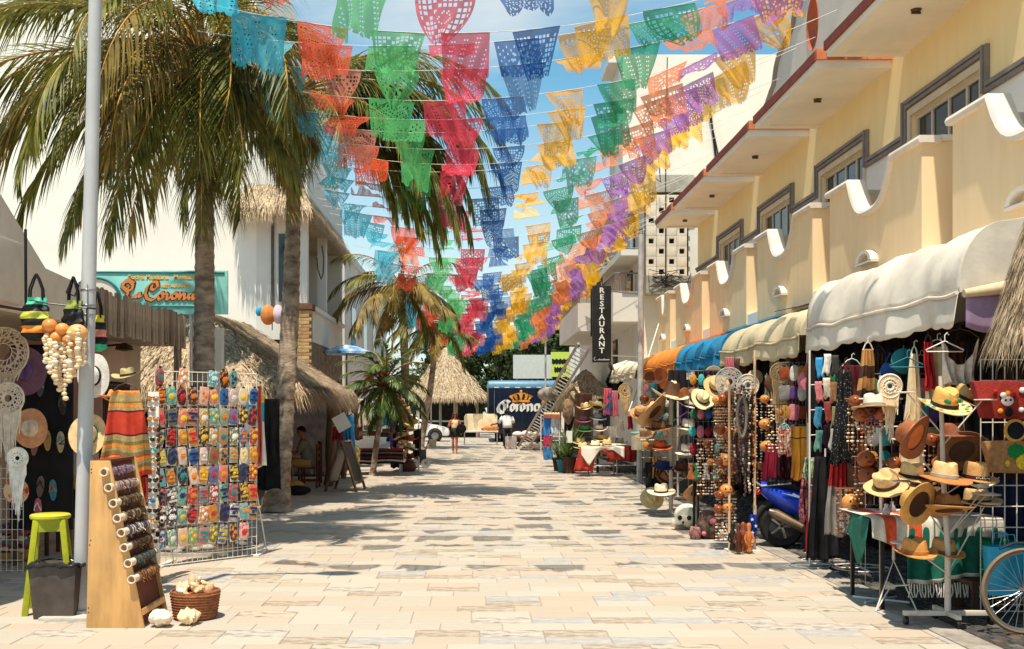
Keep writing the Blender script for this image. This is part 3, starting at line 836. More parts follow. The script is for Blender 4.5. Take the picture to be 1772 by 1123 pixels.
hip_roof('rooftop_palapa', 'brown straw roof on top of the whitewashed balcony wing', 'roof', (-5, 31, 8.4), (-6.4, -4.3, 27.0, 35.2), (-5.4, 29, -5.4, 33), 6.98, 9.4, 6000)
bw = thing('stone_wall', 'brown rough stone wall under the white balcony wing', 'wall', (-4.6, 31, 0))
mb = MB(); mb.bx(-5.8, -4.5, 27.9, 34.7, 0, 3.58); hp(mb, 'wall_face', M('rubble', (.17, .105, .065), var=.5, scale=9, bump=.8, bscale=12, col2=(.33, .23, .15)), bw)
pil = thing('brick_pillar', 'ochre brick pillar with a brown cap under the white balcony', 'pillar', (-4.62, 27.4, 0))
mb = MB(); mb.bx(-.26, .26, -.20, .20, 0, 4.35); mb.build('pillar_core', M('mortar_ochre', (.30, .22, .13), var=.2), pil)
mb = MB(); mb.bx(-.33, .33, -.28, .28, 4.352, 4.52); mb.build('pillar_cap', M('pillar_cap', (.16, .075, .045), var=.3), pil, bevel=.015)
bm_ = MB(); bm_.bx(-.135, .135, -.03, .03, -.045, .045); bme = [bm_.mesh('brick', M('brick_%d' % q, c_, var=.2, scale=9, bump=.3), bevel=.006) for q, c_ in enumerate([(.48, .31, .14), (.40, .23, .10), (.52, .38, .20)])]
for r_ in range(22):
 for q in (0, 1):
  obj('brick', random.choice(bme), pil, (-.137 + .274 * q + (.03 if r_ % 2 else -.03), -.205 + U(-.006, .006), 2.35 + r_ * .092))
# near shop with boarded fascia
sh = thing('souvenir_shop', 'beige souvenir shop with a weathered board fascia at the left', 'shop', (-5.5, 13, 0))
mb = MB()
mb.bx(-9, -5.3, 14.2, 16.4, 0, 3.1)                              # far part
mb.bx(-9, -6.2, 8, 14.2, 0, 3.1)
mb.bx(-6.2, -5.3, 13.9, 14.199, 0, 2.73)
hp(mb, 'wall', M('shop_beige', (.60, .45, .34), var=.10, scale=2, bump=.15), sh)
mb = MB(); mb.bx(-6.19, -5.0, 13.86, 13.898, 1.55, 2.72); hp(mb, 'pink_wall_panel', M('brown_pink', (.44, .25, .18), var=.08, scale=2), sh)
mb = MB(); mb.bx(-9, -4.66, 8, 16.4, 2.74, 2.9); hp(mb, 'canopy_slab', M('soffit', (.40, .32, .25), var=.1), sh)
mb = MB(); mb.poly([(8.0, 2.72), (12.1, 2.72), (12.1, 3.18), (11.0, 3.24), (9.7, 3.95), (8.0, 4.4)], 0, -4.66, -4.56)
hp(mb, 'parapet', M('beige_parapet', (.66, .57, .47), var=.08, scale=2.5, bump=.1), sh)
fb = MB(); fb.bx(-4.65, -4.62, 12.1, 16.35, 2.76, 3.16); fas = hp(fb, 'fascia', old_wood, sh)
pk = []
for q in range(5):
 b_ = MB(); w = U(.058, .072); zt_ = U(.20, .26)
 b_.poly([(-w, -.28 + U(-.02, .02)), (w, -.28 + U(-.02, .02)), (w, zt_), (w * .3, zt_ + U(0, .03)), (-w, zt_ + U(-.02, .02))], 0, -.016, .016)
 pk.append(b_.mesh('fascia_board', [old_wood, M('old_wood_pale', (.46, .37, .28), rough=.9, var=.5, scale=7, stretch=(5, 5, .5), bump=.5, bscale=30), M('old_wood_dark', (.24, .175, .13), rough=.9, var=.6, scale=7, stretch=(5, 5, .5), bump=.5, bscale=30)][q % 3], bevel=.004))
yy = 12.12
while yy < 16.3:
 put(fas, 'fascia_board', random.choice(pk), (-4.605 + U(-.008, .008), yy + .07, 2.98 + U(-.02, .02)), (U(-.02, .02), 0, 0)); yy += U(.135, .15)
db = MB(); db.bx(-5.31, -5.27, 14.6, 15.7, 0, 2.15); dr = hp(db, 'doorway', black, sh)
db = MB()
for q in range(13): db.cyl((-5.24, 14.62 + q * .088, .1), (-5.24, 14.62 + q * .088, 2.12), .014, n=6)
db.cyl((-5.24, 14.6, 2.1), (-5.24, 15.7, 2.1), .018, n=6); db.cyl((-5.24, 14.6, 1.2), (-5.24, 15.7, 1.2), .018, n=6)
hp(db, 'door_grille', M('grille_brown', (.10, .06, .045)), dr)
lm = MB(); lm.lathe([(.02, .10), (.11, .06), (.13, 0), (.0, -.02)], 12, (-5.05, 14.9, 2.6)); lm.cyl((-5.3, 14.9, 2.66), (-5.05, 14.9, 2.68), .015)
hp(lm, 'wall_lamp', dark_wood, sh)
pb = MB(); pb.cyl((-4.72, 16.35, 0), (-4.70, 16.35, 2.74), .07, .06, 10); hp(pb, 'corner_post', old_wood, sh, smooth=60)
ac = thing('utility_cabinet', 'pale rounded utility cabinet on the wall at the far left edge', 'cabinet', (-4.52, 9.75, 2.75))
mb = MB(); mb.bx(-.04, .12, -.6, .36, 0, .62); mb.build('cabinet_box', M('cabinet_pale', (.60, .52, .43), var=.06), ac, bevel=.04)
mb = MB(); mb.tube([(.13, .37, .75), (.13, .38, .02), (.13, .3, -.04), (.13, -.6, -.06)], .014, 6); mb.build('cabinet_cable', black_paint, ac)
# turquoise sign with a script name
ts = thing('turquoise_sign', 'turquoise restaurant signboard with orange script lettering above the weathered fascia', 'sign', (-4.9, 17.0, 3.1))
sy = 17.0
X0, X1, ZA, ZB = WX(160, sy) + 4.9, WX(394, sy) + 4.9, WZ(531, sy) - 3.1, WZ(468, sy) - 3.1
turq = C('sign_turquoise', (140, 208, 202), var=.14, scale=2)
mb = MB(); mb.bx(X0, X1, 0, .05, ZA - .12, ZB); mb.build('sign_board', turq, ts, bevel=.008)
mb = MB(); mb.tube([(X0 + .05, -.006, ZB - .03), (X1 - .05, -.006, ZB - .04)], .014, 5); mb.tube([(X0 + .1, -.006, ZA + .02), (X1 - .4, -.006, ZA + .0)], .012, 5)
mb.tube([(x + X0 + .0, -.006, z + ZA - .03) for x, z in arc(.05, .12, .42, .38, 10, 130, 14)], .022, 6)
mb.build('sign_scroll', C('teal_dark', (30, 110, 112)), ts)
mb = MB(); mb.lathe([(.0, -.008), (.28, -.008), (.30, 0)], 24, (X0 + .10, -.004, ZA + .16), M=Matrix.Rotation(pi / 2, 4, 'X')); mb.build('sign_disc', white_wall, ts)
script_o, script_d = C('script_orange', (214, 130, 70), var=.1), C('script_dark', (70, 45, 35), var=.1)
def sxy(px, py): return (WX(px, sy) + 4.9, WZ(py, sy) - 3.1)
def script_sign(w, dy, mat_):
 mb = MB()
 def S(pts): nib(mb, [sxy(a, b) for a, b in pts], w, .75, -.012 - dy, -.002 - dy)
 S([(224, 497), (219, 501), (213, 496), (216, 489), (224, 487), (231, 493), (229, 501), (220, 504), (212, 497), (214, 488), (223, 484), (232, 490)])        # L loop
 S([(221, 500), (222, 508), (219, 515), (228, 516), (234, 513)])
 S([(238, 509), (234, 513), (237, 515), (242, 508), (242, 514), (245, 513)])                                                                              # a
 S([(264, 494), (262, 500), (267, 502), (274, 496), (272, 488), (264, 488), (256, 496), (252, 508), (255, 517), (264, 520), (273, 514)])                  # C
 S([(279, 507), (273, 513), (276, 519), (283, 515), (282, 507), (277, 508)])                                                                              # o
 S([(283, 510), (288, 508), (290, 510), (289, 518), (292, 518), (296, 512)])                                                                              # r
 S([(303, 508), (297, 513), (300, 518), (307, 515), (306, 508), (301, 508)])                                                                              # o
 S([(307, 511), (312, 508), (311, 518), (316, 509), (320, 509), (319, 518), (323, 516)])                                                                  # n
 S([(332, 508), (326, 512), (328, 518), (334, 512), (335, 508), (334, 518), (340, 516)])                                                                  # a
 return mb
script_sign(.085, 0, script_d).build('script_shadow', script_d, ts)
script_sign(.05, .011, script_o).build('script_lettering', script_o, ts)
yel = C('sign_letter_yellow', (236, 196, 110))
for (txt, px_, py_, sz) in (('Cocina Mexicana', 256, 479.5, .098), ('Mexican', 318, 479.5, .098), ('RESTAURANTE', 304, 495, .072)):
 a, b = sxy(px_, py_)
 obj('lettering', text_mb(txt, sz, yel, .004, offset=.0025), ts, (a, -.006, b), (pi / 2, 0, 0))
mb = MB()
for x in (X0 + .6, X0 + 1.6, X1 - .3): mb.cyl((x, .06, ZA - 3.1 - ZA), (x, .06, ZB), .03, n=8)
mb.build('sign_leg', steel, ts)
mb = MB(); mb.bx(-4.75, -4.25, 17.3, 17.5, 0, 3.1)
tag(mb.build('white_stub_wall', white_wall), 'narrow white wall stub under the turquoise sign behind the palm trunk', 'wall')
# ================================================================== PALMS
leafA = M('palm_leaf', (.085, .10, .016), rough=.45, var=.3, scale=3, trans=.40, spec=.35, col2=(.29, .27, .05))
leafB = M('palm_leaf_dry', (.22, .15, .035), rough=.55, var=.4, scale=3, trans=.25, col2=(.40, .28, .07))
leafC = M('palm_leaf_fresh', (.07, .13, .03), rough=.4, var=.4, scale=3, trans=.35, col2=(.16, .24, .06))
rachis_m = M('palm_rachis', (.42, .22, .045), rough=.5, var=.3, scale=4)
fibre_m = M('palm_fibre', (.16, .075, .04), rough=.9, var=.5, scale=9, bump=.3)
trunk_m = M('palm_trunk', (.30, .20, .13), rough=.9, var=.5, scale=4, bump=.8, bscale=18, col2=(.42, .32, .235), stretch=(1, 1, 2.2))
def frond_mesh(L, el, droop, leaf_l, seed, mats, n=56, hang=.9, w=.022, twist=0, r0=.022):
 rs = random.Random(seed)
 pts = [Vector((0, 0, 0))]; N = 26
 for i in range(N):
  t = (i + .5) / N
  a = el - droop * t ** 1.25
  pts.append(pts[-1] + Vector((cos(a), .10 * twist * t, sin(a))) * (L / N))
 mb = MB()
 mb.tube(pts, [r0 * (1 - .85 * i / N) + .002 for i in range(N + 1)], 5, k=1)
 def at(t):
  i = t * N; k = min(int(i), N - 1); return pts[k].lerp(pts[k + 1], i - k), (pts[k + 1] - pts[k]).normalized()
 for s in (-1, 1):
  for i in range(n):
   t = .14 + .86 * (i + rs.uniform(-.3, .3)) / n
   t = min(max(t, .1), .995)
   p, d = at(t)
   ll = leaf_l * (.35 + .65 * sin(pi * min(1, (t - .05) * 1.02) ** .75)) * rs.uniform(.85, 1.1)
   if t > .9: ll *= .8
   fa = radians(35 + 38 * t + rs.uniform(-7, 7))
   side = Vector((0, s, 0))
   upv = side.cross(d) * s
   d0 = (side * cos(fa) + d * sin(fa) + upv * rs.uniform(-.1, .22)).normalized()
   q = p; vs = []
   ns = 4
   wv = d0.cross(Vector((0, 0, 1)))
   wv = wv.normalized() if wv.length > .05 else Vector((1, 0, 0))
   hg = hang * rs.uniform(.7, 1.25)
   for j in range(ns + 1):
    f = j / ns
    dd = (d0 + Vector((0, 0, -1)) * hg * f * f * 1.6).normalized()
    if j: q = q + dd * (ll / ns)
    ww = w * (1 - f) ** .7 * (.55 + .45 * min(1, f * 4)) * rs.uniform(.9, 1.1)
    if j < ns: vs += [q - wv * ww * .5, q + wv * ww * .5]
    else: vs.append(q)
   fs = [(2 * j, 2 * j + 1, 2 * j + 3, 2 * j + 2) for j in range(ns - 1)] + [(2 * ns - 2, 2 * ns - 1, 2 * ns)]
   mb.add(vs, fs, 0)
 return mb.mesh('frond', mats, smooth=80)
def palm(label, base, crown, lean, r0, r1, fr, seed, leaf_l=.75, mix=(0, 0, 0, 0, 1), n=56, stalks=30, rings=40, hang=.9, w=.022, fs=1):
 rs = random.Random(seed)
 t = thing('palm_tree', label, 'palm tree', base)
 B = Vector(base); Cn = Vector(crown) - B
 mb = MB(); pts = []; rad = []
 K = rings * 3
 for i in range(K + 1):
  f = i / K
  p = Cn * f + Vector((lean[0], lean[1], 0)) * sin(pi * f)
  if i == 0: p.z = -.03
  pts.append(p)
  r = r0 + (r1 - r0) * min(1, f * 1.3) + r0 * .45 * max(0, 1 - f * 14) ** 1.5
  rad.append(r * (1.0 + .05 * ((i % 3) == 0) - .03 * ((i % 3) == 1)) * rs.uniform(.985, 1.015))
 mb.tube(pts, rad, 14); mb.build('trunk', trunk_m, t, smooth=70)
 cb = MB()
 cb.lathe([(r1 * .9, -.45), (r1 * 1.5, -.2), (r1 * 1.75, .05), (r1 * 1.3, .3), (r1 * .5, .5), (0, .55)], 12, Cn)
 for i in range(16):
  a = rs.uniform(0, 2 * pi); e = rs.uniform(-.3, 1.0); l = rs.uniform(.25, .5)
  d = Vector((cos(a) * cos(e), sin(a) * cos(e), sin(e)))
  cb.tube([Cn + d * r1 * .8, Cn + d * (r1 + l)], [.05, .02], 5)
 cb.build('crown_fibre', fibre_m, t, smooth=60)
 sb_ = MB()
 for i in range(stalks):
  a = rs.uniform(0, 2 * pi); e = rs.uniform(-.5, 1.1); l = rs.uniform(.35, .95)
  d = Vector((cos(a) * cos(e), sin(a) * cos(e), sin(e)))
  p = Cn + d * r1 * .9; q = p + d * l * .5 + Vector((0, 0, -.02)); z = p + d * l + Vector((rs.uniform(-.1, .1), rs.uniform(-.1, .1), -.28 * l))
  sb_.tube([p, q, z], [.012, .009, .004], 4)
  for _ in range(3):
   k_ = q.lerp(z, rs.random()); sb_.tube([k_, k_ + Vector((rs.uniform(-.2, .2), rs.uniform(-.2, .2), rs.uniform(-.25, .05)))], [.005, .002], 3)
 if stalks: tag(sb_.build('flower_stalk', fibre_m, t), kind='stuff')
 mats_ = [[leafA, rachis_m], [leafB, rachis_m], [leafC, rachis_m]]
 for i, f in enumerate(fr):
  az, el, dr, L = f[:4]
  mk = f[4] if len(f) > 4 else rs.choice(mix)
  L = L * fs
  me = frond_mesh(L, radians(el), radians(dr), leaf_l * (.75 + .1 * L), seed * 100 + i, mats_[mk], n=n, hang=hang, w=w, twist=rs.uniform(-1, 1))
  o = obj('frond', me, t, Cn + Vector((cos(radians(az)) * r1 * .7, sin(radians(az)) * r1 * .7, .05 + .25 * max(0, el) / 70)), (rs.uniform(-.25, .25) if len(f) < 6 else f[5], 0, radians(az)))
 return t
def rand_fronds(n, L, seed, lo=-50, hi=75):
 rs = random.Random(seed); out = []
 for i in range(n):
  el = lo + (hi - lo) * ((i + .5) / n)
  out.append((i * 137.5 + rs.uniform(-15, 15), el, rs.uniform(55, 95) if el > -10 else rs.uniform(25, 50), L * rs.uniform(.85, 1.1)))
 return out
Y_ = 13.1
palm('big coconut palm behind the wire rack, with long arching fronds', (WX(347, Y_), Y_, 0), (WX(362, Y_) - .28, Y_ + .8, WZ(135, Y_) + .34), (.03, 0), .15, .115,
 [(176, 42, 78, 3.1, 0), (187, 36, 88, 3.3, 0), (196, 14, 92, 3.2, 0), (203, 8, 100, 2.9, 1), (170, 22, 92, 2.9, 0), (262, 12, 112, 2.5, 1), (248, 30, 118, 2.7, 0),
 (30, 30, 72, 1.9, 1), (40, 12, 85, 1.8, 0), (40, 42, 80, 2.2, 0), (300, 8, 105, 2.3, 0), (318, 0, 90, 2.0, 0), (225, -5, 75, 2.2, 0), (215, 50, 100, 2.9, 0),
 (150, 55, 80, 2.8, 0), (120, 40, 80, 2.6), (90, 60, 80, 2.6), (60, 50, 80, 2.7), (60, 20, 80, 2.2), (320, 55, 90, 2.0, 0), (290, 62, 95, 2.6, 0), (245, 70, 85, 2.6, 0), (190, 65, 75, 2.8, 0),
 (50, 72, 60, 2.3, 0), (140, 5, 80, 2.2), (180, -25, 55, 2.2, 1), (330, -30, 55, 1.7, 1), (280, -38, 42, 2.0, 1), (206, -2, 88, 2.7, 0), (235, 12, 105, 2.8, 0), (312, 18, 108, 2.7, 0), (315, 20, 105, 2.1, 0), (262, 5, 100, 2.7, 1), (284, -5, 85, 2.5, 0), (270, -18, 66, 2.4, 0), (300, -15, 70, 2.4, 0), (262, -35, 40, 2.7, 1), (285, -45, 35, 2.5, 0), (240, -40, 38, 2.6, 0), (310, -42, 36, 2.3, 0), (215, -38, 40, 2.6, 0), (200, -20, 62, 3.0, 0), (266, 26, 130, 3.1, 1), (188, -4, 80, 3.5, 0), (192, 14, 90, 3.8, 0), (186, 2, 90, 3.3, 1),  (275, 42, 118, 2.9, 0), (312, -22, 60, 2.0, 0), (45, -8, 80, 1.8, 0), (165, 45, 85, 3.2, 0)], 3, leaf_l=.92, n=64, w=.036, fs=1.2)
Y_ = 17.8
palm('leaning palm with a ringed trunk standing beside the straw hut', (WX(478, Y_), Y_, 0), (WX(508, Y_) - .35, Y_ + 2.0, WZ(165, Y_) + .57), (.10, 0), .20, .125,
 [(8, 20, 98, 3.3, 0), (2, 8, 95, 3.0, 0), (14, 38, 95, 3.4, 0), (-50, -5, 80, 2.2, 0), (25, 10, 85, 3.0, 0), (-80, -15, 65, 2.4, 0), (190, 15, 95, 2.6, 0), (215, -5, 80, 2.6, 0), (250, -12, 70, 2.6, 0), (275, -20, 62, 2.6, 0), (-95, 15, 110, 2.6, 0), (5, -20, 62, 2.6, 0), (215, -20, 70, 3.0, 0), (240, -30, 55, 2.8, 0), (192, -5, 90, 3.1, 0), (262, -35, 45, 2.7, 1), (2, -8, 72, 3.7, 0), (-6, -12, 68, 3.6, 0), (8, -22, 58, 3.4, 0), (0, 16, 92, 3.9, 0), (0, 10, 85, 3.6, 0), (10, 25, 90, 3.8, 0), (-12, 15, 90, 3.5, 0), (20, -5, 75, 3.4, 0), (4, -15, 68, 3.3, 0), (-8, 32, 95, 3.8, 0), (-25, -2, 80, 3.0, 0), (-4, 2, 82, 3.5, 0), (12, -26, 55, 3.0, 0),
 (30, 45, 95, 3.0, 0), (10, 0, 92, 3.2, 0), (18, -12, 75, 2.9, 0), (38, 10, 100, 3.0, 0), (15, 22, 95, 3.3, 0), (-85, -5, 85, 2.7, 0), (200, 0, 85, 2.7, 0), (235, 15, 100, 2.7, 0), (0, -28, 55, 2.6, 0)] + rand_fronds(5, 2.7, 5, 0, 75), 5, leaf_l=1.0, n=70, mix=(0, 0, 0, 1), w=.042, fs=1.25)
Y_ = 33
palm('shorter palm with yellowing fronds beyond the small palm', (WX(697, Y_), Y_, 0), (WX(694, Y_), Y_, WZ(500, Y_)), (.1, 0), .16, .12,
 [(200, 15, 100, 2.6, 1), (180, 30, 95, 2.6, 0), (240, 5, 100, 2.4, 1), (215, -15, 70, 2.3, 1), (-40, 5, 90, 2.2, 1), (265, 20, 115, 2.4, 1), (190, -20, 60, 2.2, 0)] + rand_fronds(20, 2.5, 8, -50, 70), 8, leaf_l=.80, n=54, mix=(0, 1, 1), stalks=8, rings=25, w=.048)
Y_ = 46
palm('far palm with a drooping yellow frond near the conical straw roof', (WX(726, Y_), Y_, 0), (WX(756, Y_), Y_, WZ(562, Y_)), (.1, 0), .16, .12,
 [(190, 15, 105, 2.6, 1), (200, -30, 55, 2.2, 1)] + rand_fronds(18, 2.4, 13, -45, 65), 13, leaf_l=.8, n=40, mix=(0, 0, 1), stalks=0, rings=20, w=.06)
Y_ = 27.6
palm('small bushy green palm with a bare slanting trunk near the hat rack', (WX(645, Y_), Y_, 0), (WX(668, Y_), Y_, WZ(672, Y_)), (-.03, 0), .085, .065,
 rand_fronds(38, 1.35, 21, -55, 80), 21, leaf_l=.55, n=34, mix=(2, 2, 2, 2, 1), stalks=0, rings=20, hang=.5, w=.05)
# tree wells
for (px_, Y_, r_, nm, mtl) in ((350, 13.1, .70, 'round tree pit with bare soil under the big coconut palm', M('soil', (.07, .048, .032), var=.4, scale=12, bump=.6)),):
 tw = thing('tree_pit', nm, 'tree pit', (WX(px_, Y_), Y_, 0))
 mb = MB(); mb.lathe([(.0, .008), (r_, .006)], 28); mb.build('soil', mtl, tw)
 mb = MB(); mb.lathe([(r_, -.02), (r_, .035), (r_ + .07, .035), (r_ + .08, -.02)], 28); mb.build('pit_rim', concrete, tw, smooth=50)
 for i in range(14):
  a = U(0, 6.28); q = U(.2, r_ - .1); b_ = MB(); b_.ball((cos(a) * q, sin(a) * q, .03), (U(.04, .09), U(.04, .08), U(.03, .05)), 8, 6); b_.build('stone', concrete, tw, smooth=60)
# ================================================================== FAR END OF THE STREET
# box truck
Yt = 55.0
tr = thing('delivery_truck', 'dark blue truck trailer with a gold crown and white lettering across the street end', 'truck', (WX(904, Yt), Yt, 0))
hw = 1.80; zt = WZ(658, Yt)
navy = C('truck_navy', (10, 26, 48), rough=.35, var=.12, scale=1.2)
mb = MB(); mb.bx(-hw, hw, 0, 7, .75, zt - .42); mb.build('cargo_body', navy, tr, bevel=.05)
mb = MB(); mb.lathe([(1, 0)], 4) if False else None
mb.poly([(0.0, zt - .415), (0.03, zt - .2), (.14, zt - .06), (.4, zt), (6.9, zt), (6.9, zt - .415)], 0, -hw, hw); mb.build('cargo_roof', C('truck_roof', (90, 135, 160), rough=.4, var=.1), tr, bevel=.04)
mb = MB()
for q in range(6): mb.bx(-hw + .3 + .56 * q, -hw + .55 + .56 * q, -.012, -.001, zt - .40, zt - .35)
mb.each('marker_light', sign_white, tr)
mb = MB(); mb.bx(-hw, hw, -.02, .3, .48, .74); mb.bx(-1.2, 1.2, .3, 6.8, .45, .73); mb.build('chassis', black_paint, tr, bevel=.02)
for x in (-1.2, -.6, 0, .6, 1.2):
 mb = MB(); mb.bx(x - .008, x + .008, -.008, -.0005, .8, zt - .45); mb.build('panel_seam', C('seam_navy', (30, 52, 84)), tr)
for x in (-1.65, 1.65):
 mb = MB(); mb.bx(x - .09, x + .09, -.06, -.021, .52, .60); mb.build('tail_light', C('tail_red', (190, 30, 24), rough=.15), tr)
 mb = MB(); mb.cyl((x * .9, -.02, .8), (x * .9, -.02, zt - .5), .014, n=6); mb.build('lock_bar', steel, tr)
wm_ = MB(); wm_.lathe([(.2, -.13), (.44, -.13), (.47, -.09), (.47, .09), (.44, .13), (.2, .13)], 20, closed=True, M=Matrix.Rotation(pi / 2, 4, 'Y')); wme = wm_.mesh('wheel', black, smooth=40)
hb_ = MB(); hb_.lathe([(0, -.1), (.2, -.1), (.22, .1), (0, .1)], 16, M=Matrix.Rotation(pi / 2, 4, 'Y')); hbe = hb_.mesh('rim', steel, smooth=40)
for x in (-1.3, -1.0, 1.0, 1.3):
 o = obj('wheel', wme, tr, (x, 1.5, .47)); obj('rim', hbe, o)
wht = sign_white
def T_(px, py): return (WX(px, Yt) - WX(904, Yt), WZ(py, Yt))
ct = MB()
def S(pts, w=.20, a=.7): nib(ct, [T_(*p) for p in pts], w, a, -.02, -.006)
S([(872, 694), (866, 697), (862, 705), (863, 711), (869, 714), (876, 712)], .22)                      # C outer crescent
S([(870, 697), (873, 701), (873, 711)], .16)
S([(876, 693), (882, 696)], .16); S([(878, 697), (878, 706)], .09)
S([(886, 699), (884, 702), (884, 709), (887, 711)], .15); S([(886, 699), (890, 701), (890, 708), (887, 711)], .15)          # o
S([(893, 700), (894.5, 702), (894.5, 711)], .15); S([(896, 701), (899, 700)], .15)                    # r
S([(903, 699), (901.5, 702), (901.5, 709), (904, 711)], .15); S([(903, 699), (907.5, 701), (907.5, 708), (904, 711)], .15)  # o
S([(912, 700), (913.5, 702), (913.5, 711)], .15); S([(914, 701), (918, 699.5), (920.5, 702), (920.5, 711)], .15)            # n
S([(927, 700), (925.5, 703), (925.5, 709), (928, 711)], .14); S([(926, 700), (932, 700), (933, 702), (933, 709), (936, 711)], .15); S([(928, 711), (933, 708)], .1)   # a
ct.build('brand_lettering', wht, tr)
gold = C('crown_gold', (225, 150, 55), var=.15, scale=8)
cg = MB()
def P(pts): cg.poly([T_(*p) for p in pts], 1, -.022, -.006)
P([(887, 692), (916, 692), (917, 696), (886, 696)])                                                  # band
for (a, b) in (((884, 684), (888, 691.5)), ((891, 681), (894, 691.5)), ((901.5, 678), (901.5, 691.5)), ((912, 681), (909, 691.5)), ((919, 684), (915, 691.5))):
 P([(a[0] - 3.2, a[1] + 2.2), (a[0], a[1] - .8), (a[0] + 3.2, a[1] + 2.2), (b[0] + 1.6, b[1]), (b[0] - 1.6, b[1])])
for (a, b, c_) in ((884, 890, 686), (892, 900, 683), (903, 911, 683), (912, 919, 686)):
 nib(cg, [T_(a, c_), T_((a + b) / 2, c_ - 3), T_(b, c_)], .07, .4, -.018, -.006)
cg.ball((T_(901.5, 677)[0], -.015, T_(901.5, 677)[1]), (.07, .012, .07), 8, 6)
cg.build('crown_emblem', gold, tr)
# white panels behind the truck
wp = thing('white_banner', 'long pale banner board standing above the dark blue truck', 'banner', (WX(922, 66), 66, 0))
mb = MB(); mb.bx(-1.25, 1.25, -.04, .04, WZ(655, 66), WZ(614, 66)); mb.build('banner_sheet', C('banner_pale', (205, 205, 195), var=.05), wp)
mb = MB(); mb.cyl((-1.0, .08, 0), (-1.0, .08, WZ(614, 66)), .05); mb.cyl((1.0, .08, 0), (1.0, .08, WZ(614, 66)), .05); mb.build('banner_post', steel, wp)
gb = thing('green_banner', 'lime green poster with two black bands beside the pale banner', 'banner', (WX(969, 64), 64, 0))
h0, h1 = WZ(652, 64), WZ(609, 64)
mb = MB(); mb.bx(-.56, .56, -.04, .04, h0, h1); mb.build('banner_sheet', C('lime', (205, 215, 90), var=.05), gb)
mb = MB()
for (zc_, w_) in ((.60, .5), (.27, .36)):
 pts = [(-w_ + 2 * w_ * q / 16, h0 + (h1 - h0) * zc_ + .17 + .05 * sin(q * 1.7)) for q in range(17)] + [(w_ - 2 * w_ * q / 16, h0 + (h1 - h0) * zc_ - .13 + .05 * sin(q * 2.1)) for q in range(17)]
 mb.poly(pts, 1, -.05, -.041)
mb.build('black_band', black_paint, gb)
mb = MB(); mb.bx(-.5, -.44, .045, .1, 0, h1); mb.bx(.44, .5, .045, .1, 0, h1); mb.build('banner_post', steel, gb)
wf = thing('white_fence', 'white plank fence beyond the ladder at the end of the street', 'fence', (6, 60, 0))
for q in range(16):
 b_ = MB(); b_.bx(-.16, .16, -.02, .02, .1, WZ(600, 60) + U(-.04, .04)); o = b_.build('plank', white_wall, wf); o.location = (WX(990, 60) - 6 + .34 * q, 0, 0)
mb = MB(); mb.bx(-.7, 5, .022, .06, 1.2, 1.3); mb.bx(-.7, 5, .022, .06, 4.2, 4.3); mb.build('rail', white_wall, wf)
# conical straw palapa
hip_roof('far_palapa', 'grey conical straw palapa beyond the white car', 'palapa', (WX(775, 64), 66, 0), (WX(705, 64), WX(841, 64), 63.6, 68), (WX(768, 64), 66, WX(771, 64), 66), WZ(684, 64), WZ(598, 64), 7000, fringe=.3, scale=2.0)
pal = [o for o in COL.objects if o.name == 'far_palapa'][0]
pb = MB()
for px_ in (731, 762, 790, 826): pb.cyl((WX(px_, 64), 64, 0), (WX(px_, 64), 64, WZ(682, 64)), .09, .08, 8)
pb.each('post', M('pale_post', (.34, .27, .20), var=.2), pal, world=True)
pb = MB(); pb.bx(WX(730, 65), WX(826, 65), 64.9, 64.95, .95, 1.05); pb.bx(WX(745, 65), WX(747, 65), 64.9, 64.95, 0, 2.3); pb.bx(WX(785, 65), WX(787, 65), 64.9, 64.95, 0, 2.3); hp(pb, 'window_frame', white_paint, pal)
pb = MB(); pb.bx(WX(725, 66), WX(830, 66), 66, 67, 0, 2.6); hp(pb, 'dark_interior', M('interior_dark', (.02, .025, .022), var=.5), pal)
# far trees
def leaf_tree(label, base, h, r, seed, n=5200, nm='leafy_tree', size=.16):
 rs = random.Random(seed)
 t = thing(nm, label, 'tree', base)
 tb = MB(); tb.tube([(0, 0, -.1), (.15, 0, h * .3), (.0, .1, h * .55)], [.22, .16, .10], 8)
 lb = MB(); cl = []
 for i in range(16):
  a = rs.uniform(0, 6.28); q = sqrt(rs.random()) * r * .75; z = h * rs.uniform(.30, .92)
  c_ = Vector((cos(a) * q, sin(a) * q * .7, z)); cl.append((c_, rs.uniform(.55, 1.05) * r * .42))
  tb.tube([(.0, .05, h * .42), (c_.x * .5, c_.y * .5, (c_.z + h * .42) / 2), c_], [.08, .05, .02], 5)
 tb.build('trunk', post_wood, t, smooth=60)
 for i in range(n):
  c_, rr = rs.choice(cl)
  d = Vector((rs.gauss(0, 1), rs.gauss(0, 1), rs.gauss(0, 1))).normalized()
  p = c_ + d * rr * rs.random() ** .4
  a1 = Vector((rs.gauss(0, 1), rs.gauss(0, 1), rs.gauss(0, 1))).normalized(); a2 = a1.cross(d).normalized()
  s = size * rs.uniform(.6, 1.3)
  lb.add([p - a1 * s, p + a2 * s * .5, p + a1 * s, p - a2 * s * .5], [(0, 1, 2, 3)], rs.choice((0, 0, 1)))
 tag(lb.build('crown', [M('tree_leaf', (.040, .060, .018), var=.4, trans=.25, scale=2), M('tree_leaf_light', (.085, .105, .03), var=.4, trans=.25, scale=2)], t), kind='stuff')
 return t
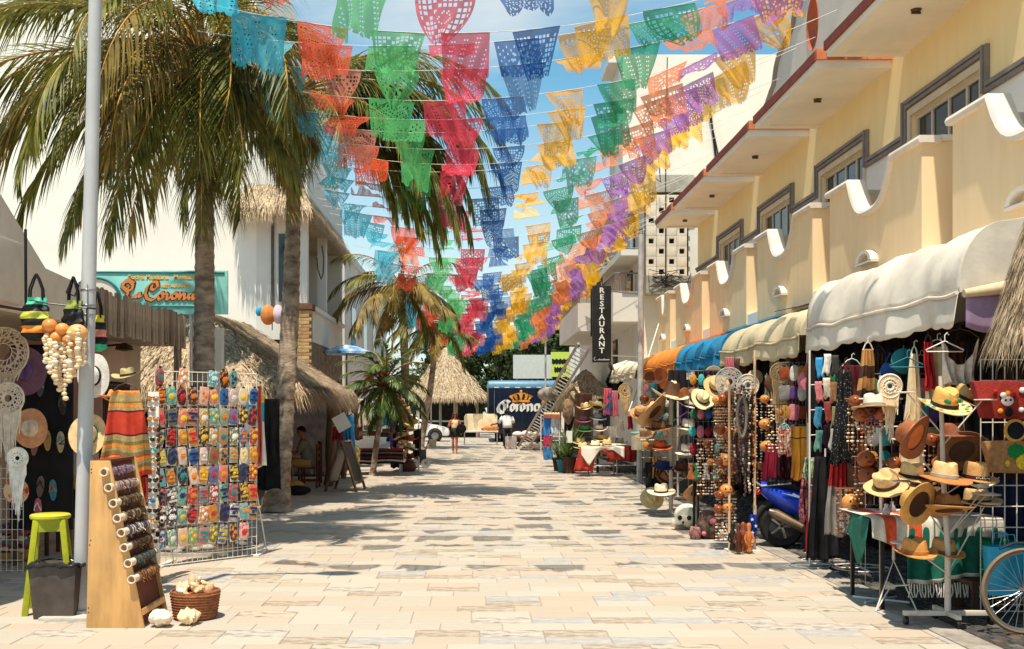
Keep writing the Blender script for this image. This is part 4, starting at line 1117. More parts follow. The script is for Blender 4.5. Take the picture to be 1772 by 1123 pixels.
for i, (px_, Y_, py_top, r_, lab) in enumerate(((868, 72, 590, 2.6, 'dark leafy tree left of the pale banner'), (915, 78, 560, 2.8, 'dark leafy tree above the middle of the truck'), (965, 74, 530, 2.6, 'bushy tree rising behind the lime green poster'),
          (1005, 70, 560, 2.2, 'leafy tree next to the white balconies at the street end'), (820, 80, 600, 2.4, 'dark tree behind the conical straw palapa'), (740, 84, 560, 3.0, 'dark tree far behind the yellowing palm'), (940, 90, 600, 2.6, 'low dark tree farthest down the street'))):
 leaf_tree(lab, (WX(px_, Y_), Y_, 0), WZ(py_top, Y_), r_, 40 + i, size=.22)
# ================================================================== PAPEL PICADO
FW, FH = .60, .52
def flag_mesh(seed, pat):
 rs = random.Random(seed)
 nu, nv = 34, 30
 style = seed % 6
 swing = rs.uniform(-.75, .55); curl = rs.uniform(-.8, .8); pinch = [.08, .25, .55, .3, .12, .8][style]; roll = rs.uniform(-.5, .5)
 ph = rs.uniform(0, 6); ph2 = rs.uniform(0, 6); amp = rs.uniform(.015, .05)
 flip = style == 3
 def fn(u, v):
  d = v * FH
  x = (u - .5) * FW
  px_ = pinch * v * (1 if style != 5 else v)
  x = x * (1 - px_) + px_ * .12 * sin(ph)
  a = swing + curl * v * 1.3 + (1.9 * max(0, v - .45) if flip else 0)
  y = z = 0
  K = 8
  for i in range(K):
   aa = swing + curl * v * (i + .5) / K * 1.3 + (2.6 * max(0, v * (i + .5) / K - .5) if flip else 0)
   y += sin(aa) * d / K; z -= cos(aa) * d / K
  y += v * (amp * sin(u * 9 + ph) + amp * .6 * sin(u * 17 + ph2 + v * 5)) * 1.6
  y += roll * (u - .5) * v * .5
  z += amp * .4 * sin(u * 11 + ph2) * v
  z += (v > .97) * (-.018 * abs(sin(u * pi * 6)))
  return (x, y, z)
 def keep(i, j):
  cx, cy = i - nu / 2 + .5, j - nv / 2 + .5
  if i < 2 or i > nu - 3 or j < 3: return True
  if j >= nv - 1: return not (i % 4 == 3)
  r = sqrt(cx * cx + cy * cy * 1.2); t = atan2(cy, cx)
  if pat == 0:
   if r < 8.5: return not (2.6 < r < 7 and sin(t * 6) > .35)
   return not (i % 3 == 1 and j % 3 != 0 and (i // 3 + j // 3) % 2)
  if pat == 1:
   if j in (4, 5, 24, 25): return i % 3 != 1
   if abs(cx) + abs(cy) < 9: return not ((i + j * 2) % 7 == 0)
   return not ((i * 3 + j * 5) % 11 < 2)
  if pat == 2: return not ((i * 7 + j * 11) % 13 in (0, 1) and (i + j) % 2 == 0)
  if pat == 3:
   if r < 7: return not (3 < r < 4.6 and (i + j) % 3 == 0)
   return (i % 3 == 0) or (j % 3 == 0) or ((i // 3 + j // 3) % 5 == 0)
 mb = MB(); mb.grid(fn, nu, nv, keep=keep)
 mb.tube([(-FW / 2, 0, 0), (0, 0, 0), (FW / 2, 0, 0)], .004, 4)
 return mb.mesh('paper_flag', FLAGM[0], smooth=80)
def paper(nm, rgb):
 return M('paper_' + nm, s2l(rgb), rough=.6, var=.10, scale=3, trans=.62, transp=.20, spec=.25)
FLAGC = [('cyan', (70, 190, 215)), ('red_orange', (225, 92, 58)), ('light_green', (92, 185, 110)), ('pink_red', (226, 72, 92)), ('blue', (32, 92, 165)),
  ('yellow', (247, 186, 44)), ('teal_green', (52, 158, 112)), ('orange', (240, 140, 82)), ('purple', (172, 110, 190)), ('golden', (248, 188, 48))]
FLAGM = [paper(*c_) for c_ in FLAGC]
FLAGL = [paper(n_ + '_sunlit', tuple(int(q + (244 - q) * .38) for q in c_)) for n_, c_ in FLAGC]  # lighter copies of the papers, sunlight on the flags put into the colour
FMESH = [flag_mesh(100 + i, (0, 1, 2, 1, 2, 3)[(i * 5 + i // 6) % 6]) for i in range(30)]
string_m = C('string_white', (215, 210, 200))
rsf = random.Random(77)
YS = [9.7, 11.2, 12.4, 13.2, 14.0, 14.9, 15.8, 16.7, 17.6]
while YS[-1] < 55: YS.append(YS[-1] + (rsf.uniform(.75, 1.3) if YS[-1] < 32 else rsf.uniform(.52, .82)))
for ncount, Yf in enumerate(YS):
 far = min(1, max(0, (Yf - 18) / 40))
 ZL, ZR, SAG = 6.25 + rsf.uniform(-.08, .08) - .75 * far, 7.15 + rsf.uniform(-.12, .12) - .75 * far, .62 + rsf.uniform(-.1, .12) + .25 * far
 if ncount == 0: ZL -= .25; ZR -= .1; SAG += .1
 XL, XR = -3.35, 4.85
 wind = rsf.uniform(-.25, .35)
 def sp_(x):
  t = (x - XL) / (XR - XL)
  return Vector((x, Yf + wind * 4 * t * (1 - t), ZL + (ZR - ZL) * t - SAG * 4 * t * (1 - t)))
 lab = 'string of ten coloured cut-paper flags across the street, ' + (ORD[ncount] + ' from the camera' if ncount else 'nearest to the camera')
 st = thing('paper_flag_string', lab, 'bunting', (0, Yf, 6), 0, 'strings of cut-paper flags over the street')
 mb = MB(); mb.tube([sp_(XL + (XR - XL) * i / 28) - Vector((0, Yf, 6)) for i in range(29)], .0042 + .003 * far, 4)
 mb.build('string', string_m, st)
 shift = rsf.uniform(-.14, .14) + .25 * sin(Yf * .55) * (Yf > 16)
 FX = (-2.45, -1.80, -1.0, -.25, .50, 1.25, 2.0, 2.62, 3.12, 3.55)
 for k in range(10):
  x = FX[k] * (1 + .06 * far) + shift + rsf.uniform(-.06, .06)
  p = sp_(x); q = sp_(x + .05); sl = atan2(q.z - p.z, .05)
  sz = rsf.uniform(.86, 1.06)
  o = obj('paper_flag', rsf.choice(FMESH), st, p - Vector((0, Yf, 6)) - Vector((0, 0, .004)), (rsf.uniform(-.35, .35) if not 17 < Yf < 36 or rsf.random() < .18 else rsf.choice((1, 1, -1)) * rsf.uniform(.85, 1.4), -sl, rsf.uniform(-.25, .25) - (.35 if k > 6 else 0)), (sz * rsf.choice((1, -1)), 1, rsf.uniform(.78, 1.08)))
  setmat(o, FLAGL[k] if rsf.random() < .12 else FLAGM[k])
# ================================================================== REUSABLE GOODS
def straw_mat(nm, rgb): return C('straw_' + nm, rgb, rough=.8, var=.16, scale=14, bump=.35, bscale=120)
def hat(label, pos, rgb, band=None, rc=.085, h=.12, rb=.18, curl=.03, rot=(0, 0, 0), group='straw and felt hats on display', dent=1, brim_rgb=None, name='hat', droop=0, text=None, cone=0, seg=28):
 nm = '%d_%d_%d' % rgb
 m = straw_mat(nm, rgb); m2 = straw_mat('%d_%d_%d' % brim_rgb, brim_rgb) if brim_rgb else m
 ry = 1.16
 if cone: prof = [(0, h * 1.02), (rc * .25, h), (rc * .45, h * .85), (rc * .75, h * .4), (rc, 0)]
 else: prof = [(0, h * .98), (rc * .35, h), (rc * .72, h), (rc * .88, h * .93), (rc * .94, h * .7), (rc * .97, h * .35), (rc, .012), (rc * 1.04, 0)]
 def fn(p, t):
  r = sqrt(p.x ** 2 + (p.y / ry) ** 2)
  q = Vector(p)
  if r > rc * 1.0:
   f = (r - rc) / (rb - rc)
   q.z += curl * f ** 1.7 * (abs(cos(t)) ** 2) - (droop + .012) * f * (abs(sin(t)) ** 2) + .004 * sin(3 * t) * f
  elif q.z > h * .55 and dent:
   q.z -= .026 * dent * math.exp(-(p.x / (rc * .30)) ** 2) * (q.z / h)
   q.x *= 1 - .16 * max(0, -p.y / rc) * dent * (q.z / h)
  return q
 o_b = []
 n1 = 5
 for i in range(1, n1 + 1): o_b.append((rc * 1.04 + (rb - rc * 1.04) * i / n1, 0))
 inn = [(rb, -.007)] + [(rc * 1.04 + (rb - rc * 1.04) * i / n1, -.007) for i in range(n1 - 1, -1, -1)]
 inn2 = [inn[-1], (rc * .93, .02), (rc * .90, h * .6), (rc * .7, h * .88), (0, h * .86)]
 mb = MB(); mb.lathe(prof, seg, sy=ry, fn=fn, cap=False); mb.lathe([prof[-1]] + o_b + inn, seg, sy=ry, fn=fn, k=1, cap=False); mb.lathe(inn2, seg, sy=ry, fn=fn, k=2, cap=False)
 o = mb.build(name, [m, m2, C('hat_inside_shade', (96, 62, 42))], None, smooth=50)  # crown inside coloured dark, standing in for shade in the hollow
 o.location = pos; o.rotation_euler = rot
 tag(o, label, 'hat', group)
 if band:
  mb = MB(); bw = .028 if not cone else .018
  mb.lathe([(rc * 1.03 + .004, .004), (rc * 1.025 + .004, bw), (rc * .96, bw + .002)], seg, sy=ry)
  mb.build('hat_band', C('band_%d_%d_%d' % band, band), o, smooth=50)
 if text:
  mb = MB()
  for q in range(9): mb.box((-.052 + .013 * q, -rc * ry * 1.05 + .05 * (abs(q - 4) / 4) ** 2 * .3, .017 + .003 * sin(q * 2.3)), (.008, .006, .009 + .003 * sin(q * 5)))
  tag(mb.build('hat_lettering', sign_white, o), kind='stuff')
 return o
def garment(name, label, cat, top, w0, w1, L, mats, bands=None, folds=5, depth=.03, group=None, strap=True, seed=0, hem=.02, waist=None, face=0, nu=22, nv=26, curve=0):
 """a cloth hanging from the point top (centre of its upper edge); bands: list of (fraction, material index)"""
 rs = random.Random(seed + int(abs(top[0]) * 100) + int(top[2] * 37))
 ph = rs.uniform(0, 6); ph2 = rs.uniform(0, 6)
 def fn(u, v):
  w = w0 + (w1 - w0) * v ** .8
  if waist: w *= 1 - waist * math.exp(-((v - .35) / .12) ** 2)
  x = (u - .5) * w + .02 * sin(v * 4 + ph) * v
  y = depth * (.35 + .65 * v) * sin(u * folds * 2 * pi + ph + .6 * sin(v * 5)) + depth * .5 * sin(u * folds * 4.3 * pi + ph2 + v * 3) * v
  z = -L * v - hem * (sin(u * 9 + ph2)) * v - curve * (1 - (2 * u - 1) ** 2) * (1 - v)
  return (x, y, z)
 def kf(i, j):
  if not bands: return 0
  f = (j + .5) / nv
  for b, k in bands:
   if f < b: return k
  return bands[-1][1]
 if bands: nv = 48
 mb = MB(); mb.grid(fn, nu, nv, kf=kf)
 o = mb.build(name, mats if isinstance(mats, list) else [mats], None, smooth=70, solid=.006)
 o.location = top; o.rotation_euler = (0, 0, face)
 tag(o, label, cat, group)
 if strap:
  mb = MB(); mb.tube([(-w0 * .5, 0, -.01), (-w0 * .25, 0, .05), (0, 0, .07), (w0 * .25, 0, .05), (w0 * .5, 0, -.01)], .006, 5)
  mb.tube([(0, 0, .07), (.0, 0, .11), (.02, 0, .125), (.03, 0, .11)], .004, 5)
  mb.build('hanger', white_paint if rs.random() < .5 else dark_wood, o, smooth=60)
 return o
def macrame(label, top, r, L, rgb, seed=0, fr=26, ring=True, group='macrame hangings', spokes=12):
 rs = random.Random(seed)
 t = thing('macrame_hanging', label, 'macrame', top, 0, group)
 m = C('cord_%d_%d_%d' % rgb, rgb, var=.15, scale=12)
 mb = MB(); cy = -r
 mb.tube([(r * cos(a * pi / 14), 0, cy + r * sin(a * pi / 14)) for a in range(29)], .011, 6); mb.build('ring', m, t, smooth=60)
 mb = MB()
 for k in range(spokes):
  a = 2 * pi * k / spokes; b = a + 2 * pi * 5 / spokes; c_ = a + 2 * pi * 3 / spokes
  P = lambda a_, q=1: Vector((q * r * cos(a_), 0, cy + q * r * sin(a_)))
  mb.tube([P(a), P(b)], .0055, 4); mb.tube([P(a), P(c_)], .005, 4); mb.tube([P(a), P(a + .5, .35)], .006, 4)
 for q in (.35, .62): mb.tube([(q * r * cos(a * pi / 8), -.004, cy + q * r * sin(a * pi / 8)) for a in range(17)], .006, 4)
 tag(mb.build('netting', m, t, smooth=60), kind='stuff')
 mb = MB()
 for k in range(fr):
  u = (k + .5) / fr * 2 - 1
  x = u * r * .85; z0 = cy - sqrt(max(0, 1 - u * u * .72)) * r * .9
  l = (L - 2 * r) * (1 - .55 * abs(u) ** 1.3) * rs.uniform(.85, 1.05)
  mb.tube([(x, 0, z0), (x * .85 + rs.uniform(-.01, .01), rs.uniform(-.015, .015), z0 - l * .5), (x * .7 + rs.uniform(-.02, .02), rs.uniform(-.02, .02), z0 - l)], [.007, .009, .004], 4)
  if k % 2 == 0 and k < fr - 2:
   mb.tube([(x, -.008, z0 - l * .2), (x + .35 * r / fr * 4, -.008, z0 - l * .35)], .006, 4)
 tag(mb.build('fringe', m, t, smooth=60), kind='stuff')
 return t
def shells_on(mb, p0, L, n, r, rs, kset=(0,)):
 for i in range(n):
  z = -L * (i + .5) / n
  rr = r * rs.uniform(.75, 1.2)
  mb.ball((p0[0] + rs.uniform(-.4, .4) * r, p0[1] + rs.uniform(-.4, .4) * r, p0[2] + z), (rr, rr * .8, rr * .75), 7, 5, rs.choice(kset))
shell_m = C('shell_cream', (232, 200, 158), rough=.45, var=.14, scale=10); shell_w = C('shell_white', (238, 222, 198), rough=.45, var=.1); shell_b = C('shell_brown', (150, 92, 55), rough=.5)
gourd_o = C('gourd_orange', (214, 140, 72), rough=.35, var=.2, scale=5); gourd_b = C('gourd_brown', (138, 70, 32), rough=.3, var=.25, scale=5); gourd_d = C('gourd_dark', (78, 38, 20), rough=.3, var=.3, scale=5)
# ================================================================== LEFT FOREGROUND
# lamp post
Yl = 8.82
lp = thing('lamp_post', 'tall pale grey lamp post beside the trash bin at the left', 'lamp post', (WX(140, Yl), Yl, 0))
dx = WX(165, Yl) - WX(140, Yl)
mb = MB(); mb.tube([(dx * q / 5.2, 0, q) for q in (0, .4, 1, 2, 3, 4, 5.2, 6.6)], [.068, .066, .065, .062, .060, .057, .054, .05], 20); mb.build('pole', pole_grey, lp, smooth=60)
mb = MB(); mb.bx(-.26, .24, -.25, .22, -.02, .03); mb.build('footing', M('footing', (.50, .45, .38), var=.12, scale=6, bump=.3), lp, bevel=.01)
mb = MB(); mb.lathe([(.068, 0), (.10, .031), (.10, .05), (.07, .06)], 16); mb.build('base_flange', pole_grey, lp, smooth=40)
mb = MB(); mb.tube([(dx * 1.25 + .062, 0, 6.5), (dx * 1.3 + .5, 0, 6.75), (dx * 1.3 + 1.0, 0, 6.8)], .035, 8); mb.build('lamp_arm', pole_grey, lp, smooth=60)
mb = MB(); mb.lathe([(.0, .06), (.12, .05), (.15, 0), (.0, -.03)], 14, (dx * 1.3 + 1.15, 0, 6.8), 1.6, 1); mb.build('lamp_head', pole_grey, lp, smooth=50)
mb = MB()
for z in (2.55, 2.63, 2.76): mb.lathe([(.064, -.006), (.067, 0), (.064, .006)], 16, (dx * z / 5.2, 0, z))
for a in (-.05, .02): mb.tube([(dx * .5 + a, -.066, 2.45), (dx * .5 + a, -.067, 2.8)], .004, 4)
mb.build('wire_strap', steel, lp)
# wire arm carrying bags and shell mobile
wa = thing('hanging_rod', 'thin metal arm tied to the grey lamp post holding bags and shells', 'rod', W(150, 533, Yl - .1))
mb = MB(); a0 = W(150, 533, 8.72); b0 = W(84, 525, 8.68)
mb.tube([Vector((.06, .05, 0)), Vector((0, 0, 0)), b0 - a0], .007, 6); mb.tube([Vector((0, 0, 0)), Vector((0, 0, -.22))], .006, 6); mb.tube([b0 - a0, b0 - a0 + Vector((-.16, 0, .03))], .007, 6); mb.build('rod', black_paint, wa)
def striped_bag(label, px_, py_, Y_, rows, w=.21, h=.40):
 t = thing('striped_bag', label, 'bag', W(px_, py_, Y_), 0, 'striped cloth bags hanging on the lamp post')
 nm_ = [C('bag_%d_%d_%d' % c_, c_, rough=.5, var=.2, scale=8, bump=.3, bscale=22) for c_ in rows]
 n = len(rows); mb = MB()
 NV = n * 4
 def fn(u, v):
  a = 2 * pi * u
  ww = w * (.55 + .45 * min(1, v * 2.2)) * (1 if v < .82 else sqrt(max(0, 1 - ((v - .82) / .19) ** 2)))
  b = .012 * sin(a * 5 + v * 9) + .008 * sin(v * 30 + a * 2)
  return ((ww / 2 + b) * cos(a), (ww * .32 + b) * sin(a), -h * v)
 mb.grid(fn, 26, NV, kf=lambda i, j: j // 4); mb.build('bag_body', nm_, t, smooth=50)
 mb = MB()
 for s in (-1, 1):
  for y in (-.02, .02):
   mb.tube([(s * w * .24, y, -.03), (s * w * .22, y, .07), (s * w * .10, y, .15), (0, y * .5, .20)], .008, 5)
 mb.build('strap', black, t, smooth=60)
 return t
BK = (22, 20, 22)
striped_bag('black bag with teal, yellow green and orange stripes hanging left of the shell mobile', 63, 515, 8.75, [(72, 190, 150), BK, (196, 200, 70), BK, (238, 140, 50), BK], .24, .36)
striped_bag('black and white patterned bag with coral stripe hanging against the lamp post', 127, 520, 8.72, [(140, 150, 70), BK, BK, (240, 120, 95), BK], .17, .36)
striped_bag('striped bag half hidden behind the lamp post with yellow, pink and teal bands', 168, 545, 9.05, [(220, 205, 60), BK, (235, 140, 120), BK, (60, 190, 140)], .15, .32)
tr_ = MB(); p = W(125, 500, 8.72); tr_.tube([p + Vector(q) for q in ((-.05, 0, -.03), (.0, 0, .09), (.055, 0, .03), (.02, 0, -.06), (-.05, 0, -.03))], .008, 5)
tag(tr_.build('triangle_handle', black_paint), 'black triangular handle above the patterned bag on the lamp post', 'handle')
rs = random.Random(5)
sm_ = thing('shell_mobile', 'long curtain of cream shells below orange gourds hanging on the lamp post', 'shell mobile', W(112, 560, 8.62))
for (px_, py_, r_) in ((86, 563, .062), (108, 570, .058), (134, 577, .085), (98, 584, .055), (118, 588, .05), (127, 596, .045)):
 g = MB(); c_ = W(px_, py_, 8.60) - W(112, 560, 8.62); g.ball(c_, (r_, r_, r_ * .92), 14, 10); g.build('gourd', gourd_o if r_ < .08 else C('gourd_pale', (226, 168, 104), rough=.4, var=.15), sm_, smooth=80)
sb_ = MB()
for k in range(9):
 c_ = W(80 + k * 8, 578 + 14 * sin(k * .7), 8.58 + U(-.05, .05)) - W(112, 560, 8.62)
 L_ = (.50 - .06 * abs(k - 4.2) + U(-.04, .04))
 shells_on(sb_, c_, L_, 14, .026, rs, (0, 0, 0, 1))
 sb_.tube([c_, c_ + Vector((0, 0, -L_))], .003, 4, k=1)
tag(sb_.build('shell_strand', [shell_m, shell_w], sm_, smooth=60), kind='stuff')
# plywood roll display
Yw = 8.31
wd = thing('plywood_display', 'tall plywood display stand with a slanted edge holding bracelet rolls', 'display stand', (WX(149, Yw), Yw, 0))
def lx(px): return WX(px, Yw) - WX(149, Yw)
def lz(py): return WZ(py, Yw)
poly = [(0, 0.0), (lx(250), 0.0), (lx(190), lz(797)), (lx(156), lz(797))]
for nm, y in (('front_panel', 0), ('rear_panel', .62)):
 mb = MB(); mb.poly(poly, 1, y, y + .02); mb.build(nm, plywood, wd, bevel=.002)
mb = MB(); a, b = Vector((lx(250) - .035, 0.012)), Vector((lx(190) - .035, lz(800)))
mb.poly([(a.x, a.y), (b.x, b.y), (b.x - .02, b.y), (a.x - .02, a.y)], 1, .021, .619); mb.build('slanted_board', C('board_red_brown', (110, 58, 38), var=.2, scale=3, stretch=(3, 1, 1)), wd)
mb = MB(); mb.poly([(a.x, .10), (a.x + .02, .10), (a.x + .008, .145), (a.x - .012, .145)], 1, .021, .619); mb.build('cross_bar', plywood, wd)
mb = MB(); mb.bx(lx(160), lx(188), .022, .618, lz(800), lz(800) + .02); mb.build('top_board', C('board_red_brown', (110, 58, 38)), wd)
mb = MB()
for (px_, py_) in ((158, 812), (158, 818), (157, 935), (155, 943), (153, 1052), (153, 1060)): mb.lathe([(.006, 0), (.004, .002)], 8, (lx(px_), 0, lz(py_)), M=Matrix.Rotation(pi / 2, 4, 'X'))
mb.each('nail', black_paint, wd)
rollends = [(179, 817), (187, 844), (195, 871), (202, 897), (209, 922), (214, 948), (221, 975), (227, 1003)]
rollc = [((110, 125, 150), (190, 90, 80)), ((175, 150, 140), (120, 85, 75)), ((120, 95, 60), (60, 50, 50)), ((70, 50, 35), (150, 130, 100)), ((85, 70, 75), (200, 190, 180)), ((70, 45, 30), (110, 80, 60)), ((90, 85, 70), (60, 90, 90)), ((120, 85, 55), (180, 120, 70))]
for i, ((px_, py_), (c1, c2)) in enumerate(zip(rollends, rollc)):
 words = ['blue grey and red', 'pale pinkish grey', 'olive and black', 'dark brown and tan', 'black and white', 'plain dark brown', 'grey and dark teal', 'orange brown']
 t = thing('bracelet_roll', 'roll of %s bracelets, %s from the top of the plywood display' % (words[i], ORD[i]), 'bracelet roll', W(px_, py_, Yw - .05), 0, 'bracelet rolls on the plywood display')
 mb = MB(); R_ = Matrix.Rotation(-pi / 2, 4, 'X')
 mb.lathe([(.026, 0), (.034, 0), (.034, .66), (.026, .66)], 16, M=R_, closed=True); mb.build('tube', C('tube_white', (226, 208, 184), var=.05), t, smooth=40)
 mb = MB(); y = .115
 while y < .60:
  w_ = U(.012, .02)
  r_ = .040 + U(0, .006)
  mb.lathe([(.034, y), (r_, y + .002), (r_, y + w_ - .002), (.034, y + w_)], 14, M=R_, k=random.choice((0, 0, 1, 2)))
  for _ in range(2):
   a = U(0, 6.28); mb.tube([(r_ * cos(a), y + w_ / 2, r_ * sin(a)), (r_ * 1.35 * cos(a), y + w_ / 2 + U(-.02, .02), r_ * 1.35 * sin(a) - .012)], .004, 4, k=random.choice((0, 1)))
  y += w_ + .002
 tag(mb.build('bracelet', [C('br_%d_%d_%d' % c1, c1, var=.3, scale=40), C('br_%d_%d_%d' % c2, c2, var=.3, scale=40), dark_wood], t, smooth=40), kind='stuff')
# trash bin and stool
Yb = 8.63
tb = thing('trash_bin', 'dark grey plastic trash bin with a black liner beside the lamp post', 'trash bin', (WX(90, Yb), Yb + .17, 0))
mb = MB(); a, b, h = .165, .20, .445
def ring(s, z, t=0): return [(-s, -s * .9, z), (s, -s * .9, z), (s, s * .9, z), (-s, s * .9, z)]
mb.add(ring(a, 0) + ring(b, h) + ring(b - .012, h) + ring(a - .01, .02), [(3, 2, 1, 0), (0, 1, 5, 4), (1, 2, 6, 5), (2, 3, 7, 6), (3, 0, 4, 7), (4, 5, 9, 8), (5, 6, 10, 9), (6, 7, 11, 10), (7, 4, 8, 11), (8, 9, 13, 12), (9, 10, 14, 13), (10, 11, 15, 14), (11, 8, 12, 15), (12, 13, 14, 15)])
mb.build('bin_body', C('bin_grey', (74, 64, 58), rough=.55, var=.12, scale=4, col2=s2l((96, 84, 76))), tb, bevel=.012)
mb = MB(); rs = random.Random(3)
pts = []
for i in range(41):
 a_ = 2 * pi * i / 40; k = max(abs(cos(a_)), abs(sin(a_))); pts.append((.21 * cos(a_) / k, .19 * sin(a_) / k, h + rs.uniform(-.012, .02)))
mb.tube(pts, [.012 + rs.uniform(0, .008) for _ in pts], 6)
mb.grid(lambda u, v: ((u - .5) * .37, (v - .5) * .33, h - .05 + .05 * sin(u * 13) * sin(v * 11) + .02 * sin(u * 31)), 14, 12)
mb.build('bin_liner', C('liner_black', (38, 36, 36), rough=.25, var=.3), tb, smooth=60)
Ys = 8.98
st = thing('wooden_stool', 'lime green wooden stool with a round worn yellow seat behind the trash bin', 'stool', (WX(83, Ys), Ys + .05, 0), .3)
lime = C('stool_lime', (160, 162, 30), rough=.5, var=.14, scale=6, bump=.1);
mb = MB(); mb.lathe([(0, .80), (.155, .80), (.168, .812), (.168, .832), (.155, .842), (0, .842)], 28); mb.build('seat', C('stool_yellow', (204, 186, 40), rough=.5, var=.12, scale=6, col2=s2l((186, 190, 60))), st, smooth=40)
for sx_ in (-1, 1):
 for sy_ in (-1, 1):
  mb = MB(); mb.add([], [])
  p0, p1 = Vector((sx_ * .105, sy_ * .105, .80)), Vector((sx_ * .185, sy_ * .185, 0))
  q = .025
  mb.add([p1 + Vector((i * q, j * q, 0)) for i, j in ((-1, -1), (1, -1), (1, 1), (-1, 1))] + [p0 + Vector((i * q, j * q, 0)) for i, j in ((-1, -1), (1, -1), (1, 1), (-1, 1))],
   [(3, 2, 1, 0), (4, 5, 6, 7), (0, 1, 5, 4), (1, 2, 6, 5), (2, 3, 7, 6), (3, 0, 4, 7)])
  mb.build('leg', lime, st, bevel=.004)
mb = MB()
for s in (-1, 1):
 mb.bx(-.11, .11, s * .118 - .012, s * .118 + .012, .70, .799); mb.bx(s * .118 - .012, s * .118 + .012, -.106, .106, .70, .799)
 mb.bx(-.13, .13, s * .145 - .011, s * .145 + .011, .33, .37)
mb.each('rail', lime, st)
# baskets and shells on the pavement
Yk = 8.72
bk = thing('woven_basket', 'brown woven basket of dried shells standing on the pavement', 'basket', (WX(338, Yk), Yk, 0))
basket_m = C('basket_brown', (150, 92, 58), rough=.9, var=.3, scale=30, bump=.8, bscale=70)
mb = MB(); mb.lathe([(0, .005), (.165, .005), (.175, .02), (.19, .12), (.205, .215), (.205, .235), (.19, .235), (.185, .2), (.16, .03), (0, .03)], 30); mb.build('basket_body', basket_m, bk, smooth=50)
mb = MB()
for q in range(9): mb.lathe([(.176 + .0033 * q * 1.0, .018 + q * .023), (.184 + .0033 * q, .026 + q * .023), (.176 + .0033 * q, .036 + q * .023)], 30)
mb.build('weave_band', basket_m, bk, smooth=50)
rs = random.Random(8)
def shell_mesh(seed, pointy=True):
 r_ = random.Random(seed); mb = MB()
 def fn(u, v):
  a = u * 2 * pi
  w = sin(pi * v) ** .6 * (.55 + .45 * (1 - v))
  sp = 1 + (.45 if pointy else .12) * max(0, sin(a * 3.5 + v * 22)) * (1 if pointy else .6) * sin(pi * v)
  return (w * sp * cos(a) * .5, w * sp * sin(a) * .42, (v - .5) * 1.4)
 mb.grid(fn, 20, 14)
 return mb.mesh('seashell', [shell_m], smooth=50)
SHM = [shell_mesh(i, i % 2 == 0) for i in range(3)]
shc = [shell_m, shell_w, C('shell_tan', (205, 165, 120), var=.25, scale=9), C('shell_peach', (235, 190, 150), var=.2, scale=9)]
for q in range(24):
 a = rs.uniform(0, 6.28); r_ = sqrt(rs.random()) * .15
 s = rs.uniform(.055, .10)
 o = obj('seashell', SHM[1 if rs.random() < .7 else 0], None, (WX(338, Yk) + r_ * cos(a), Yk + r_ * sin(a), .225 + .13 * (1 - r_ / .16) * rs.uniform(.3, 1)), (rs.uniform(0, 6), rs.uniform(0, 6), rs.uniform(0, 6)), (s, s * .8, s))
 setmat(o, rs.choice(shc)); tag(o, 'dried shell heaped among others in the brown woven basket', 'shell', 'shells heaped in the woven basket')
for (px_, Y_, s, lab, r3) in ((279, 8.36, .16, 'large white spiny conch shell lying on the pavement beside the plywood display', (1.45, .2, .8)), (328, 8.45, .15, 'large cream spiny conch shell lying in front of the woven basket', (1.5, -.3, 2.3))):
 o = obj('conch_shell', SHM[0], None, (WX(px_, Y_), Y_, .073), r3, (s * 1.15, s, s)); setmat(o, shell_w if px_ < 300 else shell_m); tag(o, lab, 'shell')
# poncho on hanger, sunglasses strip
sar = [C('sarape_red', (196, 62, 42), var=.12, scale=30), C('sarape_tan', (176, 150, 100), var=.2, scale=40), C('sarape_orange', (226, 140, 60), var=.15, scale=40), C('sarape_olive', (130, 120, 70), var=.2, scale=40), C('sarape_maroon', (96, 26, 40), var=.2, scale=40)]
garment('striped_poncho', 'orange, red and tan striped poncho hanging above the plywood display', 'poncho', W(218, 676, 9.7), .26, .50, .80, sar,
  [(.05, 2), (.12, 1), (.15, 3), (.19, 2), (.225, 1), (.245, 4), (.50, 0), (.525, 4), (.58, 1), (.62, 3), (.66, 2), (.71, 1), (.74, 3), (.78, 0), (.81, 2), (.86, 1), (.90, 3), (.94, 2), (1, 0)], folds=2, depth=.05)
garment('red_cloth', 'plain red cloth hanging behind the bracelet rolls', 'cloth', W(244, 825, 9.9), .10, .12, .32, [sar[0]], strap=False)
hat('frilly orange straw hat on top of the striped poncho', W(200, 690, 9.9), (236, 150, 90), None, .08, .08, .17, .02, (-.2, .1, 0))
Yg = 10.6
gp = thing('sunglasses_display', 'narrow white board covered with a column of sunglasses', 'display board', (WX(266, Yg), Yg, 0))
mb = MB(); mb.bx(-.055, .055, -.012, .012, .18, WZ(678, Yg)); mb.build('board', C('board_white', (226, 218, 204), var=.05), gp, bevel=.003)
mb = MB(); mb.bx(-.05, .05, .013, .04, 0, .6); mb.bx(-.18, .18, -.12, .16, 0, .02); mb.build('stand', steel, gp)
gcols = ['amber', 'brown', 'orange brown', 'tortoiseshell', 'black', 'turquoise', 'yellow green', 'peach', 'black and white', 'smoky black', 'mirror blue', 'small black', 'gold amber', 'tiny dark', 'glossy black', 'round black']
gc = [(176, 112, 50), (140, 96, 60), (200, 130, 60), (150, 90, 50), (40, 34, 34), (40, 165, 165), (150, 150, 60), (220, 150, 110), (30, 30, 34), (34, 32, 34), (30, 110, 170), (24, 22, 24), (206, 140, 40), (30, 26, 28), (16, 16, 18), (26, 24, 26)]
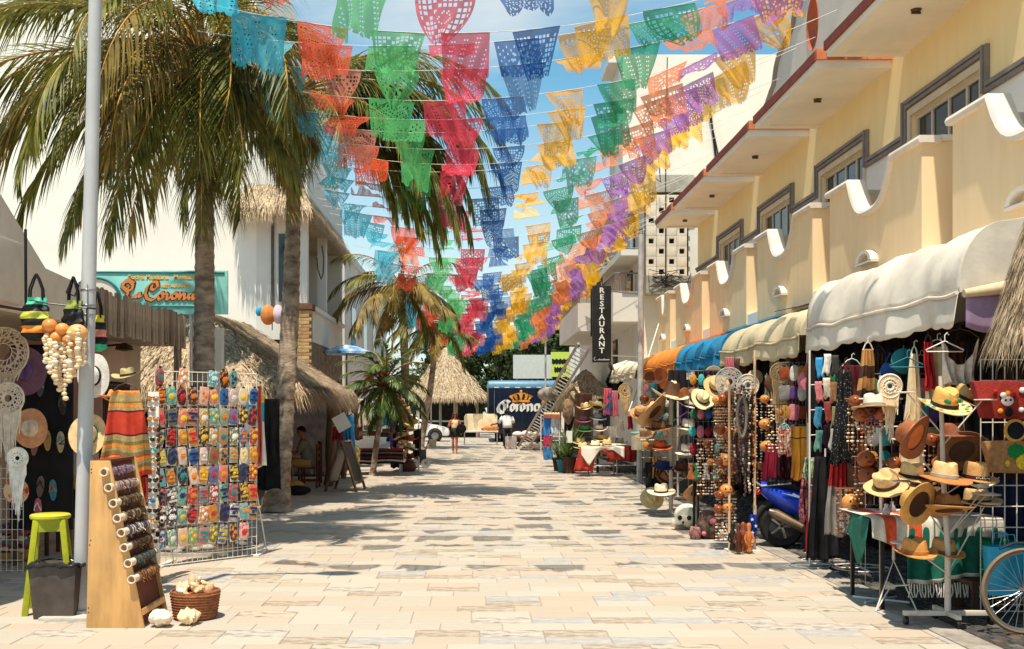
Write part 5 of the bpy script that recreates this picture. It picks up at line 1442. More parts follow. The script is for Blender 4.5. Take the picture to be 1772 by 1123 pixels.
for i in range(16):
 py_ = 690 + i * 17.6
 t = thing('sunglasses', '%s sunglasses, %s from the top of the white board' % (gcols[i], ORD[i]), 'sunglasses', W(264 - (5 if i % 3 == 1 else 0), py_, Yg - .02), 0, 'sunglasses on the white board')
 lm_ = C('lens_%d' % i, gc[i], rough=.12, var=.1, spec=.7)
 for s in (-1, 1):
  mb = MB(); mb.ball((s * .030, -.008, 0), (.027, .008, .022), 12, 6); mb.build('lens', lm_, t, smooth=80)
 mb = MB(); mb.tube([(-.058, .02, .012), (-.055, 0, .016), (-.03, -.01, .023), (0, -.012, .012), (.03, -.01, .023), (.055, 0, .016), (.058, .02, .012)], .004, 5); mb.build('frame', C('gframe_%d' % (i % 3), [(60, 40, 26), (28, 26, 26), (120, 80, 40)][i % 3]), t)
bs = MB(); rs = random.Random(4)
for i in range(56): bs.ball(W(276 + rs.uniform(-4, 4), 735 + i * 3.6, Yg - .1), rs.uniform(.012, .022), 6, 5, rs.choice((0, 0, 1, 2)))
bs.tube([W(276, 725, Yg - .1), W(276, 940, Yg - .1)], .004, 4)
tag(bs.build('beaded_strand', [black, dark_wood, shell_b]), 'dark beaded strand hanging between the sunglasses board and the wire rack', 'beads')
# wire rack with pouches
rk = thing('wire_rack', 'white wire grid rack hung full of small painted souvenirs', 'rack', (WX(272, 11.45), 11.45, 0))
ra, rb_ = Vector((WX(268, 11.45), 11.45, 0)), Vector((WX(444, 12.4), 12.4, 0))
def RP(u, z):
 p = ra.lerp(rb_, u); return Vector((p.x, p.y, z))
mb = MB(); nxw, nzw = 20, 20
for i in range(nxw + 1): mb.tube([RP(i / nxw, .02) - rk.location, RP(i / nxw, 2.17) - rk.location], .006 if i in (0, nxw) else .0035, 5)
for j in range(nzw + 1): mb.tube([RP(0, .02 + 2.15 * j / nzw) - rk.location, RP(1, .02 + 2.15 * j / nzw) - rk.location], .006 if j in (0, nzw) else .0035, 5)
tag(mb.build('wire_grid', white_paint, rk), kind='stuff')
mb = MB()
for u in (0.02, .98):
 p = RP(u, 0) - rk.location; mb.tube([p + Vector((0, 0, .9)), p + Vector((.05, .45, .01))], .008, 6); mb.bx(p.x - .01, p.x + .06, p.y - .05, p.y + .5, 0, .02)
mb.each('stand_leg', white_paint, rk)
pcol = {'coral pink': (226, 120, 110), 'red': (200, 60, 60), 'orange': (232, 140, 66), 'turquoise': (60, 180, 190), 'blue': (50, 120, 180), 'dark brown': (70, 46, 44), 'mint green': (130, 180, 150), 'pale pink': (232, 190, 178), 'mustard': (214, 160, 60), 'olive': (120, 128, 84), 'white': (228, 214, 200), 'charcoal': (58, 58, 66)}
acol = {'yellow': (236, 190, 60), 'orange': (236, 130, 50), 'white': (236, 226, 214), 'red': (206, 50, 50), 'teal': (40, 140, 140), 'navy': (40, 50, 100)}
pn, an = list(pcol), list(acol)
rs = random.Random(31)
# pouch outlines: rounded slab and oval
def pouch(kind):
 mb = MB(); n = 18; pts = []
 for i in range(n):
  a = 2 * pi * i / n
  e = 2 / (5 if kind == 0 else 2.3)
  pts.append((.05 * (abs(cos(a)) ** e) * (1 if cos(a) > 0 else -1), .088 * (abs(sin(a)) ** e) * (1 if sin(a) > 0 else -1)))
 mb.poly(pts, 1, -.012, .006)
 return mb.mesh('souvenir', pole_grey, bevel=.004)
PM = [pouch(0), pouch(1)]
def motif(kind):
 mb = MB()
 if kind == 0:
  for k in range(6):
   a = k * pi / 3; mb.ball((.019 * cos(a), -.0135, .019 * sin(a)), (.011, .003, .011), 7, 4)
  mb.ball((0, -.0145, 0), (.010, .004, .010), 8, 4)
 elif kind == 1:
  mb.ball((0, -.0135, -.01), (.030, .004, .034), 12, 5)
 elif kind == 2:
  mb.bx(-.042, .042, -.0155, -.0125, .02, .045); mb.bx(-.042, .042, -.0155, -.0125, -.05, -.03); mb.ball((0, -.0135, -.004), (.020, .004, .018), 10, 5)
 else:
  mb.ball((-.012, -.0135, .03), (.014, .004, .018), 8, 5); mb.ball((.016, -.0135, .0), (.016, .004, .022), 8, 5); mb.ball((-.01, -.0135, -.04), (.018, .004, .018), 8, 5)
 return mb.mesh('motif', pole_grey, smooth=60)
MM = [motif(i) for i in range(4)]
cardb = MB(); cardb.bx(-.049, .049, .0065, .0085, -.095, .088); cardm = cardb.mesh('backing_card', C('card_pale', (222, 206, 190), rough=.2, spec=.6))
tagm = MB(); tagm.bx(-.014, .014, -.006, 0, .085, .105); tagme = tagm.mesh('clip', black_paint)
rowz = [653.6, 685.4, 721.7, 756.5, 789.9, 823, 858, 893, 929]
last = {}
rang = atan2(rb_.y - ra.y, rb_.x - ra.x)
for r_ in range(9):
 z = 1.75 - (rowz[r_] - 708) * 11.7 / 1800
 for c_ in range(10):
  if r_ == 0 and c_ in (1, 3, 4, 8, 9): continue
  if r_ == 8 and c_ == 9: continue
  u = .045 + c_ * .101 + rs.uniform(-.008, .008)
  k = rs.choice(pn)
  while k == last.get(c_) or k == last.get('p'): k = rs.choice(pn)
  last[c_] = k; last['p'] = k
  a = rs.choice([q for q in an if q != k])
  p = RP(u, z + rs.uniform(-.008, .008)) + Vector((sin(rang) * .02, -.022, 0))
  o = obj('souvenir', PM[rs.random() < .4], None, p, (rs.uniform(-.08, .08), rs.uniform(-.17, .17), rang + rs.uniform(-.12, .12)), (rs.uniform(1.0, 1.22), 1, rs.uniform(1.0, 1.22)))
  setmat(o, C('souv_%s_%s' % (k.replace(' ', '_'), a), pcol[k], rough=.3, var=.15, scale=34, spec=.5, col2=s2l(tuple(int(q * .75 + 50) for q in acol[a])), lo=.50, hi=.56))
  tag(o, '%s painted souvenir with %s motif, %s row, %s column of the wire rack' % (k, a, ORD[r_], ORD[c_]), 'souvenir', 'painted souvenirs on the wire rack')
  q = obj('motif', rs.choice(MM), o); setmat(q, C('mot_' + a, acol[a], rough=.35, var=.2, scale=30))
  obj('clip', tagme, o); obj('backing_card', cardm, o)
# beach towel
cy_, yl_, wh_ = C('towel_cyan', (40, 170, 205)), C('towel_yellow', (240, 195, 60)), C('towel_white', (228, 226, 220))
bt = garment('beach_towel', 'cyan, yellow and white beach towel hanging right of the wire rack', 'towel', W(441, 684, 13.4), .24, .26, .92, [cy_, yl_, wh_, C('towel_blue', (50, 100, 170))], [(.10, 1), (.37, 0), (1, 2)], folds=1.5, depth=.02, strap=False)
mb = MB(); mb.ball((-.05, -.03, -.55), (.06, .006, .06), 10, 5); mb.ball((.03, -.03, -.70), (.04, .006, .04), 10, 5); mb.build('towel_flower', C('towel_blue', (50, 100, 170)), bt, smooth=60)
garment('orange_scarf', 'thin orange scarf hanging at the right end of the wire rack', 'scarf', W(449, 668, 13.2), .05, .05, 1.0, [C('scarf_orange', (214, 92, 60))], folds=1, strap=False)
garment('dark_curtain', 'dark fabric hanging behind the beach towel at the hut corner', 'curtain', W(458, 690, 17.2), .5, .5, 1.5, [black], folds=4, strap=False)
# stall display at far left: dark board with sandals, hats and macrame
Yd = 11.6
bd = thing('sandal_board', 'tall black cloth covered board hung with sandals at far left', 'display board', (WX(72, Yd), Yd, 0))
mb = MB(); mb.bx(-.36, .34, 0, .05, .40, WZ(596, Yd)); mb.build('board', black, bd, bevel=.01)
mb = MB(); mb.bx(-.34, -.30, .01, .06, 0, .39); mb.bx(.28, .32, .01, .06, 0, .39); mb.each('board_leg', dark_wood, bd)
sole = MB(); pts = []
for i in range(20):
 a = 2 * pi * i / 20; pts.append((.042 * cos(a) * (1 + .16 * sin(a)) , .12 * sin(a)))
sole.poly(pts, 1, -.012, .006); solem = sole.mesh('sandal', pole_grey, bevel=.003)
stp = MB(); stp.tube([(0, -.016, .07), (-.02, -.034, .03), (-.04, -.014, -.02)], .007, 5); stp.tube([(0, -.016, .07), (.02, -.034, .03), (.04, -.014, -.02)], .007, 5); stpm = stp.mesh('sandal_strap', pole_grey, smooth=60)
for (px_, py_, rgb, srgb, lab) in ((70, 668, (90, 100, 110), (150, 160, 170), 'grey blue sandal at the top of the black board'), (82, 762, (190, 150, 90), (120, 150, 90), 'tan and green flowered sandal in the middle of the black board'), (105, 765, (200, 170, 130), (70, 160, 160), 'cream and teal sandal at the middle right of the black board'),
         (70, 842, (120, 100, 90), (60, 50, 50), 'brown patterned sandal low on the black board'), (92, 848, (60, 130, 140), (200, 100, 60), 'multicoloured teal and orange sandal low on the black board'), (66, 880, (190, 100, 120), (230, 210, 210), 'pink sandal at the bottom of the black board'), (60, 770, (150, 110, 100), (90, 60, 60), 'dusky brown sandal half hidden by the round flowered hat'),
         (108, 700, (60, 54, 50), (100, 90, 80), 'dark sandal below the shell mobile')):
 o = obj('sandal', solem, None, W(px_, py_, Yd - .02), (0, U(-.12, .12), 0)); setmat(o, C('sandal_%d_%d' % (px_, py_), rgb, var=.3, scale=30)); tag(o, lab, 'sandal', 'sandals on the black board')
 q = obj('sandal_strap', stpm, o); setmat(q, C('sstrap_%d_%d' % (px_, py_), srgb))
mb = MB(); mb.bx(-.045, .045, -.008, 0, -.06, .06)
o = mb.build('green_tag', C('tag_green', (50, 170, 110))); o.location = W(57, 668, Yd - .02); tag(o, 'small bright green card pinned on the black board', 'card')
hat('purple flowered hat hanging upright at the far left, facing the street', W(42, 642, 11.3), (110, 78, 130), None, .09, .11, .23, .03, (pi / 2, 0, .35), brim_rgb=(120, 84, 100))
hat('white hat with orange flowered brim hanging on the black board', W(53, 741, 11.2), (232, 214, 190), None, .08, .11, .185, .02, (pi / 2, 0, .05), brim_rgb=(226, 165, 120))
hat('white hat with black crown lining hanging behind the lamp post', W(163, 650, 10.9), (228, 222, 212), (30, 28, 30), .085, .10, .20, .02, (pi / 2, 0, -.3))
hat('pale green hat with dark band hanging in front of the door grille', W(222, 650, 12.5), (196, 180, 130), (60, 50, 40), .09, .10, .19, .05, (.12, -.15, 0))
hat('cream hat with floral band half hidden behind the lamp post', W(152, 752, 11.0), (226, 190, 140), (80, 120, 100), .10, .12, .20, .02, (pi / 2.4, 0, 0))
macrame('cream macrame disc hanging highest at the far left edge', W(6, 566, 10.9), .26, .75, (206, 190, 166), 1, spokes=16)
macrame('cream netted macrame with long cords hanging at the far left edge', W(14, 662, 10.6), .16, .95, (222, 210, 192), 2)
macrame('white dreamcatcher with a long thick fringe over a round flowered fan at far left', W(30, 775, 10.2), .10, .72, (240, 236, 226), 3, fr=34)
fan = MB(); fan.lathe([(0, -.01), (.12, -.01), (.13, 0), (.12, .01), (0, .01)], 24, M=Matrix.Rotation(pi / 2, 4, 'X')); o = fan.build('round_fan', C('fan_cream', (230, 200, 160), col2=s2l((200, 60, 40)), scale=14, lo=.5, hi=.6), smooth=40); o.location = W(28, 850, 10.4); tag(o, 'round flowered straw fan behind the white dreamcatcher fringe', 'fan')
wg = thing('wire_grid_stand', 'small white wire grid panel standing at the far left edge', 'rack', W(8, 860, 11.2))
mb = MB()
for i in range(6): mb.tube([(-.1 + .06 * i, 0, -.9), (-.1 + .06 * i, 0, .35)], .004, 5)
for j in range(12): mb.tube([(-.1, 0, -.9 + .11 * j), (.2, 0, -.9 + .11 * j)], .004, 5)
tag(mb.build('wire', white_paint, wg), kind='stuff')
# bowl of textiles
bw_ = thing('wooden_bowl', 'wide wooden bowl heaped with folded textiles on the ground', 'bowl', (WX(18, 12.0), 12.0, 0))
mb = MB(); mb.lathe([(0, .0), (.18, .0), (.26, .06), (.30, .13), (.285, .13), (.24, .07), (0, .03)], 28); mb.build('bowl_body', C('bowl_wood', (196, 150, 80), var=.15), bw_, smooth=50)
tx = [(196, 90, 60), (60, 60, 110), (220, 190, 150), (180, 60, 50), (70, 110, 140), (230, 215, 190)]
for i in range(6):
 mb = MB();
 mb.grid(lambda u, v: ((u - .5) * (.52 - .04 * i), (v - .5) * .4, .15 + i * .048 + .012 * sin(u * 14 + i) + .01 * sin(v * 9 + i * 2) - .03 * (abs(u - .5) * 2) ** 4), 16, 8)
 o = mb.build('folded_textile', [C('textile_%d' % i, tx[i], var=.6, scale=16, col2=s2l(tx[(i + 2) % 6]), lo=.45, hi=.55)], None, smooth=60, solid=.045); o.location = bw_.location; o.rotation_euler = (0, 0, U(-.2, .2))
 tag(o, 'folded patterned textile in the wooden bowl, %s from the bottom' % ORD[i], 'textile', 'folded textiles in the wooden bowl')
hat('cream hat lying on top of the textile pile', W(18, 930, 12.0) , (232, 208, 160), None, .09, .12, .15, .02)
# shelf with hanging things behind stool
sf = thing('side_shelf', 'brown side table against the beige wall behind the lamp post', 'table', (WX(118, 12.6), 12.6, 0))
mb = MB(); mb.bx(-.22, .22, -.2, .2, .86, .90); mb.build('table_top', C('terracotta_wood', (170, 90, 56)), sf, bevel=.004)
for x in (-.19, .19):
 for y in (-.17, .17):
  mb = MB(); mb.bx(x - .02, x + .02, y - .02, y + .02, 0, .859); mb.build('leg', dark_wood, sf)
mb = MB(); mb.bx(-.19, .19, -.18, -.17, .45, .85); mb.build('cloth_front', black, sf)
mk = MB(); mk.ball((0, 0, 0), (.05, .03, .09), 12, 8); o = mk.build('wooden_mask', gourd_o, smooth=60); o.location = W(132, 835, 12.3); tag(o, 'orange wooden mask hanging at the lamp post edge above the stool', 'mask')
wh2 = MB(); wh2.tube([(-.1, 0, -.04), (.1, 0, -.04), (.0, 0, .04), (-.1, 0, -.04)], .006, 5); wh2.tube([(0, 0, .04), (.0, 0, .07), (.025, 0, .085)], .005, 5)
o = wh2.build('clothes_hanger', black_paint); o.location = W(118, 762, 11.4); tag(o, 'empty black clothes hanger beside the lamp post', 'hanger')
# ================================================================== RIGHT STALLS, nearest first
# --- thatch corner at the right edge
Yt_ = 7.75
tc_ = thing('straw_canopy', 'shaggy brown straw canopy edge hanging at the right border of the picture', 'canopy', (4.5, Yt_, 2.62))
mb = MB()
def fnt(u, v):
 a = -1.9 + 2.4 * u
 r = .36 + .34 * v
 return (.12 + r * sin(a) * .9, -r * cos(a) * .5 + .2, .75 - 1.05 * v)
mb.grid(fnt, 16, 10); mb.build('roof', thatch_m, tc_, smooth=60)
stt = MB()
def sft():
 u, v = R(), R() ** .8
 p = Vector(fnt(u, v)); q = Vector(fnt(u, max(0, v - .05))); d = (p - q).normalized() if (p - q).length > 1e-5 else Vector((0, 0, -1))
 a = -1.9 + 2.4 * u
 return p, d, Vector((sin(a), -cos(a), .3)).normalized()
straw_strands(stt, 5200, sft, L=(.10, .30), w=(.003, .007), droop=.15, spread=.3, ks=(0, 0, 1, 2))
tag(stt.build('straw', [straw_m, thatch_m, straw_dark], tc_), kind='stuff')
# --- hat stand
Ya = 8.45
hs = thing('hat_stand', 'white rusty hat stand on castors with slanted arms, nearest to the camera', 'stand', (WX(1640, Ya), Ya, 0))
mb = MB(); mb.tube([(0, 0, .10), (.0, 0, .6), (-.035, 0, 1.2), (-.06, 0, 2.02)], [.026, .024, .020, .016], 10); mb.build('post', rust_white, hs, smooth=50)
mb = MB(); mb.bx(-.36, .37, -.022, .022, .075, .115); mb.build('base_bar', rust_white, hs, bevel=.006)
mb = MB(); mb.bx(-.02, .02, -.20, -.0225, .075, .115); mb.bx(-.02, .02, .0225, .25, .075, .115); mb.build('base_bar', rust_white, hs, bevel=.006)
cst = MB(); cst.lathe([(.0, -.014), (.032, -.014), (.034, 0), (.032, .014), (0, .014)], 14, M=Matrix.Rotation(pi / 2, 4, 'Y'), c=(0, 0, .034)); cst.box((0, 0, .06), (.034, .02, .03)); cstm = cst.mesh('castor', black_paint, smooth=40)
for p in ((-.34, 0, 0), (.35, 0, 0), (.0, -.18, 0), (0, .23, 0)): obj('castor', cstm, hs, p)
def arm(z0, x1, z1, y1=0):
 xb_ = -.03 * z0
 mb = MB(); mb.tube([(xb_, 0, z0), (xb_ + x1, y1, z1)], .006, 6)
 o = mb.build('arm', rust_white, hs)
 mb = MB(); mb.lathe([(0, 0), (.085, 0), (.09, .006), (.085, .012), (0, .012)], 20, (xb_ + x1 + (.03 if x1 > 0 else -.03), y1, z1)); mb.build('plate', rust_white, o, smooth=40)
for a_ in ((.72, -.31, 1.16), (.70, .33, 1.05, .0), (.70, .28, .76 + .3), (1.12, -.30, 1.50), (1.05, .18, 1.20, -.1), (1.55, -.28, 1.88), (1.45, .32, 1.82), (.42, -.33, .66), (.40, .32, .98)):
 arm(*a_)
mb = MB(); mb.lathe([(0, 0), (.085, 0), (.09, .006), (.085, .012), (0, .012)], 20, (.04, -.05, .90)); mb.build('plate', rust_white, hs, smooth=40)
mb = MB(); mb.lathe([(0, 0), (.085, 0), (.09, .006), (.085, .012), (0, .012)], 20, (-.02, -.05, 1.74)); mb.build('plate', rust_white, hs, smooth=40)
hat('straw hat painted with sunflowers and green leaves, highest on the nearest hat stand', W(1634, 702, 8.25), (226, 172, 92), (40, 34, 30), .095, .145, .195, .03, (.30, .05, .1), brim_rgb=(228, 196, 130))
ph_ = [o for o in COL.objects if o.get('label', '').startswith('straw hat painted')][0]
mb = MB(); rs = random.Random(2)
for k in range(22):
 a = 2 * pi * k / 22; r_ = .155 + .02 * (k % 2)
 mb.ball((r_ * cos(a), r_ * 1.16 * sin(a), .010 + .03 * ((r_ - .095) / .1) ** 1.7 * cos(a) ** 2 - .03 * ((r_ - .095) / .1) * sin(a) ** 2), (.020, .014, .005), 8, 4, k % 3)
for (x, z, k) in ((-.05, .065, 1), (-.03, .06, 1), (0.0, .062, 2), (.03, .068, 1), (.055, .075, 1), (.012, .075, 2)):
 mb.ball((x, -sqrt(max(0, .1 ** 2 - x * x)) * 1.14, z), (.020, .008, .018), 8, 5, k)
mb.each('painted_flower', [C('pf_blue', (90, 180, 180)), C('pf_green', (40, 130, 80)), C('pf_orange', (232, 130, 40))], ph_, smooth=60)
hat('brown felt hat with an orange crown tilted to show its dark inside', W(1585, 756, 8.15), (150, 88, 52), (214, 120, 60), .10, .14, .175, .02, (-1.0, -.60, .35), brim_rgb=(150, 92, 60), droop=.01)
hat('light straw hat with a black and white band, left of the middle tier', W(1577, 826, 8.3), (222, 178, 116), (36, 30, 28), .09, .12, .165, .05, (.1, .08, 0))
hat('cream straw hat with a wide tan brim in the middle of the nearest stand', W(1634, 826, 8.15), (228, 186, 128), (170, 160, 140), .095, .125, .20, .0, (.05, .1, 0), brim_rgb=(190, 120, 66), droop=.02)
hat('tan fedora with a dark red band and white lettering beside the hat stand', W(1688, 828, 8.3), (196, 146, 88), (66, 26, 28), .095, .135, .165, .02, (.08, .06, .1), text='MEXICO')
hat('golden straw hat tilted up to show its inside, coloured dark for shade', W(1590, 872, 8.1), (212, 156, 82), (70, 40, 24), .10, .12, .175, .02, (-1.05, -.55, .2))
hat('brown straw hat with small holes and an upturned front, lower tier of the nearest stand', W(1642, 882, 8.15), (170, 112, 62), (90, 54, 30), .095, .12, .19, .03, (-.25, .05, 0), brim_rgb=(200, 140, 74))
hat('golden brown hat on the lowest left arm of the nearest stand', W(1583, 957, 8.25), (206, 142, 74), (170, 108, 50), .095, .12, .165, .03, (.05, .0, 0))
hat('tan straw hat with air holes behind the post on the lowest tier', W(1632, 957, 8.55), (190, 140, 82), (120, 80, 44), .09, .12, .16, .03, (.05, .05, .2))
hat('plain brown hat behind the tilted golden hat', W(1600, 862, 8.7), (110, 72, 48), None, .09, .11, .17, .02, (.2, -.4, 0))
hat('white hat with a wide flat natural brim standing on a rear rack', W(1512, 704, 9.3), (224, 212, 192), (150, 140, 124), .09, .12, .19, .0, (-.12, .02, 0), brim_rgb=(212, 172, 120))
hat('brown striped straw hat behind the sunflower painted hat', W(1663, 690, 8.9), (190, 150, 96), (60, 40, 28), .09, .12, .17, .03, (.2, .45, 0))
hat('reddish brown hat brim seen behind the hat stand post', W(1650, 752, 8.9), (150, 84, 52), None, .085, .10, .17, .0, (.0, 0, 0))
# --- serape table
Ytb = 9.35
tbx0, tbx1 = WX(1500, Ytb), WX(1702, Ytb)
tb_ = thing('goods_table', 'folding table covered with striped and green cloths beside the nearest hat stand', 'table', ((tbx0 + tbx1) / 2, Ytb, 0))
hw_ = (tbx1 - tbx0) / 2
mb = MB(); mb.bx(-hw_, hw_, -.28, .5, .76, .79); mb.build('table_top', dark_wood, tb_)
for (x, y) in ((-hw_ + .04, -.25), (hw_ - .04, -.25), (-hw_ + .04, .47), (hw_ - .04, .47)):
 mb = MB(); mb.bx(x - .016, x + .016, y - .016, y + .016, -.01, .759); mb.build('leg', black_paint, tb_)
mb = MB(); mb.tube([(-hw_ - .05, -.34, 0), (-hw_ + .16, -.2, .42), (-hw_ + .30, -.36, -.0)], .008, 6); mb.tube([(-hw_ + .16, -.2, .42), (-hw_ + .16, -.2, .62)], .013, 6); mb.tube([(-hw_ - .05, -.34, .0), (-hw_ + .12, -.24, .20), (-hw_ + .25, -.30, .22)], .007, 6); mb.build('folding_stand', white_paint, tb_)
tor, tow, togr, togy = C('tc_orange', (214, 84, 46), var=.15, scale=30), C('tc_white', (214, 202, 184), var=.12, scale=20), C('tc_green', (20, 92, 74), var=.25, scale=12), C('tc_grey', (190, 180, 166), var=.12, scale=14)
def drape(name, label, xs, ztop, drops, mats_, kf, par_loc, n=30, yb=.5, fold=.02, cat='tablecloth'):
 """cloth over the table: top sheet then front fall; drops(u) gives fall length"""
 def fn(u, v):
  x = xs[0] + (xs[1] - xs[0]) * u
  if v < .35:
   t = v / .35; return (x, yb - (yb + .30) * t, ztop + .004 + .004 * sin(u * 20) * sin(v * 20))
  t = (v - .35) / .65; L_ = drops(u)
  return (x + .015 * sin(u * 9) * t, -.30 - .02 * sin(min(1, t * 5) * pi / 2) - fold * t * (1 + sin(u * 34 + 2 * t)), ztop - L_ * t)
 mb = MB(); mb.grid(fn, n, 24, kf=kf)
 o = mb.build(name, mats_, None, smooth=70, solid=.006); o.location = par_loc
 return tag(o, label, cat)
drape('green_tablecloth', 'dark green fringed cloth hanging below the striped cloth on the goods table', (-hw_ + .22, hw_ - .02), .795, lambda u: .50 + .05 * (1 - u) + .02 * sin(u * 7), [togr, tow], lambda i, j: 1 if j >= 23 else 0, tb_.location)
mb = MB()
for i in range(34):
 x = -hw_ + .24 + (2 * hw_ - .28) * i / 33; mb.tube([(x, -.335, .24 + U(-.01, .01)), (x + U(-.01, .01), -.345, .17), (x + U(-.015, .015), -.345, .12)], .006, 4)
gt = [o for o in COL.objects if o.name == 'green_tablecloth'][0]
tag(mb.build('fringe', tow, gt), kind='stuff')
def kfs(i, j):
 u = (i + .5) / 30
 return [1, 0, 1, 0, 1][int(u * 5)] if u < .999 else 0
drape('striped_tablecloth', 'white and orange striped cloth with a green corner over the left of the goods table', (-hw_ - .08, -hw_ + .46), .805, lambda u: .17 + .22 * u, [tor, tow, togr], kfs, tb_.location, fold=.012)
mb = MB(); mb.grid(lambda u, v: (-hw_ - .09 - .05 * v + .03 * u, -.30 + .5 * u, .80 - (.30 + .12 * sin(u * 5)) * v), 10, 8)
o = mb.build('green_cloth_end', togr, solid=.006, smooth=60); o.location = tb_.location; tag(o, 'green end of the striped cloth falling off the left side of the goods table', 'cloth')
drape('grey_tablecloth', 'plain grey white cloth over the right part of the goods table', (-hw_ + .47, hw_ + .02), .802, lambda u: .16 + .01 * sin(u * 9), [togy], lambda i, j: 0, tb_.location, fold=.008)
rs = random.Random(12)
trk = ['white', 'brown', 'silver', 'pale green', 'cream', 'dark', 'orange', 'pink', 'grey', 'blue']
trc = [(226, 220, 210), (110, 70, 44), (150, 150, 150), (150, 176, 140), (222, 200, 160), (40, 36, 34), (214, 120, 60), (214, 150, 150), (120, 118, 116), (70, 110, 160)]
for i in range(10):
 x = -hw_ + .12 + (2 * hw_ - .2) * i / 9.5
 mb = MB(); mb.lathe([(0, 0), (.028, .0), (.034, .02), (.024, .05), (.014, .06), (.018, .085), (0, .09)], 12); o = mb.build('trinket', C('trinket_%d' % i, trc[i], rough=.4, var=.3, scale=30), smooth=60)
 o.location = tb_.location + Vector((x, U(-.15, .2), .815)); s = U(.7, 1.15); o.scale = (s, s, s)
 tag(o, 'small %s ceramic trinket on the goods table, %s from its left end' % (trk[i], ORD[i]), 'trinket', 'trinkets on the goods table')
# crates, bags and wheel at right
gcrate = C('crate_green', (16, 110, 52), rough=.45)
for i, z in enumerate((.30, .47)):
 t = thing('plastic_crate', ['lower', 'upper'][i] + ' of two green plastic crates stacked behind the bicycle wheel', 'crate', (WX(1728, 8.95), 8.95, z), 0, 'stacked green crates')
 mb = MB(); mb.bx(-.14, .14, -.14, .14, 0, .012); mb.bx(-.14, .14, -.14, -.128, .012, .15); mb.bx(-.14, .14, .128, .14, .012, .15); mb.bx(-.14, -.128, -.128, .128, .012, .15); mb.bx(.128, .14, -.128, .128, .012, .15); mb.build('crate_shell', gcrate, t, bevel=.003)
 mb = MB(); mb.bx(-.15, .15, -.15, -.1405, .13, .155); mb.bx(-.15, .15, -.15, -.1405, .0, .02); mb.build('crate_rim', gcrate, t)
t = thing('crate_bench', 'low dark bench under the green crates', 'bench', (WX(1728, 8.95), 8.97, 0)); mb = MB(); mb.bx(-.3, .4, -.18, .22, .25, .29); mb.build('seat', dark_wood, t)
for x in (-.27, .37):
 for y in (-.15, .19):
  mb = MB(); mb.bx(x - .02, x + .02, y - .02, y + .02, 0, .249); mb.build('leg', dark_wood, t)
t = thing('cyan_bag', 'bright cyan shopping bag with thin handles behind the bicycle wheel', 'bag', (WX(1738, 8.6), 8.6, .22))
mb = MB(); mb.grid(lambda u, v: (.17 * cos(2 * pi * u) * (1 - .12 * v) + .008 * sin(u * 40), .09 * sin(2 * pi * u) + .008 * sin(u * 31 + v * 5), .40 - .40 * v), 28, 10); mb.add([(.15 * cos(2 * pi * k / 14), .09 * sin(2 * pi * k / 14), .004) for k in range(14)], [tuple(range(14))]); mb.build('bag_body', C('bag_cyan', (40, 160, 196), rough=.4, var=.15, scale=5, bump=.2, bscale=10), t, smooth=60)
mb = MB()
for y in (-.06, .06): mb.tube([(-.07, y, .39), (-.05, y, .50), (.05, y, .50), (.07, y, .39)], .006, 5)
mb.build('handle', C('bag_cyan', (40, 160, 196)), t)
# bicycle
bc = thing('bicycle', 'old bicycle with beige tyre entering the picture at the right edge', 'bicycle', (WX(1772, 8.1), 8.1, 0), .0)
rw = .335
def wheel(cx):
 o = MB(); o.lathe([(rw - .028, -.012), (rw - .012, -.018), (rw, -.008), (rw, .008), (rw - .012, .018), (rw - .028, .012)], 48, (cx, 0, rw), M=Matrix.Rotation(pi / 2, 4, 'X'), closed=True); w_ = o.build('wheel', C('tyre_beige', (128, 106, 80), var=.2), bc, smooth=60)
 o = MB(); o.lathe([(rw - .045, -.008), (rw - .029, -.012), (rw - .029, .012), (rw - .045, .008)], 48, (cx, 0, rw), M=Matrix.Rotation(pi / 2, 4, 'X'), closed=True); o.build('rim', steel, w_, smooth=60)
 o = MB()
 for k in range(28):
  a = 2 * pi * k / 28; b = a + (.35 if k % 2 else -.35); o.tube([(cx + .022 * cos(b), .015 if k % 4 < 2 else -.015, rw + .022 * sin(b)), (cx + (rw - .04) * cos(a), 0, rw + (rw - .04) * sin(a))], .0022, 4)
 o.cyl((cx, -.05, rw), (cx, .05, rw), .02, n=10)
 tag(o.build('spoke', steel, w_), kind='stuff')
wheel(0); wheel(1.02)
fr_m = C('bike_frame', (40, 44, 60), rough=.3)
mb = MB(); mb.tube([(0, 0, rw), (.12, 0, .62), (.17, 0, .86)], .014, 8); mb.tube([(.14, 0, .72), (.62, 0, .80)], .015, 8); mb.tube([(.13, 0, .66), (.52, 0, .28)], .016, 8); mb.tube([(.52, 0, .28), (.64, 0, .86)], .015, 8); mb.tube([(.52, 0, .28), (1.02, 0, rw)], .011, 8); mb.tube([(.62, 0, .8), (1.02, 0, rw)], .01, 8); mb.build('frame', fr_m, bc, smooth=60)
mb = MB(); mb.tube([(.17, -.27, .98), (.2, -.2, .96), (.17, 0, .92), (.2, .2, .96), (.17, .27, .98)], .011, 8); mb.tube([(.17, 0, .86), (.17, 0, .93)], .012, 8); mb.build('handlebar', steel, bc, smooth=60)
mb = MB(); mb.ball((.64, 0, .9), (.13, .07, .03), 14, 8); mb.build('saddle', black, bc, smooth=60)
mb = MB(); mb.tube([(.0 + .38 * cos(a), 0, rw + .38 * sin(a)) for a in (.2, .6, 1, 1.4, 1.8, 2.1)], .012, 6); mb.build('mudguard', fr_m, bc)
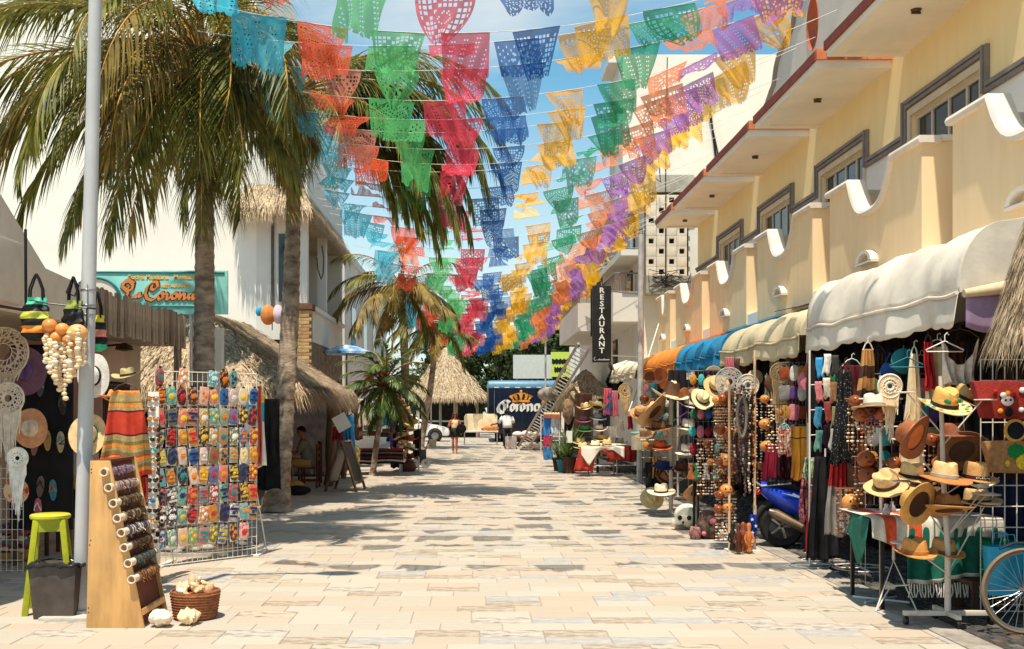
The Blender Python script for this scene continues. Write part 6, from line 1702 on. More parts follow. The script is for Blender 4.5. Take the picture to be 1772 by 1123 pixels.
# grid panel with bags
Ygp = 8.75
gpn = thing('grid_panel', 'white wire grid panel hung with bags right of the nearest hat stand', 'rack', (WX(1740, Ygp), Ygp, 0))
mb = MB(); x0, x1 = WX(1697, Ygp) - WX(1740, Ygp), .5
for i in range(8): mb.tube([(x0 + (x1 - x0) * i / 7, 0, 0.05), (x0 + (x1 - x0) * i / 7, 0, WZ(622, Ygp))], .005, 5)
for j in range(13): mb.tube([(x0, 0, .05 + (WZ(622, Ygp) - .05) * j / 12), (x1, 0, .05 + (WZ(622, Ygp) - .05) * j / 12)], .005, 5)
tag(mb.build('wire_grid', white_paint, gpn), kind='stuff')
def flat_bag(label, c, pts, thick, m_):
 t = thing('tote_bag', label, 'bag', c)
 mb = MB(); mb.poly(pts, 1, -thick / 2, thick / 2); mb.build('bag_body', m_, t, bevel=.015)
 return t
rb2 = flat_bag('red tote bag with a flower crowned doll face hanging on the grid panel', W(1738, 690, 8.55), [(-.19, -.16), (.2, -.17), (.30, .12), (.05, .15), (-.28, .145)], .09, C('bag_red', (150, 44, 36), rough=.8, var=.2, scale=12, bump=.4, bscale=60))
mb = MB(); mb.ball((.0, -.05, -.015), (.052, .008, .045), 16, 8); mb.build('doll_face', C('doll_white', (226, 214, 204)), rb2, smooth=60)
mb = MB(); mb.ball((-.018, -.058, -.012), (.010, .004, .011), 8, 5); mb.ball((.022, -.058, -.010), (.010, .004, .011), 8, 5); mb.ball((0, -.046, .015), (.066, .006, .045), 14, 6); mb.ball((.01, -.05, -.11), (.035, .006, .04), 10, 6); mb.build('doll_detail', black, rb2, smooth=60)
mb = MB()
for (x, z, r_, k) in ((-.035, .03, .028, 0), (0, .045, .026, 1), (.035, .035, .026, 2), (-.10, .06, .02, 2), (-.06, -.10, .024, 1), (.11, -.09, .024, 0), (.12, .07, .028, 0)): mb.ball((x, -.056, z), (r_, .008, r_ * .9), 10, 5, k)
mb.each('flower', [C('fl_white', (236, 220, 210)), C('fl_orange', (236, 150, 40)), C('fl_red', (200, 30, 40))], rb2, smooth=60)
mb = MB(); mb.tube([(-.07, 0, .13), (-.06, 0, .24), (0, -.01, .28), (.06, 0, .24), (.07, 0, .13)], .010, 6); mb.build('handle', black, rb2, smooth=60)
sb2 = flat_bag('natural straw tote bag with a green and yellow pineapple hanging below the red bag', W(1752, 790, 8.5), [(-.18, -.13), (.2, -.14), (.28, .12), (.0, .135), (-.25, .125)], .09, C('bag_straw', (176, 124, 78), rough=.9, var=.25, scale=22, bump=.7, bscale=60))
mb = MB()
for k in range(11): a = k / 11 * 2 * pi; mb.ball((.0 + .045 * cos(a), -.056, .045 + .045 * sin(a)), (.026, .006, .018), 8, 5)
mb.ball((0, -.056, .045), (.05, .008, .045), 10, 5); mb.build('pineapple_leaf', C('pa_green', (20, 120, 50)), sb2, smooth=60)
mb = MB(); mb.ball((.055, -.056, -.04), (.055, .012, .065), 14, 8); mb.ball((-.065, -.054, -.05), (.022, .008, .028), 10, 6); mb.build('pineapple_fruit', C('pa_yellow', (236, 180, 40), var=.4, scale=60), sb2, smooth=60)
mr = thing('round_mirror', 'small round mirror with a yellow frame between the two tote bags', 'mirror', W(1757, 745, 8.45))
mb = MB(); mb.lathe([(.072, -.012), (.085, -.014), (.095, 0), (.085, .014), (.072, .012)], 28, M=Matrix.Rotation(pi / 2, 4, 'X'), closed=True); mb.build('frame', C('mirror_frame', (206, 150, 60)), mr, smooth=60)
mb = MB(); mb.lathe([(0, -.002), (.074, -.002), (.074, .004), (0, .004)], 24, M=Matrix.Rotation(pi / 2, 4, 'X')); mb.build('glass', dark_glass, mr, smooth=40)
sk = thing('skull_ornament', 'small white animal skull with horns on the goods behind the fedora', 'skull', W(1700, 848, 8.7))
mb = MB(); mb.grid(lambda u, v: ((.05 - .028 * v) * cos(2 * pi * u), .03 * sin(2 * pi * u), .05 - .15 * v), 14, 8); mb.tube([(-.04, 0, .03), (-.1, 0, .05), (-.14, 0, .11)], [.014, .011, .003], 6); mb.tube([(.04, 0, .03), (.1, 0, .05), (.14, 0, .11)], [.014, .011, .003], 6); mb.build('skull_bone', shell_w, sk, smooth=60)
mb = MB(); mb.ball((-.025, -.028, .005), (.012, .008, .014), 8, 5); mb.ball((.025, -.028, .005), (.012, .008, .014), 8, 5); mb.build('eye_socket', black, sk, smooth=60)
# --- hanging clothes under the white awning (Y 9.5 - 12)
cW = C('cloth_lace_white', (220, 204, 186), var=.14, scale=26, bump=.4, bscale=70); cCream = C('cloth_cream', (224, 200, 158), var=.12, scale=14); cRed = C('cloth_red', (176, 34, 36)); cDR = C('cloth_dark_red', (92, 20, 26), var=.3); cBl = black
cMus = C('cloth_mustard', (206, 140, 44), var=.12); cGrey = C('cloth_grey', (140, 132, 124), var=.2); cPur = C('cloth_purple', (70, 30, 70), var=.3); cBlu = C('cloth_blue', (50, 110, 160), var=.2); cTan = C('cloth_tan', (180, 128, 72), var=.2); cNavy = C('cloth_navy', (26, 34, 60), var=.3); cMar = C('cloth_maroon', (70, 18, 30), var=.3); cBr = C('cloth_brown', (70, 42, 26), var=.35, scale=8); cTeal = C('cloth_teal', (36, 110, 110), var=.25); cPink = C('cloth_pink', (196, 110, 116), var=.2)
G_ = 'clothes hanging under the white awning'
garment('lace_blouse', 'white lace blouse with a deep V neckline hanging under the white awning corner', 'blouse', W(1661, 583, 9.0), .34, .26, .42, [cW], folds=4, depth=.05, group=G_, curve=.24)
garment('cream_blouse', 'cream sleeveless top hanging left of the lace blouse', 'top', W(1622, 600, 9.4), .18, .26, .55, [cCream], folds=3, group=G_)
garment('red_scarf', 'bright red sash hanging between the cream clothes', 'sash', W(1606, 592, 9.35), .07, .10, .42, [cRed], folds=2, group=G_)
garment('ivory_dress', 'long ivory dress with thin straps hanging left of the red sash', 'dress', W(1582, 612, 9.6), .06, .24, 1.05, [cCream], folds=3, group=G_)
garment('tan_fringe_shawl', 'tan long fringed shawl hanging next to the ivory macrame', 'shawl', W(1502, 604, 10.2), .10, .20, .56, [cTan, cBr], [(.3, 0), (.5, 1), (.7, 0), (1, 1)], folds=4, depth=.04, group=G_)
garment('brown_shawl', 'dark brown shawl hanging behind the ivory macrame', 'shawl', W(1520, 610, 10.6), .14, .22, .7, [cBr], folds=4, group=G_)
garment('black_lace_dress', 'black dotted dress hanging left of the tan shawl', 'dress', W(1462, 640, 10.5), .12, .26, .95, [C('cloth_black_dots', (20, 19, 20), col2=(.35, .33, .3), scale=60, lo=.62, hi=.64)], folds=3, group=G_)
garment('dark_red_blouse', 'dark red strappy blouse on a pink hanger', 'blouse', W(1474, 632, 10.8), .2, .24, .35, [cDR], folds=3, group=G_)
garment('red_grey_poncho', 'red poncho with a grey lower half hanging behind the black dress form', 'poncho', W(1452, 757, 10.6), .12, .26, 1.0, [cRed, cGrey], [(.5, 0), (1, 1)], folds=4, depth=.04, group=G_)
garment('black_gown', 'long black dress with a rounded top standing left of the goods table', 'dress', W(1428, 790, 11.3), .22, .36, 1.12, [cBl], folds=3, depth=.05, strap=False, group=G_)
garment('bright_red_skirt', 'bright red long skirt hanging beside the black dress', 'skirt', W(1412, 848, 11.9), .16, .20, .72, [cRed], folds=3, strap=False, group=G_)
garment('purple_print_dress', 'purple printed dress at the corner of the white awning', 'dress', W(1400, 812, 12.0), .16, .2, .6, [C('cloth_purple_print', (96, 40, 84), col2=s2l((200, 120, 90)), scale=22, lo=.45, hi=.6)], folds=3, strap=False, group=G_)
garment('flowered_scarf', 'pale green and yellow flowered scarf above the purple printed dress', 'scarf', W(1402, 792, 11.9), .12, .14, .22, [C('cloth_flower', (210, 214, 150), col2=s2l((90, 150, 120)), scale=16, lo=.45, hi=.55)], strap=False, group=G_)
garment('mustard_dress', 'mustard yellow dress with a dark belt hanging behind the blue scooter', 'dress', W(1384, 738, 13.0), .22, .22, .66, [cMus, black], [(.20, 0), (.235, 1), (1, 0)], folds=2, strap=False, group=G_)
garment('flowered_blouse', 'white top with red flowers beside the mustard dress', 'top', W(1357, 742, 13.2), .16, .18, .34, [C('cloth_red_flower', (226, 206, 180), col2=s2l((190, 40, 50)), scale=16, lo=.48, hi=.55)], group=G_)
garment('maroon_dress', 'maroon dress below the flowered white top', 'dress', W(1350, 778, 13.4), .22, .3, .62, [cMar], folds=3, strap=False, group=G_)
garment('dark_red_skirt', 'dark red skirt at the left of the maroon dress', 'skirt', W(1334, 770, 13.3), .12, .2, .5, [C('cloth_wine', (140, 24, 48))], folds=2, group=G_)
for i, (px_, py_, Y_, w_, L_, m_, nm, lab) in enumerate((  # dark filler cloths, added to keep the gaps between the goods black
  (1386, 610, 13.6, .3, .9, cBr, 'brown_gap_filler', 'dark brown cloth added for the dark gap where white and beige awnings join'),
  (1420, 612, 12.2, .3, .8, cBl, 'black_cloth', 'black cloth added for the dark gap behind the pouch strip'),
  (1545, 600, 10.9, .35, .9, cNavy, 'navy_cloth', 'dark navy cloth added for the dark gap behind the ivory macrame'),
  (1600, 620, 10.4, .4, 1.0, cBl, 'black_gap_filler', 'black cloth added for the dark gap behind the ivory dress'),
  (1700, 590, 9.6, .30, .9, cBl, 'panel_gap_filler', 'black cloth added for the dark gap behind the grid panel top'),
  (1755, 590, 9.7, .4, 1.2, cBr, 'brown_cloth', 'dark brown cloth added for the dark gap behind the straw canopy edge'),
  (1640, 760, 9.9, .5, .6, cBl, 'dark_gap_sheet', 'black sheet added for the dark gap behind the middle of the nearest hat stand'),
  (1725, 830, 9.5, .5, .5, cNavy, 'navy_gap_filler', 'navy cloth added for the dark gap behind the straw tote bag'),
  (1500, 760, 10.9, .5, .7, cBr, 'mobile_gap_filler', 'brown cloth added for the dark gap behind the gourd mobiles near the table'),
  (1395, 700, 13.9, .3, .5, cDR, 'red_brown_cloth', 'red brown cloth added for the dark gap above the mustard dress'),
  (1560, 740, 10.8, .4, .8, cMar, 'maroon_cloth', 'maroon cloth added for the dark gap behind the brown felt hat'),
  (1668, 590, 10.2, .3, 1.2, cBr, 'umber_cloth', 'umber cloth added for the dark gap behind the lace blouse'))):
 garment(nm, lab, 'cloth', W(px_, py_, Y_), w_, w_ * 1.1, L_, [m_], folds=4, strap=False, group=G_)
macrame('ivory macrame dreamcatcher with a long fringe in front of the brown shawl', W(1540, 648, 9.3), .105, .62, (228, 206, 176), 9, group='macrame hangings')
# hanger
for (px_, py_, Y_, m_, lab) in ((1635, 590, 8.8, white_paint, 'white clothes hanger under the edge of the white awning'), (1570, 618, 9.4, C('hanger_teal', (50, 110, 130)), 'teal clothes hanger left of the ivory dress')):
 mb = MB(); mb.tube([(-.15, 0, -.09), (.15, 0, -.09), (.16, 0, -.075), (0, 0, 0), (-.16, 0, -.075), (-.15, 0, -.09)], .006, 6); mb.tube([(0, 0, 0), (0, 0, .05), (.02, 0, .07), (.035, 0, .05)], .005, 6)
 o = mb.build('clothes_hanger', m_, smooth=60); o.location = W(px_, py_, Y_); tag(o, lab, 'hanger')
# strip of pouches on pole
ps = thing('pouch_pole', 'thin white pole stand beside the hanging fabric pouches', 'stand', (WX(1401, 11.6), 11.6, 0))
mb = MB(); mb.cyl((0, 0, 0), (0, 0, WZ(606, 11.6)), .012, n=8); mb.build('post', white_paint, ps, smooth=60)
mb = MB()
for q in range(5): mb.tube([(0, 0, .55 + .28 * q + .35), (.18, -.02, .55 + .28 * q + .36)], .006, 5)
mb.each('peg', white_paint, ps)
mb = MB(); mb.tube([(.22 * cos(a * pi / 8), .22 * sin(a * pi / 8), .012) for a in range(17)], .008, 6); mb.tube([(-.22, 0, .012), (.22, 0, .012)], .008, 6); mb.build('base_ring', white_paint, ps, smooth=60)
pcs = [('blue', (60, 150, 200)), ('white', (224, 214, 200)), ('black and white', (60, 56, 54)), ('pink', (206, 120, 120)), ('cream', (224, 204, 176)), ('orange striped', (206, 140, 90)), ('light blue', (90, 170, 204)), ('coral', (206, 96, 80)), ('multicoloured', (190, 180, 120)), ('green and white', (130, 180, 160)), ('dark', (46, 30, 40)), ('ivory', (226, 216, 190))]
k = 0
for r_ in range(4):
 for c_ in range(3):
  nm_, rgb = pcs[k]
  o = garment('fabric_pouch', '%s fabric pouch, %s row, %s column of the thin pole stand' % (nm_, ORD[r_], ORD[c_]), 'pouch', W(1418 + c_ * 13 + U(-2, 2), 617 + r_ * 41 + U(-5, 5), 11.3 - .05 * c_), .075, .085, .22, [C('pouch_' + nm_.replace(' ', '_'), rgb, var=.3, scale=24)], folds=1, depth=.008, strap=False, group='fabric pouches on the pole', nu=6, nv=8); k += 1
# gourd stands near the table
def gourd_mobile(label, px_, py_, Y_, gl, strands, L, seed, group='gourd and shell mobiles', kset=(0, 0, 1, 2), rr=.018, pole=None):
 rs = random.Random(seed); t = thing('gourd_mobile', label, 'gourd mobile', W(px_, py_, Y_), 0, group)
 mb = MB(); mb.tube([(-.14, 0, 0), (.14, 0, 0)], .006, 5)
 for k_ in range(strands):
  x = -.13 + .26 * (k_ + .5) / strands; mb.tube([(x, 0, 0), (x, 0, -L)], .003, 4)
 mb.build('hanging_cord', shell_b, t)
 sb_ = MB()
 for k_ in range(strands):
  x = -.13 + .26 * (k_ + .5) / strands; n = int(L / (rr * 2.1));
  for i in range(n):
   if rs.random() < .8: r_ = rr * rs.uniform(.7, 1.25); sb_.ball((x + rs.uniform(-.3, .3) * rr, rs.uniform(-.02, .02), -L * (i + .5) / n), (r_, r_ * .8, r_ * .6), 7, 5, rs.choice(kset))
 tag(sb_.build('shell_strand', [shell_m, shell_w, shell_b], t, smooth=60), kind='stuff')
 for (x, z, r_, m_) in gl:
  g = MB()
  def fnb(p, tt, r_=r_):
   return Vector((p.x * (1 + .06 * sin(3 * tt)), p.y, p.z))
  g.lathe([(max(1e-5, sin(pi * q / 10)) * r_ * (1 - .12 * (q > 7)), -cos(pi * q / 10) * r_ * .95) for q in range(11)], 16, (x, -.04, z), fn=fnb)
  o = g.build('gourd', m_, t, smooth=80)
  f = MB(); f.ball((x - r_ * .35, -.04 - r_ * .88, z + r_ * .2), (r_ * .14, r_ * .1, r_ * .16), 7, 5); f.ball((x + r_ * .35, -.04 - r_ * .88, z + r_ * .2), (r_ * .14, r_ * .1, r_ * .16), 7, 5); f.ball((x, -.04 - r_ * .93, z - r_ * .28), (r_ * .3, r_ * .08, r_ * .08), 8, 5); f.build('carved_face', gourd_d if m_ is not gourd_d else black, o, smooth=60)
 return t
gourd_mobile('pair of brown coconut masks hanging below the white hat near the table', 1505, 712, 9.4, [(-.10, -.03, .065, gourd_b), (-.03, .02, .07, gourd_d), (.09, -.02, .065, gourd_b), (.12, .03, .06, gourd_d)], 8, .20, 1, kset=(0, 2, 2))
gourd_mobile('stack of dark red gourds hanging above the left end of the goods table', 1500, 790, 9.7, [(-.02, -.02, .085, gourd_b), (0, -.17, .09, gourd_b), (.10, -.08, .07, gourd_d)], 6, .35, 2, kset=(1, 2, 2))
gourd_mobile('round orange gourd with shell beads hanging beside the black dress', 1470, 845, 9.9, [(0, -.13, .085, gourd_o)], 7, .45, 3, kset=(1, 2, 2))
gourd_mobile('small brown gourds behind the tilted felt hat', 1545, 800, 9.5, [(0, 0, .06, gourd_b), (.09, -.06, .055, gourd_d)], 5, .3, 4)
mb = MB(); ms = thing('mask_stand', 'white pole stand with cross bars holding coconut masks by the goods table', 'stand', (WX(1524, 9.5), 9.5, 0)); mb.cyl((0, 0, 0), (0, 0, WZ(650, 9.5)), .014, n=8); mb.tube([(-.2, 0, WZ(738, 9.5)), (.2, 0, WZ(738, 9.5))], .008, 6); mb.tube([(-.2, 0, WZ(836, 9.5)), (.22, 0, WZ(836, 9.5))], .008, 6); mb.tube([(-.2, 0, WZ(690, 9.5)), (.2, 0, WZ(690, 9.5))], .008, 6); mb.build('pole', white_paint, ms)
mb = MB(); mb.tube([(-.2, -.15, .01), (.2, .15, .01)], .012, 6); mb.tube([(-.2, .15, .012), (.2, -.15, .012)], .012, 6); mb.build('foot', white_paint, ms)
# wire stands on the cobbles
for (px_, Y_, r_, lab) in ((1428, 11.9, .26, 'thin wire stand with a ring base under the red skirt'), (1490, 11.4, .3, 'thin wire stand with a ring base behind the table corner')):
 t = thing('wire_stand', lab, 'stand', (WX(px_, Y_), Y_, 0)); mb = MB(); mb.tube([(r_ * cos(a * pi / 10), r_ * sin(a * pi / 10), .012) for a in range(21)], .008, 5); mb.tube([(-r_, 0, .012), (r_, 0, .012)], .008, 5); mb.tube([(0, -r_, .013), (0, r_, .013)], .008, 5); mb.build('base_ring', white_paint, t, smooth=60)
 mb = MB(); mb.cyl((0, 0, .012), (0, 0, 1.3), .010, n=8); mb.build('post', white_paint, t)
# --- scooter
Yc = 13.2
sc_ = thing('motor_scooter', 'blue motor scooter parked between the gourd mobiles and the dresses', 'scooter', (WX(1352, Yc), Yc, 0), -.12)
blue_p = C('scooter_blue', (24, 62, 190), rough=.22, var=.08, spec=.6);
def swheel(x):
 o = MB(); r_ = .27; o.lathe([(r_ - .10, -.05), (r_ - .03, -.065), (r_, -.035), (r_, .035), (r_ - .03, .065), (r_ - .10, .05)], 32, (x, 0, r_), M=Matrix.Rotation(pi / 2, 4, 'X'), closed=True); w_ = o.build('wheel', C('tyre_black', (34, 33, 32), rough=.8), sc_, smooth=50)
 o = MB(); o.lathe([(0, -.03), (.05, -.04), (.06, -.02), (r_ - .10, -.03), (r_ - .10, .03), (0, .03)], 24, (x, 0, r_), M=Matrix.Rotation(pi / 2, 4, 'X')); o.build('rim', C('rim_dark', (52, 50, 50), rough=.3), w_, smooth=40)
 o = MB()
 for k_ in range(5): a = k_ * 2 * pi / 5; o.box((x + .09 * cos(a), -.035, r_ + .09 * sin(a)), (.14, .012, .03), (0, -a, 0))
 o.build('wheel_spoke', steel, w_)
swheel(0); swheel(1.22)
def body(u, v):
 a = 2 * pi * u
 x = -.26 + .98 * v
 zc_ = .66 - .05 * v - .10 * sin(pi * v) + .10 * (1 - v) ** 2
 h_ = .05 + .13 * sin(pi * min(1, v * .9 + .05)) ** .8; w_ = .04 + .13 * sin(pi * min(1, v * .85 + .08)) ** .6
 return (x, w_ * cos(a), zc_ + h_ * sin(a))
mb = MB(); mb.grid(body, 20, 18); mb.build('rear_body', blue_p, sc_, smooth=80)
mb = MB(); mb.poly([(-.02, .70), (.34, .59), (.50, .54), (.40, .60), (.30, .66), (.24, .64), (.12, .70), (.10, .68)], 1, -.176, -.165); o = mb.build('side_decal', C('decal_white', (196, 214, 230)), sc_)
mb = MB(); mb.grid(lambda u, v: (-.18 + .80 * v, .15 * (u - .5) * 2 * (1 - .3 * abs(v - .5)), .80 + .035 * sin(pi * u) - .06 * v + .02 * sin(v * 9)), 8, 14); mb.build('seat', black, sc_, smooth=60, solid=.07)
mb = MB(); mb.tube([(-.26, .10, .78), (-.34, .09, .84), (-.34, -.09, .84), (-.26, -.10, .78), (.1, -.15, .82)], .013, 6); mb.build('grab_rail', steel, sc_, smooth=60)
mb = MB(); mb.ball((-.29, 0, .70), (.035, .09, .04), 12, 8); mb.build('tail_light', C('tail_red', (190, 30, 24), rough=.15), sc_, smooth=60)
mb = MB(); mb.tube([(.27 * 1.22 * cos(a) , 0, .27 + .27 * 1.22 * sin(a)) for a in (1.2, 1.6, 2.0, 2.4, 2.8, 3.1)], [.03, .05, .05, .045, .04, .03], 8); mb.build('mudguard', C('mudguard_dark', (52, 48, 46)), sc_, smooth=60)
mb = MB(); mb.tube([(-.18, -.16, .47), (-.1, -.165, .44), (.28, -.165, .24), (.52, -.14, .20)], [.035, .062, .058, .02], 12); mb.build('muffler', C('muffler_grey', (110, 96, 84), rough=.35, metal=.5), sc_, smooth=60)
mb = MB(); mb.tube([(-.10, -.225, .46), (.22, -.222, .29)], [.03, .03], 6); mb.build('heat_shield', C('shield_tan', (190, 160, 130), rough=.3, metal=.4), sc_)
mb = MB(); mb.box((.36, 0, .33), (.42, .22, .24)); mb.box((.75, 0, .22), (.55, .26, .05)); mb.build('engine', black_paint, sc_, bevel=.02)
mb = MB(); mb.poly([(.95, .24), (1.02, .24), (1.16, .95), (1.04, .99), (.98, .9)], 1, -.18, .18); mb.build('front_shield', blue_p, sc_, bevel=.03)
mb = MB(); mb.tube([(1.2, 0, .27), (1.14, 0, .7), (1.06, 0, 1.0)], .028, 8); mb.tube([(1.02, -.33, 1.04), (1.06, -.1, 1.03), (1.06, .1, 1.03), (1.02, .33, 1.04)], .015, 8); mb.build('fork_and_handlebar', steel, sc_, smooth=60)
mb = MB(); mb.bx(-.34, -.32, -.09, .09, .42, .54); mb.build('number_plate', C('plate_grey', (160, 156, 150)), sc_)
# --- gourd displays, Y about 13
GM = 'gourd and shell mobiles'
gourd_mobile('large brown gourd over cream shell strands, top left of the gourd display', 1254, 688, 13.3, [(.05, 0, .10, gourd_d), (-.04, -.02, .085, gourd_b), (-.11, -.03, .06, gourd_o)], 9, .55, 11, kset=(0, 0, 1))
gourd_mobile('three orange gourds with carved faces in the middle of the gourd display', 1258, 745, 13.1, [(-.10, .02, .075, gourd_b), (.0, -.03, .075, gourd_b), (.09, -.02, .07, gourd_o), (.13, .01, .06, gourd_b)], 10, .55, 12)
gourd_mobile('round pale orange gourd over dark strands low in the gourd display', 1252, 795, 13.0, [(.02, .0, .08, gourd_o), (-.06, -.02, .06, gourd_b), (.10, -.10, .065, gourd_b)], 10, .45, 13, kset=(1, 2, 2))
gourd_mobile('orange gourd above striped cream shells near the ground', 1256, 850, 12.9, [(.0, .02, .085, gourd_o), (-.08, -.04, .06, gourd_b), (.02, -.20, .075, gourd_o), (-.10, -.22, .06, gourd_b)], 11, .62, 14, kset=(0, 1, 1))
gourd_mobile('column of orange gourds and shells on the right of the gourd display', 1322, 690, 13.6, [(0, .0, .06, gourd_o), (.0, -.33, .075, gourd_o), (.02, -.62, .08, gourd_o)], 4, .85, 15, kset=(0, 1, 1))
gourd_mobile('brown gourd cluster behind the right display pole', 1318, 800, 13.8, [(0, -.05, .06, gourd_b)], 5, .4, 16)
gourd_mobile('dangling shells and small gourds between hats and gourd display', 1222, 760, 13.9, [(0, -.05, .05, gourd_b), (.05, -.3, .05, gourd_o)], 7, .75, 17, kset=(1, 1, 2))
# two rods with beaded necklaces
nb = thing('necklace_stand', 'tall pale pole stand draped with beaded necklaces right of the gourd display', 'stand', (WX(1292, 12.8), 12.8, 0))
for x in (WX(1262, 12.8), WX(1306, 12.8)):
 mb = MB(); xx = x - nb.location.x; mb.cyl((xx, 0, 0), (xx, 0, WZ(606 if xx > 0 else 664, 12.8)), .016, n=8); mb.build('pole', C('pole_tan', (222, 180, 140), rough=.5), nb, smooth=60)
mb = MB(); mb.tube([(-.22, 0, WZ(672, 12.8)), (.14, 0, WZ(672, 12.8))], .008, 6); mb.bx(-.25, .14, -.12, .12, 0, .025); mb.each('cross_bar', white_paint, nb)
NCOL = [('brown', (100, 62, 40)), ('cream', (226, 206, 176)), ('dark', (36, 28, 26)), ('amber', (190, 110, 50)), ('purple', (90, 70, 110)), ('silver grey', (150, 140, 136)), ('black and white', (90, 86, 80))]
rs = random.Random(9)
for i in range(11):
 nm_, rgb = NCOL[i % 7]
 px_ = 1268 + i * 3.6
 mb = MB(); L_ = rs.uniform(.7, 1.45); n = int(L_ / .035)
 for j in range(n):
  r_ = rs.uniform(.012, .019); mb.ball((rs.uniform(-.008, .008), rs.uniform(-.02, .02), -L_ * j / n), (r_, r_, r_ * 1.2), 6, 4, rs.choice((0, 0, 1)))
 o = mb.build('necklace', [C('bead_%d' % (i % 7), rgb, rough=.4, var=.3), dark_wood]); o.location = W(px_, 675 + rs.uniform(-8, 8), 12.65)
 tag(o, '%s beaded necklace hanging %s from the left on the pole stand' % (nm_, ORD[i]), 'necklace', 'necklaces on the pole stand')
mb = MB(); pts = [(.055 * cos(a * pi / 12), 0, .24 * sin(a * pi / 12)) for a in range(25)]
mb.tube(pts, .022, 6); o = mb.build('rope_coil', C('rope_grey', (120, 110, 96), var=.4, scale=60), smooth=60); o.location = W(1284, 722, 12.5); tag(o, 'long oval coil of grey rope hanging on the necklace stand', 'rope')
for (px_, py_, Y_, nm_, rgb) in ((1296, 925, 12.6, 'orange', (190, 110, 50)), (1278, 930, 12.55, 'dark brown', (86, 44, 26)), (1286, 920, 12.7, 'reddish brown', (140, 70, 36)), (1268, 940, 12.7, 'black', (40, 30, 26))):
 t = thing('carved_figure', nm_ + ' carved wooden figure standing at the foot of the necklace stand', 'figurine', (WX(px_, Y_), Y_, .026), 0, 'carved figures by the necklace stand')
 mb = MB(); mb.lathe([(0, 0), (.04, 0), (.045, .02), (.028, .10), (.04, .18), (.03, .24), (.016, .255), (.030, .30), (.022, .34), (0, .35)], 12); mb.build('body', C('carved_' + nm_.replace(' ', '_'), rgb, rough=.35, var=.3, scale=12), t, smooth=60)
 mb = MB(); mb.tube([(-.04, 0, .21), (-.06, -.02, .13), (-.03, -.045, .10)], .013, 6); mb.tube([(.04, 0, .21), (.06, -.02, .13), (.03, -.045, .10)], .013, 6); mb.build('arm', C('carved_' + nm_.replace(' ', '_'), rgb), t, smooth=60)
bb = garment('blue_star_flag', 'dark blue cloth with white stars at the foot of the necklace stand', 'cloth', W(1303, 890, 12.75), .10, .12, .30, [C('star_blue', (24, 50, 140))], strap=False, folds=2)
mb = MB()
for (x, z) in ((-.02, -.06), (.025, -.14), (-.015, -.22)):
 mb.poly([(x + (.022 if k_ % 2 == 0 else .009) * cos(pi / 2 + k_ * pi / 5), z + (.022 if k_ % 2 == 0 else .009) * sin(pi / 2 + k_ * pi / 5)) for k_ in range(10)], 1, -.045, -.030)
mb.each('star', sign_white, bb)
macrame('large white dreamcatcher hanging under the beige awning', W(1262, 636, 14.5), .20, .42, (234, 226, 212), 21, fr=8)
macrame('pale netted dreamcatcher with strings right of the large white one', W(1294, 648, 14.3), .15, .35, (214, 204, 184), 22, fr=8)
macrame('long beige macrame owl hanging under the beige awning', W(1350, 628, 13.6), .13, 1.0, (206, 172, 122), 23, fr=40)
macrame('small cream macrame with red top left of the fabric pouches', W(1378, 664, 13.7), .06, .55, (214, 186, 150), 24)
for (px_, py_, Y_, w_, L_, m_, nm, lab) in ((1330, 622, 15.5, .5, 1.6, cBl, 'black_gap_cloth', 'black cloth added for the dark gap behind the macrame owl'), (1290, 620, 15.8, .5, 1.9, cBr, 'brown_gap_cloth', 'dark brown cloth added for the dark gap behind the dreamcatchers'), (1235, 640, 16.3, .6, 1.9, cBl, 'dark_gap_cloth', 'black cloth added for the dark gap behind the gourd display'),  # these dark cloths are added where the gaps stay black
           (1262, 618, 15.0, .12, .3, cPink, 'pink_feather', 'pink feather like cloth above the white dreamcatcher'), (1340, 615, 14.6, .12, .7, cCream, 'cream_scarf', 'cream sash hanging left of the macrame owl'), (1366, 612, 14.4, .10, .8, cTan, 'tan_scarf', 'tan sash hanging right of the macrame owl')):
 garment(nm, lab, 'cloth', W(px_, py_, Y_), w_, w_ * 1.05, L_, [m_], folds=4, strap=False, group='cloths hanging under the beige awning')
# skull and flower pots on pavement
skl = thing('ceramic_skull', 'large white ceramic skull lying on the pavement under the hat rack', 'skull', (WX(1186, 15.2), 15.2, .16))
mb = MB(); mb.ball((.03, .02, .04), (.19, .20, .17), 20, 12); mb.ball((-.13, -.09, -.055), (.10, .09, .085), 14, 8); mb.ball((-.02, -.12, -.02), (.12, .08, .10), 14, 8); mb.build('skull_bone', C('skull_white', (226, 212, 188), var=.1, scale=6), skl, smooth=80)
mb = MB(); mb.ball((-.11, -.16, .02), (.035, .04, .035), 10, 6); mb.ball((.015, -.19, .02), (.035, .03, .035), 10, 6); mb.ball((-.07, -.185, -.045), (.016, .02, .024), 8, 5)
for q in range(6): mb.box((-.17 + .028 * q, -.175 + .004 * abs(q - 2), -.10), (.004, .03, .05))
mb.build('eye_socket', black, skl, smooth=60)
pf = thing('decorated_vase', 'dark painted vase with pink flowers standing by the skull on the pavement', 'vase', (WX(1226, 14.1), 14.1, 0))
mb = MB(); mb.lathe([(0, 0), (.10, 0), (.15, .08), (.165, .18), (.13, .29), (.085, .34), (.10, .37), (.08, .37), (0, .30)], 24); mb.build('vase_body', C('vase_dark', (66, 56, 50), var=.7, scale=12, col2=s2l((130, 96, 84))), pf, smooth=60)
mb = MB(); mb.ball((.03, -.14, .24), (.05, .03, .045), 10, 6); mb.ball((-.09, -.13, .08), (.035, .03, .03), 10, 6); mb.each('painted_flower', C('fl_pink', (206, 112, 120)), pf, smooth=60)
